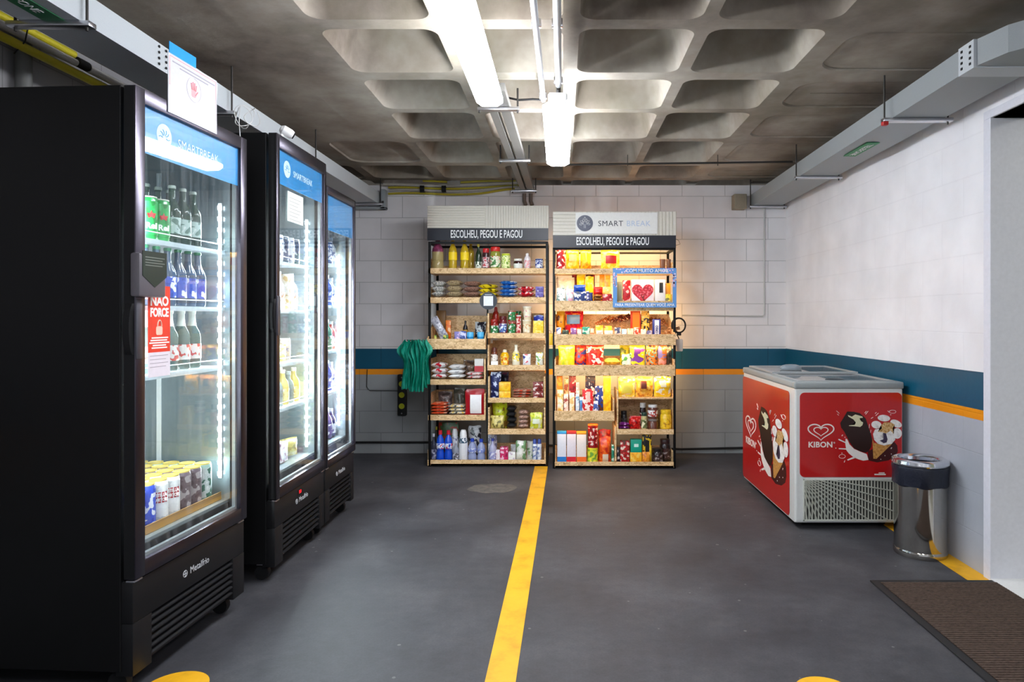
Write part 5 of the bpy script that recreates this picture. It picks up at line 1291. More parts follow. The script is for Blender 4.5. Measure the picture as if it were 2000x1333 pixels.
for s, cx in (('left', x0), ('right', x1)):
    bm = nb()
    for i in range(26):
        k = i / 26
        px = cx + (0.018 if s == 'left' else -0.018) + rn.uniform(-0.012, 0.012); pz = d - k * 0.17 + rn.uniform(-.004, .004)
        if i > 16: px = cx + (1 if s == 'left' else -1) * (0.02 + (i - 16) * 0.011); pz = d + rn.uniform(0.008, 0.04)
        add_prism(bm, [(px + 0.006 * cos(a_) * (1 + 0.4 * (j % 2)), pz + 0.006 * sin(a_) * (1 + 0.4 * (j % 2))) for j, a_ in enumerate([2 * pi * j / 8 for j in range(8)])], 0.0012)
    obj('flower_print', bm, PR((226, 214, 236), (150, 130, 210), (236, 130, 160), 60, 1), fr, loc=(0, -0.006, 0), smooth=False)

# ---- round code sign on left unit
YQ = P1.Y - 0.02
rs = thing('round_sign', 'round black sign with a white square hanging on the left shelf unit', 'sign', (wx(954, YQ), YQ, wz(588, YQ)))
bm = nb(); add_prism(bm, circle(0, 0, 0.074, n=40), 0.006)
dd = obj('disc', bm, M((34, 38, 50), 0.4), rs)
obj('white_panel', boxbm(-0.040, 0.040, -0.0075, -0.0055, -0.042, 0.040), M((226, 228, 234), 0.4), rs, smooth=False)
obj('caption_bar', boxbm(-0.030, 0.030, -0.0075, -0.0055, 0.049, 0.055), M((180, 184, 194), 0.4), rs, smooth=False)
obj('hook', add_tube(nb(), [(0, 0.0, 0.07), (0, 0.005, 0.085), (0, 0.012, 0.09)], 0.003), STEEL, rs)

# ---- bundle of green bags
GB = noise_mat('green_plastic_film', [(14, 140, 112), (30, 190, 160), (80, 220, 200)], 14, 0.26, bump=0.4, stretch=(3, 3, 0.5), bdist=0.01, contrast=(0.35, 0.65))
bg = thing('bag_bundle', 'bundle of turquoise green plastic bags hanging at the left of the left shelf unit', 'bags', (wx(817, P1.Y), P1.Y - 0.125, wz(664, P1.Y)))
SC_ = P1.Y / F
def green_bag(seed, x0, x1, length, flare, y):
    r_ = random.Random(seed); bm = nb(); n, m_ = 11, 16; g = {}
    for k in range(m_ + 1):
        v = k / m_
        w = (0.35 + flare * math.exp(-((v - 0.22) / 0.16) ** 2) + 0.28 * v)
        for i in range(n + 1):
            u = i / n - 0.5
            x = (x0 + x1) / 2 + u * (x1 - x0) * w * 1.6 + 0.010 * sin(5 * v + seed)
            yy = y + 0.016 * sin(i * 2.3 + seed + 1.5 * v) + 0.006 * sin(9 * v + i)
            z = -length * v - 0.014 * abs(sin(i * 1.9 + seed)) * (1 if k == m_ else 0.3) + 0.012 * sin(i * 1.7 + seed) * (1 - v)
            g[i, k] = bm.verts.new((x, yy, z))
    for k in range(m_):
        for i in range(n): bm.faces.new((g[i, k], g[i + 1, k], g[i + 1, k + 1], g[i, k + 1]))
    bmesh.ops.solidify(bm, geom=bm.faces[:], thickness=0.002)
    return bm
for q, (a, b_, L, fl, y) in enumerate([(-0.11, 0.02, .395, .75, 0.0), (-0.05, 0.06, .40, .5, -0.03), (0.0, 0.10, .385, .8, -0.01), (-0.07, 0.05, .39, .6, 0.035), (0.01, 0.11, .36, .7, 0.05), (-0.03, 0.085, .41, .4, -0.055)]):
    obj('plastic_bag', green_bag(q, a, b_, L, fl, y), GB, bg)
obj('hook', add_tube(nb(), [(-0.07, 0, 0.0), (0.0, 0.0, 0.0), (0.07, 0.03, -0.005), (0.084, 0.124, -0.005)], 0.004), ROD, bg)
cw = thing('cable_coil', 'coil of black cable hanging at the right side of the right shelf unit', 'cable', (wx(1326, 5.75), 5.76, wz(636, 5.75)))
bm = nb()
for k in range(3):
    add_tube(bm, [((0.052 + 0.004 * k) * cos(2 * pi * i / 30), 0.008 * k - 0.008, (0.058 + 0.003 * k) * sin(2 * pi * i / 30)) for i in range(31)], 0.0045, 7)
obj('coil', bm, BLACKP, cw)
obj('plug', boxbm(-0.016, 0.02, -0.012, 0.012, -0.086, -0.062, bevel=0.004), BLACKP, cw)
ad = thing('power_adapter', 'white power adapter hanging below the coil of black cable', 'adapter', (wx(1327, 5.75), 5.76, wz(687, 5.75)))
obj('adapter_body', boxbm(-0.03, 0.03, -0.014, 0.014, 0.0, 0.105, bevel=0.010), M((196, 186, 176), 0.4), ad)
obj('lead', add_tube(nb(), [(0, 0, 0.10), (-0.01, 0, 0.125), (-0.02, 0, 0.14)], 0.004), BLACKP, ad)
tag(obj('thin_wire', add_tube(nb(), [(wx(1319, 5.72), 5.71, wz(467, 5.71)), (wx(1325, 5.72), 5.71, wz(470, 5.71)), (wx(1328, 5.72), 5.71, wz(477, 5.71)), (wx(1319, 5.72), 5.72, wz(480, 5.71))], 0.0018, 5), BLACKP), 'thin black wire loop sticking out right of the logo header', 'wire')
yt = thing('price_tag', 'small yellow tag hanging between the two shelf units', 'tag', (wx(1076, 5.74), 5.76, wz(675, 5.74)))
obj('tag_body', add_pillow(nb(), 0.03, 0.10, 0.012, 4), M((236, 190, 40), 0.4), yt)
obj('string', add_tube(nb(), [(0, 0, 0.095), (0, 0, 0.12), (-0.018, 0.008, 0.125)], 0.002, 5), BLACKP, yt)

# ================================================================== ICE CREAM FREEZER
FX0, FX1, FY0, FY1 = 1.387, 2.030, 4.08, 5.25
fz_ = thing('chest_freezer', 'white chest freezer with red ice cream stickers and glass lids by the right wall', 'freezer', (FX0, FY0, 0))
FW, FD = FX1 - FX0, FY1 - FY0
FWHITE = M((214, 216, 214), 0.35, coat=0.3, name='freezer_white'); FGREY = M((150, 156, 156), 0.4, name='freezer_rim')
bm = nb(); w = 0.055
add_box(bm, 0, FW, 0, w, 0.04, 0.845, bevel=0.010); add_box(bm, 0, FW, FD - w, FD, 0.04, 0.845, bevel=0.010)
add_box(bm, 0.001, w, 0.012, FD - 0.012, 0.041, 0.845); add_box(bm, FW - w, FW - 0.001, 0.012, FD - 0.012, 0.041, 0.845)
add_box(bm, 0.01, FW - 0.01, 0.01, FD - 0.01, 0.045, 0.30)
obj('body', bm, FWHITE, fz_, smooth=False)
bm = boxbm(w, FW - w, w, FD - w, 0.30, 0.62)
obj('stock', bm, PR((226, 226, 226), (200, 60, 60), (220, 200, 160), 14, 2), fz_)
bm = nb(); r = 0.05
for q in ((-0.006, FW + 0.006, -0.006, r), (-0.006, FW + 0.006, FD - r, FD + 0.006), (-0.006, r, r - 0.01, FD - r + 0.01), (FW - r, FW + 0.006, r - 0.01, FD - r + 0.01)):
    add_box(bm, q[0], q[1], q[2], q[3], 0.842, 0.884, bevel=0.010, seg=3)
obj('rim', bm, FGREY, fz_)
LG = glass_door_material(); LG.name = 'lid_glass'
for nm, y0, y1, z in (('near', 0.045, FD * 0.53, 0.882), ('far', FD * 0.47, FD - 0.045, 0.893)):
    ld_ = obj('lid_frame', add_box(add_box(add_box(boxbm(0.03, 0.052, y0, y1, z - 0.006, z + 0.006), FW - 0.052, FW - 0.03, y0, y1, z - 0.006, z + 0.006), 0.052, FW - 0.052, y0, y0 + 0.02, z - 0.006, z + 0.006), 0.052, FW - 0.052, y1 - 0.02, y1, z - 0.006, z + 0.006),
              M((176, 180, 182), 0.35, 0.3), fz_, smooth=False)
    obj('lid_glass', boxbm(0.052, FW - 0.052, y0 + 0.02, y1 - 0.02, z - 0.002, z + 0.002), LG, ld_, smooth=False)
    hb = nb(); yy = y0 + 0.05 if nm == 'near' else y0 + 0.22
    if nm == 'near':
        add_lathe(hb, [(0, 0), (0.058, 0), (0.058, 0.004), (0.040, 0.010), (0, 0.011)], 24, sx=1, sy=0.42)
        obj('handle', hb, M((60, 66, 70), 0.3), ld_, loc=(0.27, y0 + 0.045, z + 0.006))
    else:
        add_lathe(hb, [(0, 0), (0.075, 0), (0.078, 0.012), (0.066, 0.028), (0.04, 0.036), (0, 0.038)], 24, sx=1, sy=0.5)
        obj('handle', hb, M((128, 138, 146), 0.25), ld_, loc=(0.23, yy, z + 0.004))
for x in (0.08, FW - 0.08):
    for y in (0.10, FD - 0.10):
        obj('caster', add_lathe(nb(), [(0, -0.012), (0.02, -0.012), (0.021, 0), (0.02, 0.012), (0, 0.012)], 16), BLACKP, fz_, loc=(x, y, 0.022), rot=(0, pi / 2, 0))

RED = M((186, 10, 14), 0.30, coat=0.5, name='red_sticker')
IVORY = M((236, 228, 222), 0.45, name='ivory_print'); CHOC = M((44, 22, 18), 0.35, name='chocolate_print')
CREAM = M((222, 216, 178), 0.45, name='cream_print'); PUD = M((66, 14, 14), 0.4, name='dark_red_print')
CONE = noise_mat('cone_print', [(150, 92, 34), (198, 140, 68), (220, 170, 96)], 70, 0.5, bump=0)
NUTS = noise_mat('nut_print', [(120, 76, 30), (206, 160, 90), (236, 220, 190)], 90, 0.5, bump=0)
ICE = noise_mat('ice_cream_print', [(196, 186, 180), (238, 234, 230), (244, 240, 236)], 40, 0.5, bump=0)

def sticker(parent, W_, H_, sxx, szz, ox, oz, rot, loc):
    """the red ice cream artwork; picture coordinates are pixels of the front sticker (199 x 165)"""
    bm = nb(); add_prism(bm, round_rect(0, W_, 0, H_, 0.028 if W_ < 0.8 else 0.03, 6), 0.0025)
    s = obj('sticker', bm, RED, parent, loc=loc, rot=rot)
    k = 0.00306
    def Q(zx, zy):
        u = 1600 + zx * 0.1125; v = 780 + zy * 0.1125
        return ((u - 1562) * k * sxx + ox, (932 - v) * k * szz + oz)
    def shape(name, pts, m_, lay, smooth_=True):
        bm = nb(); add_prism(bm, [Q(*p) for p in pts], 0.0008)
        return obj(name, bm, m_, s, loc=(0, -0.0025 - lay * 0.0008, 0), smooth=False)
    def ell(name, cx, cy, rx, ry, m_, lay, a=0):
        A = radians(a)
        return shape(name, [(cx + rx * cos(t) * cos(A) - ry * sin(t) * sin(A), cy + rx * cos(t) * sin(A) + ry * sin(t) * cos(A)) for t in [2 * pi * i / 24 for i in range(24)]], m_, lay)
    shape('puddle_print', [(840, 900), (930, 860), (1200, 780), (1300, 740), (1350, 800), (1360, 900), (1320, 990), (1200, 1060), (1000, 1095), (850, 1060)], PUD, 0)
    shape('splash_print', [(455, 680), (480, 690), (520, 780), (600, 860), (700, 905), (820, 950), (850, 1050), (760, 1065), (690, 1045), (600, 1010), (510, 940), (465, 880), (448, 770)], IVORY, 1)
    shape('splash_print', [(325, 690), (345, 688), (450, 740), (455, 762), (330, 706)], IVORY, 1)
    shape('splash_print', [(335, 846), (460, 852), (466, 872), (335, 864)], IVORY, 1)
    shape('splash_print', [(480, 1045), (590, 996), (640, 1012), (492, 1062)], IVORY, 1)
    shape('chocolate_bar_print', [(480, 210), (600, 215), (700, 240), (800, 330), (850, 480), (890, 600), (912, 700), (895, 830), (850, 900), (800, 925), (700, 900), (600, 850), (520, 740), (470, 640), (430, 560), (375, 490), (360, 410), (410, 330)], CHOC, 2)
    shape('bite_print', [(490, 270), (560, 300), (620, 262), (740, 295), (752, 318), (690, 330), (720, 380), (755, 400), (745, 445), (705, 478), (620, 468), (510, 462), (515, 450), (610, 442), (630, 400), (590, 350), (500, 298)], CREAM, 3)
    shape('cone_print', [(915, 680), (940, 750), (1100, 800), (1260, 770), (1010, 1010), (990, 1030), (935, 1030)], CONE, 2)
    for (cx, cy, rx, ry, a) in ((1115, 325, 108, 56, 5), (985, 440, 88, 66, 10), (1325, 420, 105, 60, 25), (1345, 590, 80, 92, 0)):
        ell('petal_print', cx, cy, rx, ry, ICE, 3, a)
    shape('cup_print', [(925, 600), (960, 520), (1050, 505), (1180, 500), (1300, 560), (1310, 700), (1250, 770), (1120, 800), (1010, 770), (945, 700)], ICE, 4)
    shape('drip_print', [(1100, 580), (1150, 590), (1175, 690), (1160, 745), (1110, 760), (1040, 715), (1110, 690)], M((56, 44, 70), 0.4), 5)
    shape('nut_print', [(1010, 560), (1080, 500), (1060, 450), (1120, 395), (1240, 400), (1300, 440), (1260, 500), (1280, 600), (1230, 540), (1150, 590), (1090, 570)], NUTS, 6)
    r_ = random.Random(4)
    bm = nb()
    for (p, q) in (((295, 200), (345, 245)), ((310, 255), (335, 278)), ((845, 205), (800, 262)), ((815, 205), (785, 240)), ((1025, 238), (975, 285)), ((990, 225), (965, 248)), ((930, 310), (895, 335)), ((1185, 200), (1210, 225)), ((870, 430), (862, 500)), ((895, 530), (885, 580))):
        a, b_ = Q(*p), Q(*q)
        add_tube(bm, [(a[0], -0.0028, a[1]), (b_[0], -0.0028, b_[1])], 0.0016 * sxx, 5)
    for i in range(13): 
        px, py = r_.choice([(430, 650), (400, 920), (330, 950), (440, 1080), (280, 840), (1260, 850), (1245, 955), (1150, 990), (1050, 1055), (1320, 290), (1240, 275), (800, 940), (410, 630)])
        a = Q(px + r_.uniform(-20, 20), py + r_.uniform(-15, 15)); add_prism(bm, circle(a[0], a[1], 0.0028 * sxx, 0.0028 * szz, 8), 0.0012, Matrix.Translation((0, -0.0025, 0)))
    for (cx, cy, rx, ry) in ((1270, 215, 58, 28), (395, 990, 55, 34)):
        pts = [Q(cx + rx * cos(t), cy + ry * sin(t)) for t in [2 * pi * i / 16 for i in range(17)]]
        add_tube(bm, [(p[0], -0.0028, p[1]) for p in pts], 0.0012 * sxx, 5)
    ob = obj('stroke_prints', bm, IVORY, s, smooth=False)
    # brand heart
    def heart(sc):
        out = []
        for i in range(49):
            t = 2 * pi * i / 48
            x = 16 * sin(t) ** 3; z = 13 * cos(t) - 5 * cos(2 * t) - 2 * cos(3 * t) - cos(4 * t)
            out.append((x * sc, z * sc * 0.70))
        return out
    for sc, wd in ((0.00480, 0.0072), (0.00265, 0.0058)):
        bm = nb(); pts = heart(sc); n = len(pts) - 1
        cx, cz = (1603 - 1562) * k * sxx + ox, (932 - 842) * k * szz + oz
        ring = []
        for i in range(n):
            a = pts[i]; nx_, nz_ = pts[(i + 1) % n][0] - pts[i - 1][0], pts[(i + 1) % n][1] - pts[i - 1][1]
            L_ = math.hypot(nx_, nz_) or 1; wv = wd * (0.35 + 0.65 * min(1, abs(i - n / 2) / 10.0))
            o1 = (a[0] - nz_ / L_ * wv / 2, a[1] + nx_ / L_ * wv / 2); o2 = (a[0] + nz_ / L_ * wv / 2, a[1] - nx_ / L_ * wv / 2)
            ring.append([(cx + p[0] * sxx, cz + p[1] * szz) for p in (o1, o2)])
        vs = [[bm.verts.new((p[0], y, p[1])) for p in rr for y in (-0.0025, -0.0035)] for rr in ring]
        for i in range(n):
            a, b_ = vs[i], vs[(i + 1) % n]
            bm.faces.new((a[1], a[3], b_[3], b_[1])); bm.faces.new((a[0], a[1], b_[1], b_[0])); bm.faces.new((a[2], a[3], b_[3], b_[2]))
        obj('heart_mark', bm, IVORY, s, smooth=False)
    t = text('brand_text', 'KIBON', 0.046 * szz, IVORY, s, ((1602 - 1562) * k * sxx + ox, -0.003, (932 - 869) * k * szz + oz), sx=1.02 * sxx / szz, bold=0.0012, spacing=1.03)
    text('brand_text', '®', 0.014 * szz, IVORY, s, ((1629 - 1562) * k * sxx + ox, -0.003, (932 - 865) * k * szz + oz))
    return s, Q
sF, QF = sticker(fz_, 0.609, 0.505, 1, 1, 0, 0, (0, 0, 0), ((1562 - 1100) * 4.08 / F - FX0, -0.0005, 0.315))
obj('maker_print', add_box(boxbm(0.445, 0.512, -0.0034, -0.0025, 0.012, 0.02), 0.47, 0.505, -0.0034, -0.0025, 0.022, 0.028), IVORY, sF, smooth=False)
sS, QS = sticker(fz_, 1.075, 0.765, 1.757, 1.517, 0, 0, (0, 0, -pi / 2), (-0.0005, 5.258 - FY0, 0.05))
# grille on the near end
gx0, gx1, gz0, gz1 = (1568 - 1100) * 4.08 / F - FX0, FW - 0.022, 0.052, 0.305
gr = obj('grille_frame', add_box(add_box(add_box(boxbm(gx0, gx1, -0.006, 0.0, gz1 - 0.010, gz1, bevel=0.002), gx0, gx1, -0.006, 0, gz0, gz0 + 0.010, bevel=0.002), gx0, gx0 + 0.010, -0.006, 0, gz0, gz1, bevel=0.002), gx1 - 0.01, gx1, -0.006, 0, gz0, gz1, bevel=0.002), M((204, 206, 196), 0.45), fz_)
obj('grille_back', boxbm(gx0 + 0.008, gx1 - 0.008, -0.0015, 0.0, gz0 + 0.008, gz1 - 0.008), M((26, 26, 24), 0.7), gr, smooth=False)
bm = nb(); n = 30
for i in range(n):
    x = gx0 + 0.018 + (gx1 - gx0 - 0.036) * i / (n - 1)
    add_box(bm, x - 0.0042, x + 0.0042, -0.0045, -0.0012, gz0 + 0.01, gz1 - 0.01)
GC = M((178, 180, 168), 0.5)
obj('grille_slats', bm, GC, gr, smooth=False)
bm = nb(); ox_, oz_ = gx0 - 0.03, gz1 + 0.03
def clip_line(ang):
    # from the fan origin out to the grille border
    dx, dz = cos(ang), -sin(ang); pts = []
    for t in [i * 0.004 for i in range(260)]:
        x = ox_ + dx * t + 0.0; z = oz_ + dz * t + 0.06 * t * t * (0.6 if ang < 0.7 else 0)
        if gx0 + 0.008 < x < gx1 - 0.008 and gz0 + 0.008 < z < gz1 - 0.008: pts.append((x, -0.0052, z))
    return pts
for i in range(14):
    pts = clip_line(0.10 + i * 0.098)
    if len(pts) > 5:
        add_tube(bm, [pts[0], pts[len(pts) // 2], pts[-1]], 0.0038, 6)
obj('grille_ribs', bm, GC, gr)

# ================================================================== BIN
bn = thing('waste_bin', 'polished steel pedal-less bin with a dark bag folded over its rim, by the right wall', 'bin', (1.924, 3.68, 0))
MIR = M((190, 186, 180), 0.10, 1.0, name='polished_steel')
obj('bin_body', add_lathe(nb(), [(0, 0.02), (0.128, 0.02), (0.129, 0.03), (0.129, 0.46), (0.12, 0.465), (0.12, 0.03)], 48), MIR, bn)
obj('base_ring', add_lathe(nb(), [(0, 0), (0.130, 0), (0.133, 0.006), (0.133, 0.028), (0.129, 0.036), (0, 0.036)], 48), MIR, bn)
r_ = random.Random(2); bm = nb(); rings = []
for z, r in ((0.375, 0.1305), (0.38, 0.136), (0.43, 0.1355), (0.465, 0.139), (0.48, 0.136), (0.485, 0.122)):
    rings.append([bm.verts.new(((r + 0.0022 * sin(i * 2.1 + z * 60) + 0.0012 * r_.random()) * cos(2 * pi * i / 60), (r + 0.0022 * sin(i * 2.1 + z * 60)) * sin(2 * pi * i / 60), z + (0.004 * sin(i * 0.7) if r < 0.131 else 0))) for i in range(60)])
for a, b_ in zip(rings, rings[1:]):
    for i in range(60): bm.faces.new((a[i], a[(i + 1) % 60], b_[(i + 1) % 60], b_[i]))
obj('bin_bag', bm, M((28, 32, 46), 0.32, bump=0.3, bscale=90), bn)
obj('lid_ring', add_lathe(nb(), [(0.098, 0.484), (0.138, 0.484), (0.142, 0.492), (0.138, 0.508), (0.122, 0.516), (0.104, 0.514), (0.094, 0.505), (0.092, 0.485), (0.098, 0.484)], 48), M((226, 228, 234), 0.14, 1.0), bn)
obj('inner_liner', add_lathe(nb(), [(0, 0.30), (0.10, 0.30), (0.112, 0.48), (0.1, 0.49)], 30), M((14, 14, 18), 0.5), bn)

# ================================================================== MAT
mt = thing('door_mat', 'brown ribbed door mat with black rubber border at the doorway on the right', 'mat', (1.79, 2.2, 0))
obj('rubber_border', boxbm(-0.315, 0.305, -1.0, 1.085, 0, 0.008, bevel=0.003), M((26, 26, 28), 0.6), mt)
CARP = noise_mat('ribbed_carpet', [(50, 38, 32), (86, 68, 58), (104, 86, 74)], 60, 0.95, bump=0.8, stretch=(1, 3, 1), bdist=0.004)
bm = nb()
nR = 120
for i in range(nR):
    y = -0.965 + 2.015 * i / nR
    add_box(bm, -0.28, 0.27, y, y + 2.015 / nR * 0.72, 0.007, 0.0125)
add_box(bm, -0.28, 0.27, -0.965, 1.05, 0.006, 0.0095)
tag(obj('carpet', bm, CARP, mt, smooth=False))

# ================================================================== BLACK GLASS-DOOR FRIDGES
BLUE = M((0, 138, 206), 0.35, name='blue_decal')
class Fridge:
    def __init__(s, P0, theta, W_, H_, D_, zg0, zg1, zdoor, label, fwl=0.05, fwr=0.05):
        s.P0 = P0; s.th = theta; s.W = W_; s.H = H_; s.D = D_; s.zg0 = zg0; s.zg1 = zg1; s.zd = zdoor; s.fwl = fwl; s.fwr = fwr
        s.ax, s.ay = sin(theta), cos(theta); s.nx, s.ny = -cos(theta), sin(theta)
        s.rz = pi / 2 - theta
        s.root = thing('display_fridge', label, 'fridge', (P0[0], P0[1], 0), (0, 0, s.rz))
    def world(s, x, y, z): return (s.P0[0] + s.ax * x + s.nx * y, s.P0[1] + s.ay * x + s.ny * y, z)
    def su(s, u, d=0.0):
        k = (u - 1100) / F; px, py = s.P0[0] + d * s.nx, s.P0[1] + d * s.ny
        return (k * py - px) / (s.ax - k * s.ay)
    def z(s, u, v, d=0.0):
        x = s.su(u, d); return wz(v, s.P0[1] + s.ay * x + s.ny * d)

def build_fridge(f, shelves, led, band_z, floor_z, grille, blue_logo=True):
    R_, W_, H_, D_ = f.root, f.W, f.H, f.D
    t = 0.035; y0 = 0.052
    # cabinet shell
    bm = nb()
    add_box(bm, 0, t, y0, D_, 0.09, H_, bevel=0.003); add_box(bm, W_ - t, W_, y0, D_, 0.09, H_, bevel=0.003)
    add_box(bm, t, W_ - t, D_ - t, D_, 0.09, H_); add_box(bm, t, W_ - t, y0, D_ - t, f.zg1 + 0.004, H_ - 0.001)
    add_box(bm, t, W_ - t, y0, D_ - t, 0.09, floor_z - 0.012)
    obj('cabinet', bm, BLACK, R_, smooth=False)
    bm = nb(); a = t
    add_box(bm, a, a + 0.004, y0 + 0.004, D_ - t, floor_z, f.zg1)
    add_box(bm, W_ - a - 0.004, W_ - a, y0 + 0.004, D_ - t, floor_z, f.zg1)
    add_box(bm, a, W_ - a, D_ - t - 0.004, D_ - t, floor_z, f.zg1)
    add_box(bm, a, W_ - a, y0 + 0.004, D_ - t, floor_z - 0.012, floor_z)
    add_box(bm, a, W_ - a, y0 + 0.004, D_ - t, f.zg1 - 0.002, f.zg1 + 0.003)
    obj('liner', bm, INNER, R_, smooth=False)
    # door
    bm = nb(); d = 0.042
    add_box(bm, 0, f.fwl, 0, d, f.zd, H_, bevel=0.004); add_box(bm, W_ - f.fwr, W_, 0, d, f.zd, H_, bevel=0.004)
    add_box(bm, f.fwl - 0.004, W_ - f.fwr + 0.004, 0, d, f.zg1, H_, bevel=0.003); add_box(bm, f.fwl - 0.004, W_ - f.fwr + 0.004, 0, d, f.zd, f.zg0, bevel=0.003)
    dr = obj('door', bm, FRAME, R_)
    obj('glass_pane', boxbm(f.fwl - 0.003, W_ - f.fwr + 0.003, 0.010, 0.014, f.zg0 - 0.003, f.zg1 + 0.003), GLASS, dr, smooth=False)
    bm = nb(); g = 0.012
    for q in ((f.fwl, f.fwl + g, f.zg0, f.zg1), (W_ - f.fwr - g, W_ - f.fwr, f.zg0, f.zg1), (f.fwl + g, W_ - f.fwr - g, f.zg0, f.zg0 + g), (f.fwl + g, W_ - f.fwr - g, f.zg1 - g, f.zg1)):
        add_box(bm, q[0], q[1], 0.020, 0.034, q[2], q[3])
    obj('spacer', bm, M((170, 176, 178), 0.3, 0.6), dr, smooth=False)
    obj('door_side', boxbm(-0.001, 0.0005, 0.004, d - 0.002, f.zd + 0.004, H_ - 0.004), BLACKP, dr, smooth=False)
    # blue band behind the glass
    bd = obj('blue_band', boxbm(f.fwl, W_ - f.fwr, 0.0150, 0.0165, band_z, f.zg1), BLUE, dr, smooth=False)
    zc = (band_z + f.zg1) / 2
    if blue_logo:
        cxl = f.fwl + 0.12
        bm = nb(); add_prism(bm, circle(0, 0, 0.042, n=32), 0.0006)
        dsc = obj('logo_disc', bm, M((206, 232, 246), 0.5), bd, loc=(cxl, 0.0146, zc + 0.005))
        bm = nb()
        for a_ in (-90, -50, -18, 18, 50, 90):
            A = radians(a_)
            add_tube(bm, [((0.010 + 0.020 * q) * sin(A) + 0.004 * sin(pi * q) * cos(A), -0.0012, (0.010 + 0.020 * q) * cos(A) - 0.008 - 0.004 * sin(pi * q) * sin(A)) for q in (0, .25, .5, .75, 1)], 0.0012, 5)
        obj('lotus_mark', bm, BLUE, dsc)
        text('logo_text', 'SMARTBREAK', 0.046, M((206, 232, 246), 0.5), bd, (cxl + 0.21, 0.0140, zc - 0.004), sx=0.95)
    # shelves
    for z in shelves:
        bm = nb(); x0, x1, ya, yb = t + 0.006, W_ - t - 0.006, 0.085, D_ - t - 0.02
        add_tube(bm, [(x0, ya, z), (x1, ya, z)], 0.0032, 6); add_tube(bm, [(x0, yb, z), (x1, yb, z)], 0.003, 6)
        add_tube(bm, [(x0, ya, z), (x0, yb, z)], 0.003, 6); add_tube(bm, [(x1, ya, z), (x1, yb, z)], 0.003, 6)
        add_tube(bm, [(x0, ya - 0.004, z + 0.03), (x1, ya - 0.004, z + 0.03)], 0.0022, 6)
        n = int((x1 - x0) / 0.022)
        for i in range(1, n):
            x = x0 + (x1 - x0) * i / n
            add_tube(bm, [(x, ya, z + 0.002), (x, yb, z + 0.002)], 0.0014, 5, caps=False)
        sh = obj('wire_shelf', bm, M((226, 232, 236), 0.35), R_)
        obj('price_rail', boxbm(x0, x1, ya - 0.008, ya - 0.005, z - 0.014, z + 0.004), CLEAR((226, 236, 240), 0.45), sh, smooth=False)
    # shelf standards
    for x in (t + 0.005, W_ - t - 0.007):
        obj('shelf_standard', boxbm(x, x + 0.003, D_ * 0.55, D_ * 0.55 + 0.02, floor_z + 0.02, f.zg1 - 0.1), M((210, 214, 214), 0.4), R_, smooth=False)
    # light strips up both sides, just inside the door
    zl0, zl1, step = led
    for side, x in ((1, W_ - t - 0.012), (-1, t + 0.006)):
        ls = obj('light_strip', boxbm(x, x + 0.006, 0.088, 0.104, zl0 - 0.02, zl1 + 0.02), M((226, 230, 232), 0.4), R_, smooth=False)
        bm = nb(); n = int((zl1 - zl0) / step)
        for i in range(n + 1):
            z = zl0 + (zl1 - zl0) * i / n
            xx = x - 0.002 if side > 0 else x + 0.008
            add_box(bm, xx - 0.003, xx + 0.003, 0.088, 0.104, z - 0.009, z + 0.009, bevel=0.0015, seg=1)
        obj('led_chips', bm, emit((232, 244, 255), LED * 2.2), ls)
        al = area_light('cooler_light', (x - 0.006 if side > 0 else x + 0.013, 0.096, (zl0 + zl1) / 2), (0, radians(90 if side > 0 else -90), 0), zl1 - zl0, 0.012, 6.0 if f.H < 2.0501 and f.H > 2.045 else 11.5, (0.84, 0.96, 1.0), 175)
        al.rotation_euler = (0, radians(90) if side > 0 else radians(-90), 0)
        al.parent = R_
    # lower panel with louvres
    gx0, gx1, gz0, gz1 = grille
    bm = nb()
    add_box(bm, 0.004, W_ - 0.004, 0.012, y0 + 0.02, gz1, f.zd - 0.008, bevel=0.004)
    add_box(bm, 0.004, gx0, 0.012, y0 + 0.02, 0.075, gz1, bevel=0.002); add_box(bm, gx1, W_ - 0.004, 0.012, y0 + 0.02, 0.075, gz1, bevel=0.002)
    bp = obj('base_panel', bm, M((18, 18, 20), 0.45, spec=0.35), R_)
    obj('recess', boxbm(gx0, gx1, 0.045, y0 + 0.02, 0.075, gz1), M((10, 10, 11), 0.6), bp, smooth=False)
    bm = nb(); n = 6
    for i in range(n):
        z = gz0 + (gz1 - gz0) * (i + 0.3) / n
        bm2 = [(gx0, 0.040, z + 0.012), (gx1, 0.040, z + 0.012), (gx1, 0.014, z), (gx0, 0.014, z)]
        a = [bm.verts.new(p) for p in bm2]; b_ = [bm.verts.new((p[0], p[1], p[2] - 0.005)) for p in bm2]
        bm.faces.new(a); bm.faces.new(list(reversed(b_)))
        for q in range(4): bm.faces.new((a[q], a[(q + 1) % 4], b_[(q + 1) % 4], b_[q]))
    obj('louvres', bm, M((22, 22, 25), 0.42, spec=0.4), bp, smooth=False)
    # maker's mark
    txm = M((190, 192, 196), 0.4)
    zm = gz1 + (f.zd - gz1) * 0.42
    text('maker_text', 'Metalfrio', 0.036, txm, bp, (W_ * 0.5 + 0.025, 0.0115, zm), sx=0.95)
    bm = nb(); add_tube(bm, [(0.012 * cos(2 * pi * i / 16), 0, 0.012 * sin(2 * pi * i / 16)) for i in range(17)], 0.0016, 5)
    add_tube(bm, [(-0.012, 0, 0), (0.012, 0, 0)], 0.0014, 5); add_tube(bm, [(0, 0, -0.012), (0, 0, 0.012)], 0.0014, 5)
    obj('maker_mark', bm, txm, bp, loc=(W_ * 0.5 - 0.068, 0.0115, zm))
    # hinges, feet
    for x in (0.03, W_ - 0.03):
        obj('hinge', boxbm(x - 0.03, x + 0.012, 0.004, 0.035, f.zd - 0.009, f.zd - 0.002, bevel=0.002), STEEL, R_)
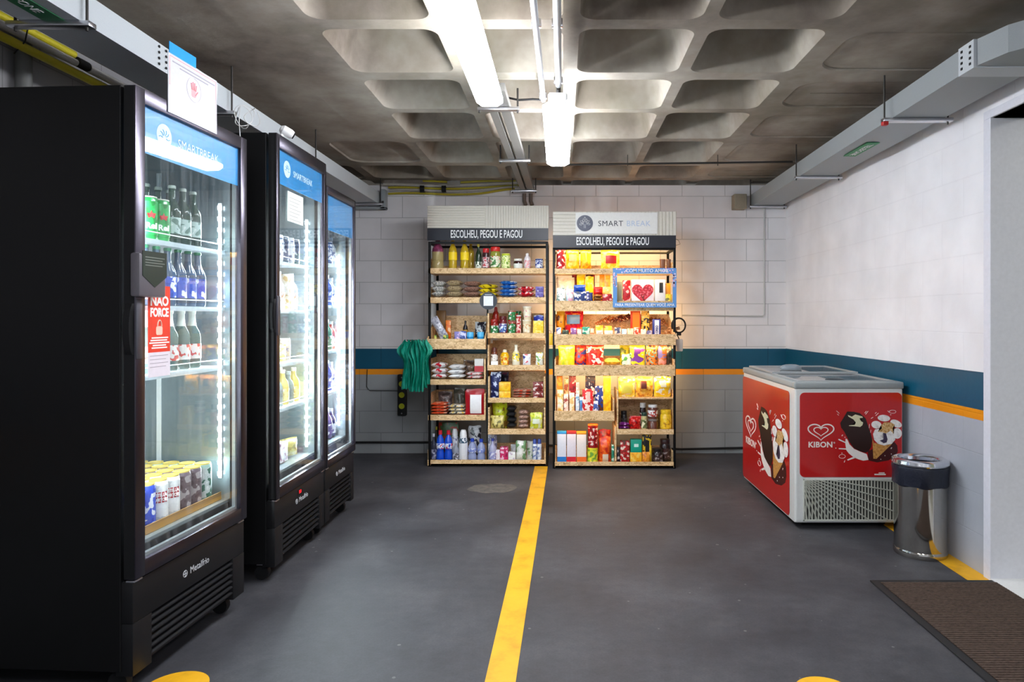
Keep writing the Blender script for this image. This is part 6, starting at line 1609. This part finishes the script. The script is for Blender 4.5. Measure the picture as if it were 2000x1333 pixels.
    for x in (0.05, W_ - 0.05):
        for y in (0.09, D_ - 0.08):
            obj('caster', add_lathe(nb(), [(0, -0.014), (0.034, -0.014), (0.037, 0), (0.034, 0.014), (0, 0.014)], 18), BLACKP, R_, loc=(x, y, 0.037), rot=(0, pi / 2, 0))
            obj('foot_plate', boxbm(x - 0.022, x + 0.022, y - 0.02, y + 0.02, 0.076, 0.0905), STEEL, R_)
    return dr

FA = Fridge((-1.422, 2.27), radians(3.4), 0.712, 2.05, 0.66, 0.452, 1.998, 0.398, 'nearest tall black fridge at the left edge, full of beer, white card on top')
FB = Fridge((-1.367, 3.26), 0.0, 0.680, 2.156, 0.70, 0.454, 2.09, 0.398, 'second tall black fridge with logo band on the glass door, in the middle', 0.036, 0.032)
FC = Fridge((-1.367, 3.953), 0.0, 0.545, 2.036, 0.66, 0.440, 1.99, 0.395, 'farthest and lowest black fridge of the three, next to the back wall', 0.018, 0.024)
dA = build_fridge(FA, (1.555, 1.312, 1.062), (0.60, 1.745, 0.046), 1.838, 0.492, (0.10, 0.62, 0.10, 0.25))
dB = build_fridge(FB, (1.556, 1.306, 1.03, 0.80), (0.55, 1.81, 0.050), 1.925, 0.50, (0.10, 0.60, 0.10, 0.26))
dC = build_fridge(FC, (1.60, 1.34, 1.06, 0.80), (0.58, 1.66, 0.050), 1.785, 0.50, (0.08, 0.48, 0.10, 0.26), blue_logo=False)

# handles
def handle(f, root_door, z0, z1, wide):
    h = obj('handle', boxbm(-0.003, 0.028, -0.006, 0.001, z0 - 0.015, z1 + 0.015, bevel=0.003), M((96, 96, 104), 0.35, 0.7), root_door)
    bm = nb(); n = 14; L = []
    for i in range(n + 1):
        t = i / n; z = z0 + (z1 - z0) * t; b = sin(pi * t) ** 0.6 * wide
        L.append([bm.verts.new(p) for p in ((-0.001, 0.004, z), (-0.003 - b, 0.010, z), (-0.003 - b, 0.032, z), (-0.001, 0.038, z))])
    for a, b_ in zip(L, L[1:]):
        for q in range(4): bm.faces.new((a[q], a[(q + 1) % 4], b_[(q + 1) % 4], b_[q]))
    bm.faces.new(L[0]); bm.faces.new(L[-1])
    obj('grip', bm, BLACKP, h)
handle(FA, dA, 1.15, 1.32, 0.016); handle(FB, dB, 1.20, 1.36, 0.010)

# ---- things on the nearest fridge
t = thing('hanging_lock', 'grey plastic lock with a dark green pointed tag on the nearest fridge door', 'lock', FA.world(0, 0, 0), (0, 0, FA.rz))
xa, xb = FA.su(268, -0.03), FA.su(322, -0.03)
z0, z1 = FA.z(300, 581, -0.03), FA.z(300, 497, -0.03)
obj('lock_body', boxbm(xa + 0.004, xb, -0.035, -0.001, z0, z1, bevel=0.008), M((92, 88, 94), 0.45), t)
xg0, xg1 = FA.su(279, -0.037), FA.su(326, -0.037); zt = FA.z(300, 492, -0.037); zb = FA.z(300, 540, -0.037); zp = FA.z(305, 562, -0.037)
bm = nb(); add_prism(bm, [(xg0, zt), (xg0, zb), ((xg0 + xg1) / 2, zp), (xg1, zb), (xg1, zt)], 0.0015)
tg = obj('tag', bm, M((10, 34, 22), 0.45), t, loc=(0, -0.0352, 0))
for i in range(4):
    obj('print_line', boxbm(xg0 + 0.012, xg1 - (0.012 + 0.012 * (i % 2)), -0.0022, -0.0014, zt - 0.022 - i * 0.009, zt - 0.019 - i * 0.009), M((110, 120, 112), 0.5), tg, smooth=False)

st = thing('warning_sticker', 'red and white warning sticker with a padlock on the nearest fridge glass', 'sticker', FA.world(0, 0.0095, 0), (0, 0, FA.rz))
xa, xb = FA.su(289, 0.009), FA.su(332, 0.009); zt, zm_, zb = 1.385, 1.152, 1.066; xm = (xa + xb) / 2; ww = xb - xa
obj('red_part', boxbm(xa, xb, -0.001, 0, zm_, zt), M((228, 62, 40), 0.45), st, smooth=False)
wp = obj('white_part', boxbm(xa, xb, -0.001, 0, zb, zm_), M((226, 218, 226), 0.45), st, smooth=False)
SW = M((248, 240, 236), 0.5)
text('sticker_text', 'NÃO', 0.046, SW, st, (xm, -0.0016, 1.330), sx=0.95, bold=0.0016)
text('sticker_text', 'FORCE', 0.042, SW, st, (xm, -0.0016, 1.290), sx=0.76, bold=0.0016)
lk = obj('padlock_print', add_prism(nb(), round_rect(xm - 0.018, xm + 0.016, 1.212, 1.243, 0.007), 0.0008), M((246, 196, 176), 0.5), st, loc=(0, -0.001, 0), smooth=False)
obj('shackle_print', add_tube(nb(), [(xm - 0.001 - 0.011 * cos(pi * i / 10), -0.0014, 1.242 + 0.022 * sin(pi * i / 10)) for i in range(11)], 0.0022, 5), M((246, 196, 176), 0.5), lk)
for i, (l, r) in enumerate(((.15, .9), (.1, .85), (.05, .95), (.2, .8), (.15, .85))):
    obj('print_line', boxbm(xa + ww * l, xa + ww * r, -0.0016, -0.001, 1.200 - i * 0.0088, 1.2048 - i * 0.0088), SW, st, smooth=False)
for i in range(4):
    obj('print_line', boxbm(xa + ww * .08, xa + ww * (.9 - .1 * (i % 2)), -0.0016, -0.001, 1.139 - i * 0.013, 1.1408 - i * 0.013), M((150, 140, 150), 0.5), wp, smooth=False)

cd = thing('notice_card', 'white notice card with a red hand on top of the nearest fridge', 'sign', FA.world(0, -0.002, 0), (0, 0, FA.rz))
xa, xb = FA.su(328, -0.003), FA.su(423, -0.003); z0, z1 = 2.008, 2.222
obj('card', boxbm(xa, xb, -0.002, 0, z0, z1), M((192, 192, 202), 0.5), cd, smooth=False)
bm = nb(); e = 0.008
for q in ((xa + e, xb - e, z1 - e - 0.0015, z1 - e), (xa + e, xa + e + 0.0012, z0 + 0.1, z1 - e), (xb - e - 0.0012, xb - e, z0 + 0.05, z1 - e)):
    add_box(bm, q[0], q[1], -0.0026, -0.002, q[2], q[3])
obj('red_border', bm, M((226, 120, 124), 0.5), cd, smooth=False)
xm = (xa + xb) / 2; zc = (z0 + z1) / 2 + 0.02
bm = nb(); add_tube(bm, [(xm + 0.045 * cos(t), -0.0024, zc + 0.045 * sin(t)) for t in [2 * pi * i / 36 for i in range(37)]], 0.0012, 5)
obj('ring_print', bm, M((206, 200, 208), 0.5), cd)
bm = nb(); add_prism(bm, round_rect(xm - 0.015, xm + 0.013, zc - 0.028, zc + 0.002, 0.008), 0.0008)
for i, (dx, L_) in enumerate(((-0.013, .024), (-0.005, .030), (0.003, .029), (0.011, .022))):
    add_tube(bm, [(xm + dx, -0.0005, zc - 0.002), (xm + dx * 1.35, -0.0005, zc - 0.002 + L_)], 0.0026, 6)
add_tube(bm, [(xm + 0.010, -0.0005, zc - 0.018), (xm + 0.024, -0.0005, zc - 0.002)], 0.0027, 6)
obj('hand_print', bm, M((236, 150, 156), 0.5), cd, loc=(0, -0.0018, 0))
for i, (l, r) in enumerate(((.08, .95), (.22, .80))):
    obj('print_line', boxbm(xa + (xb - xa) * l, xa + (xb - xa) * r, -0.0026, -0.002, z1 - 0.026 - i * 0.012, z1 - 0.022 - i * 0.012), M((150, 146, 156), 0.5), cd, smooth=False)
bc = thing('blue_card', 'bright blue card with an orange circle standing behind the white notice card', 'card', FA.world(0, 0.06, 0), (0, 0, FA.rz))
xa, xb = FA.su(331, 0.06), FA.su(383, 0.06)
obj('card', boxbm(xa, xb, 0, 0.002, 2.052, FA.z(331, 80, 0.06)), M((0, 150, 236), 0.4), bc, smooth=False)
bm = nb(); add_prism(bm, circle((xa + xb) / 2 + .005, 2.215, 0.045), 0.001); obj('orange_circle', bm, M((246, 170, 40), 0.45), bc)
hd = tag(obj('plastic_clip', boxbm(-0.03, 0.03, -0.01, 0.01, 0, 0.19, bevel=0.003), M((214, 212, 214), 0.4), None, loc=FA.world(FA.su(408, 0.05), 0.05, 2.051), rot=(0, radians(6), FA.rz)), 'small white plastic clip behind the right end of the notice card', 'clip')
# coil of wire on top between fridges
bm = nb()
cx_, cy_, cz_ = wx(478, 3.0), 3.0, wz(228, 3.0)
for (r, ph, dx) in ((0.05, 0, 0), (0.038, 1.2, 0.035), (0.045, 2.0, -0.01)):
    add_tube(bm, [(cx_ + dx + r * cos(2 * pi * i / 24 + ph) * 0.8, cy_ + 0.02 * sin(i * .5), cz_ + r * sin(2 * pi * i / 24 + ph)) for i in range(22)], 0.002, 5)
add_tube(bm, [(cx_ - 0.02, cy_, cz_ + 0.05), (cx_ - 0.03, cy_ + .01, cz_ - 0.02), (cx_ - 0.02, cy_, cz_ - 0.09)], 0.002, 5)
tag(obj('wire_coil', bm, M((206, 206, 206), 0.4)), 'loose loops of thin white wire hanging from the left duct between two fridges', 'wire')
# paper on second fridge
xa, xb = FB.su(562, 0.009), FB.su(592, 0.009)
pp = thing('paper_sheet', 'white printed sheet taped on the glass of the second fridge under the blue band', 'paper', FB.world(0, 0.0095, 0), (0, 0, FB.rz))
zp0, zp1 = FB.z(577, 435), FB.z(577, 378)
obj('sheet', boxbm(xa, xb, -0.001, 0, zp0, zp1), M((226, 230, 222), 0.5), pp, smooth=False)
for i in range(7):
    obj('print_line', boxbm(xa + 0.02, xb - 0.03 - 0.02 * (i % 3), -0.0015, -0.001, zp1 - 0.03 - i * 0.018, zp1 - 0.027 - i * 0.018), M((150, 156, 150), 0.5), pp, smooth=False)
# red digits
lk = [o for o in FB.root.children if o.name.startswith('base_panel')][0]
obj('display', boxbm(0.285, 0.345, 0.0105, 0.0125, 0.345, 0.372), BLACKP, lk, smooth=False)
text('display_digits', '5.0', 0.022, emit((255, 20, 30), 3.0), lk, (0.315, 0.0098, 0.3585))

# ---- contents of the fridges
def put(f, kind, x, y, z, w, h, body, cap, lab, name, label, cat, group=None, clear=None, labz=None, seg=14):
    loc = f.world(x, y, z)
    return make_round(kind, w, h, body, cap, lab, name, label, cat, loc, group, 1.0, clear, labz, seg)
def clone(src, loc, rz, label, group):
    r = src.copy(); COL.objects.link(r); r.location = loc; r.rotation_euler = (0, 0, rz)
    r['label'] = label
    if group: r['group'] = group
    for ch_ in list(src.children):
        c = ch_.copy(); COL.objects.link(c); c.parent = r
        for g_ in ch_.children:
            d_ = g_.copy(); COL.objects.link(d_); d_.parent = c
    return r
NTH = ['first', 'second', 'third', 'fourth', 'fifth', 'sixth', 'seventh', 'eighth', 'ninth']
ZS = 1.562
gc = put(FA, 'can', 0.24, 0.125, ZS, 0.066, 0.157, (30, 150, 70), (190, 190, 180), ((30, 156, 74), (16, 120, 50), (40, 170, 90)), 'beer_can', 'tall green beer can with red star on the top shelf, nearest the frame', 'can', 'green beer cans on the top shelf of the nearest fridge')
for (x, lab) in ((0.31, 'tall green beer can with white letters, second on the top shelf of the nearest fridge'),):
    c2 = clone(gc, FA.world(x, 0.125, ZS), FA.rz, lab, 'green beer cans on the top shelf of the nearest fridge')
st_ = [(0.013 * (1 if i % 2 == 0 else 0.42) * sin(pi * i / 5), 0.013 * (1 if i % 2 == 0 else 0.42) * cos(pi * i / 5)) for i in range(10)]
A_ = math.atan2(-gc.location.x, gc.location.y)      # turn prints to the door
for c_, rr_ in ((gc, radians(52)), (c2, radians(52))):
    c_.rotation_euler = (0, 0, rr_)
    bm = nb(); add_prism(bm, [(p[0] * 1.2, p[1] * 1.2 + 0.088) for p in st_], 0.002)
    obj('red_star', bm, M((206, 60, 60), 0.4), c_, loc=(0, -0.0335, 0))
    text('can_text', 'Rei', 0.030, M((236, 240, 236), 0.4), c_, (0, -0.0345, 0.047), bold=0.001)
gbtl = put(FA, 'beer', 0.382, 0.125, ZS, 0.062, 0.225, (70, 96, 84), (150, 160, 150), ((170, 190, 186), (90, 120, 110), (200, 210, 206)), 'beer_bottle', 'clear green long-neck bottle on the top shelf, first after the green cans', 'bottle', 'long-neck bottles on the top shelf of the nearest fridge', clear=.45)
gl = 'long-neck bottles on the top shelf of the nearest fridge'
for i, x in enumerate((0.45, 0.518)):
    clone(gbtl, FA.world(x, 0.125, ZS), FA.rz, 'clear green long-neck bottle on the top shelf, %s after the green cans' % NTH[i + 1], gl)
for i, x in enumerate((0.20, 0.27, 0.34, 0.41, 0.48)):
    clone(gbtl, FA.world(x, 0.20, ZS), FA.rz, 'green bottle in the second row of the top shelf, %s from the near frame' % NTH[i], gl)
ZS = 1.319
bb = put(FA, 'beer', 0.355, 0.125, ZS, 0.062, 0.222, (96, 116, 140), (40, 120, 80), ((60, 90, 190), (226, 230, 240), (40, 70, 160)), 'beer_bottle', 'long-neck bottle with blue label on the middle shelf, first right of the green tag', 'bottle', 'blue labelled bottles of the nearest fridge', clear=.4, labz=(.14, .5))
g2 = 'blue labelled bottles of the nearest fridge'
for i, x in enumerate((0.42, 0.485, 0.55)):
    clone(bb, FA.world(x, 0.125, ZS), FA.rz, 'long-neck bottle with blue label on the middle shelf, %s right of the green tag' % NTH[i + 1], g2)
for i, x in enumerate((0.29, 0.225)):
    clone(bb, FA.world(x, 0.125, ZS), FA.rz, 'blue labelled bottle behind the %s edge of the green tag' % ('right', 'left')[i], g2)
for i, x in enumerate((0.26, 0.33, 0.40, 0.47)):
    clone(bb, FA.world(x, 0.20, ZS), FA.rz, 'blue labelled bottle in the second row of the middle shelf, %s from the left' % NTH[i], g2)
ZS = 1.069
wb = put(FA, 'beer', 0.365, 0.125, ZS, 0.066, 0.232, (120, 146, 140), (220, 226, 216), ((226, 226, 222), (206, 90, 80), (236, 236, 232)), 'beer_bottle', 'bottle with white foil neck and oval label, first right of the red sticker', 'bottle', 'white foil bottles of the nearest fridge', clear=.4, labz=(.16, .42))
obj('foil', add_lathe(nb(), [(.0, .232), (.012, .231), (.0135, .19), (.0175, .165), (.016, .163)], 14), M((226, 232, 222), 0.35), wb)
g3 = 'white foil bottles of the nearest fridge'
for i, x in enumerate((0.44, 0.512)):
    clone(wb, FA.world(x, 0.125, ZS), FA.rz, 'bottle with white foil neck and oval label, %s right of the red sticker' % NTH[i + 1], g3)
for i, x in enumerate((0.292, 0.22)):
    clone(wb, FA.world(x, 0.125, ZS), FA.rz, 'white foil bottle behind the %s half of the red sticker' % ('right', 'left')[i], g3)
# bottom layer: cans with gold tops in a cardboard tray
fz0 = 0.506
tag(obj('cardboard_tray', add_box(boxbm(0.055, 0.655, 0.084, 0.088, 0.4935, 0.525), 0.055, 0.655, 0.088, 0.60, 0.4935, 0.499), M((150, 110, 56), 0.6), None, smooth=False,
        loc=FA.world(0, 0, 0), rot=(0, 0, FA.rz)), 'brown cardboard tray under the gold topped cans in the nearest fridge', 'tray')
kinds = [('blue', (40, 70, 190), ((50, 80, 200), (226, 230, 240), (40, 60, 170))), ('white', (226, 226, 226), ((228, 228, 228), (200, 204, 206), (236, 236, 236))), ('brown', (100, 84, 92), ((104, 86, 90), (170, 160, 160), (84, 64, 66))), ('green and white', (150, 180, 170), ((196, 206, 204), (60, 110, 90), (226, 230, 228)))]
protos = []
cols = [0, 0, 0, 1, 1, 2, 2, 3]
for ci in range(8):
    x = 0.088 + ci * 0.072
    kd = kinds[cols[ci]]
    for r in range(6):
        y = 0.128 + r * 0.069
        lb = '%s can with gold top, front row at the bottom, %s from the frame' % (kd[0], NTH[ci]) if r == 0 else 'gold topped %s can at the fridge bottom, %s column, %s row back' % (kd[0], NTH[ci], NTH[r])
        key = cols[ci]
        src = next((p for k_, p in protos if k_ == key), None)
        grp = 'gold topped cans at the bottom of the nearest fridge'
        if src is None:
            src = put(FA, 'can', x, y, fz0, 0.066, 0.156, kd[1], (214, 190, 96), kd[2], 'beer_can', lb, 'can', grp, seg=16)
            protos.append((key, src))
        else:
            src2 = clone(src, FA.world(x, y, fz0), 0, lb, grp)
            if r == 0 and cols[ci] == 1: second_white = src2
wh = [p for k_, p in protos if k_ == 1][0]
for c_ in (wh, second_white):
    c_.rotation_euler = (0, 0, radians(50))
    n = 10; bm = nb(); g = []
    for i in range(n + 1):
        a = radians(-42 + 84 * i / n)
        g.append([bm.verts.new((0.0337 * sin(a), -0.0337 * cos(a), z)) for z in (0.072, 0.112)])
    for a, b_ in zip(g, g[1:]): bm.faces.new((a[0], b_[0], b_[1], a[1]))
    obj('red_band', bm, M((180, 30, 44), 0.4), c_)
    text('can_text', 'STELLA', 0.0165, SW, c_, (0, -0.0342, 0.101), sx=0.72, bold=0.0005); text('can_text', 'ARTOIS', 0.0165, SW, c_, (0, -0.0342, 0.083), sx=0.72, bold=0.0005)

# second and third fridge
def stock_shelf(f, z, specs, ys, x0, x1, gname, where):
    protos_ = {}
    x = x0; i = 0; total = 0
    x0 += 0.018; x = x0
    while x < x1 and x + specs[i % len(specs)][1] / 2 < f.W - 0.056:
        sp = specs[i % len(specs)]
        kind, w, h, body, cap, lab, clear, noun, col = sp
        for r, y in enumerate(ys):
            key = i % len(specs)
            lb = '%s %s, %s, %s from left%s' % (col, noun.replace('_', ' '), where, NTH[min(i, 8)], '' if r == 0 else ', behind')
            if key not in protos_:
                if kind == 'bag':
                    protos_[key] = make_bag(w, h, 0.05, PR(body, cap, lab, 30, i), noun, lb, noun.split('_')[-1], f.world(x, y, z), (0, 0, f.rz + radians(-25)), i)
                    protos_[key]['group'] = gname
                elif kind == 'box':
                    protos_[key] = make_box(w, h, w * 0.9, PR(body, cap, lab, 30, i), noun, lb, noun.split('_')[-1], f.world(x, y, z), (0, 0, f.rz), group=gname)
                else:
                    protos_[key] = put(f, kind, x, y, z, w, h, body, cap, lab, noun, lb, noun.split('_')[-1], gname, clear=clear)
            else:
                clone(protos_[key], f.world(x, y, z), protos_[key].rotation_euler.z, lb, gname)
        x += w * (1.12 if kind != 'bag' else 1.0) / 2 + 0.004; i += 1; x += specs[i % len(specs)][1] * 0.56
GREYL = ((206, 210, 216), (70, 90, 130), (230, 232, 236))
stock_shelf(FB, 1.563, [('can', .062, .14, (60, 80, 100), (200, 200, 204), ((50, 74, 110), (210, 216, 222), (30, 44, 70)), None, 'drink_can', 'dark blue'), ('can', .062, .14, (190, 190, 196), (206, 206, 206), GREYL, None, 'drink_can', 'silver')], (.13, .205), .07, .60, 'drink cans on the top shelf of the second fridge', 'top shelf of the second fridge')
stock_shelf(FB, 1.313, [('box', .075, .19, (226, 222, 206), (200, 170, 110), (240, 240, 236), None, 'juice_carton', 'cream'), ('bottle', .066, .20, (216, 216, 220), (236, 236, 240), ((226, 220, 220), (214, 170, 130), (240, 240, 240)), None, 'yogurt_bottle', 'white')], (.135, .215), .075, .60, 'cartons and bottles on the second shelf of the second fridge', 'second shelf of the second fridge')
stock_shelf(FB, 1.037, [('bag', .13, .09, (236, 226, 110), (226, 226, 220), (240, 234, 170), None, 'cheese_bag', 'yellow'), ('can', .064, .12, (190, 176, 170), (206, 206, 206), ((200, 180, 160), (120, 110, 150), (226, 220, 214)), None, 'drink_can', 'beige')], (.15, .25), .11, .60, 'goods on the third shelf of the second fridge', 'third shelf of the second fridge')
stock_shelf(FB, 0.807, [('bottle', .064, .185, (226, 206, 120), (226, 226, 200), ((230, 216, 150), (240, 240, 226), (210, 180, 90)), .3, 'juice_bottle', 'yellow'), ('bottle', .06, .17, (170, 186, 186), (190, 200, 200), None, .4, 'water_bottle', 'clear')], (.13, .205), .07, .60, 'juice bottles on the fourth shelf of the second fridge', 'fourth shelf of the second fridge')
stock_shelf(FB, 0.506, [('bag', .14, .10, (206, 196, 120), (160, 150, 90), (226, 220, 170), None, 'bread_bag', 'straw coloured'), ('box', .09, .12, (190, 90, 130), (226, 200, 210), (160, 60, 100), None, 'yogurt_box', 'pink'), ('box', .09, .10, (220, 220, 226), (160, 120, 150), (236, 236, 240), None, 'yogurt_box', 'white')], (.15,), .11, .60, 'goods at the bottom of the second fridge', 'bottom of the second fridge')
for z, nm, c1, c2 in ((1.607, 'top shelf', (60, 90, 140), (200, 206, 214)), (1.347, 'second shelf', (60, 96, 170), (206, 214, 230)), (1.067, 'third shelf', (60, 120, 100), (206, 90, 80)), (0.807, 'fourth shelf', (70, 90, 170), (220, 206, 220)), (0.506, 'bottom', (110, 90, 150), (60, 60, 120))):
    stock_shelf(FC, z, [('bottle' if z != 1.607 else 'can', .064, .19 if z != 1.607 else .14, c1, (220, 224, 228), (c1, c2, (236, 236, 240)), .25, 'drink_bottle' if z != 1.607 else 'drink_can', {1.607: 'blue grey', 1.347: 'bright blue', 1.067: 'green', 0.807: 'violet blue', 0.506: 'purple'}[z]),
        ('bottle', .06, .175, c2, (200, 206, 214), ((226, 230, 236), c1, c2), .3, 'drink_bottle', 'pale')], (.13,), .06, .50, 'drinks on the %s of the farthest fridge' % nm, '%s of the farthest fridge' % nm)
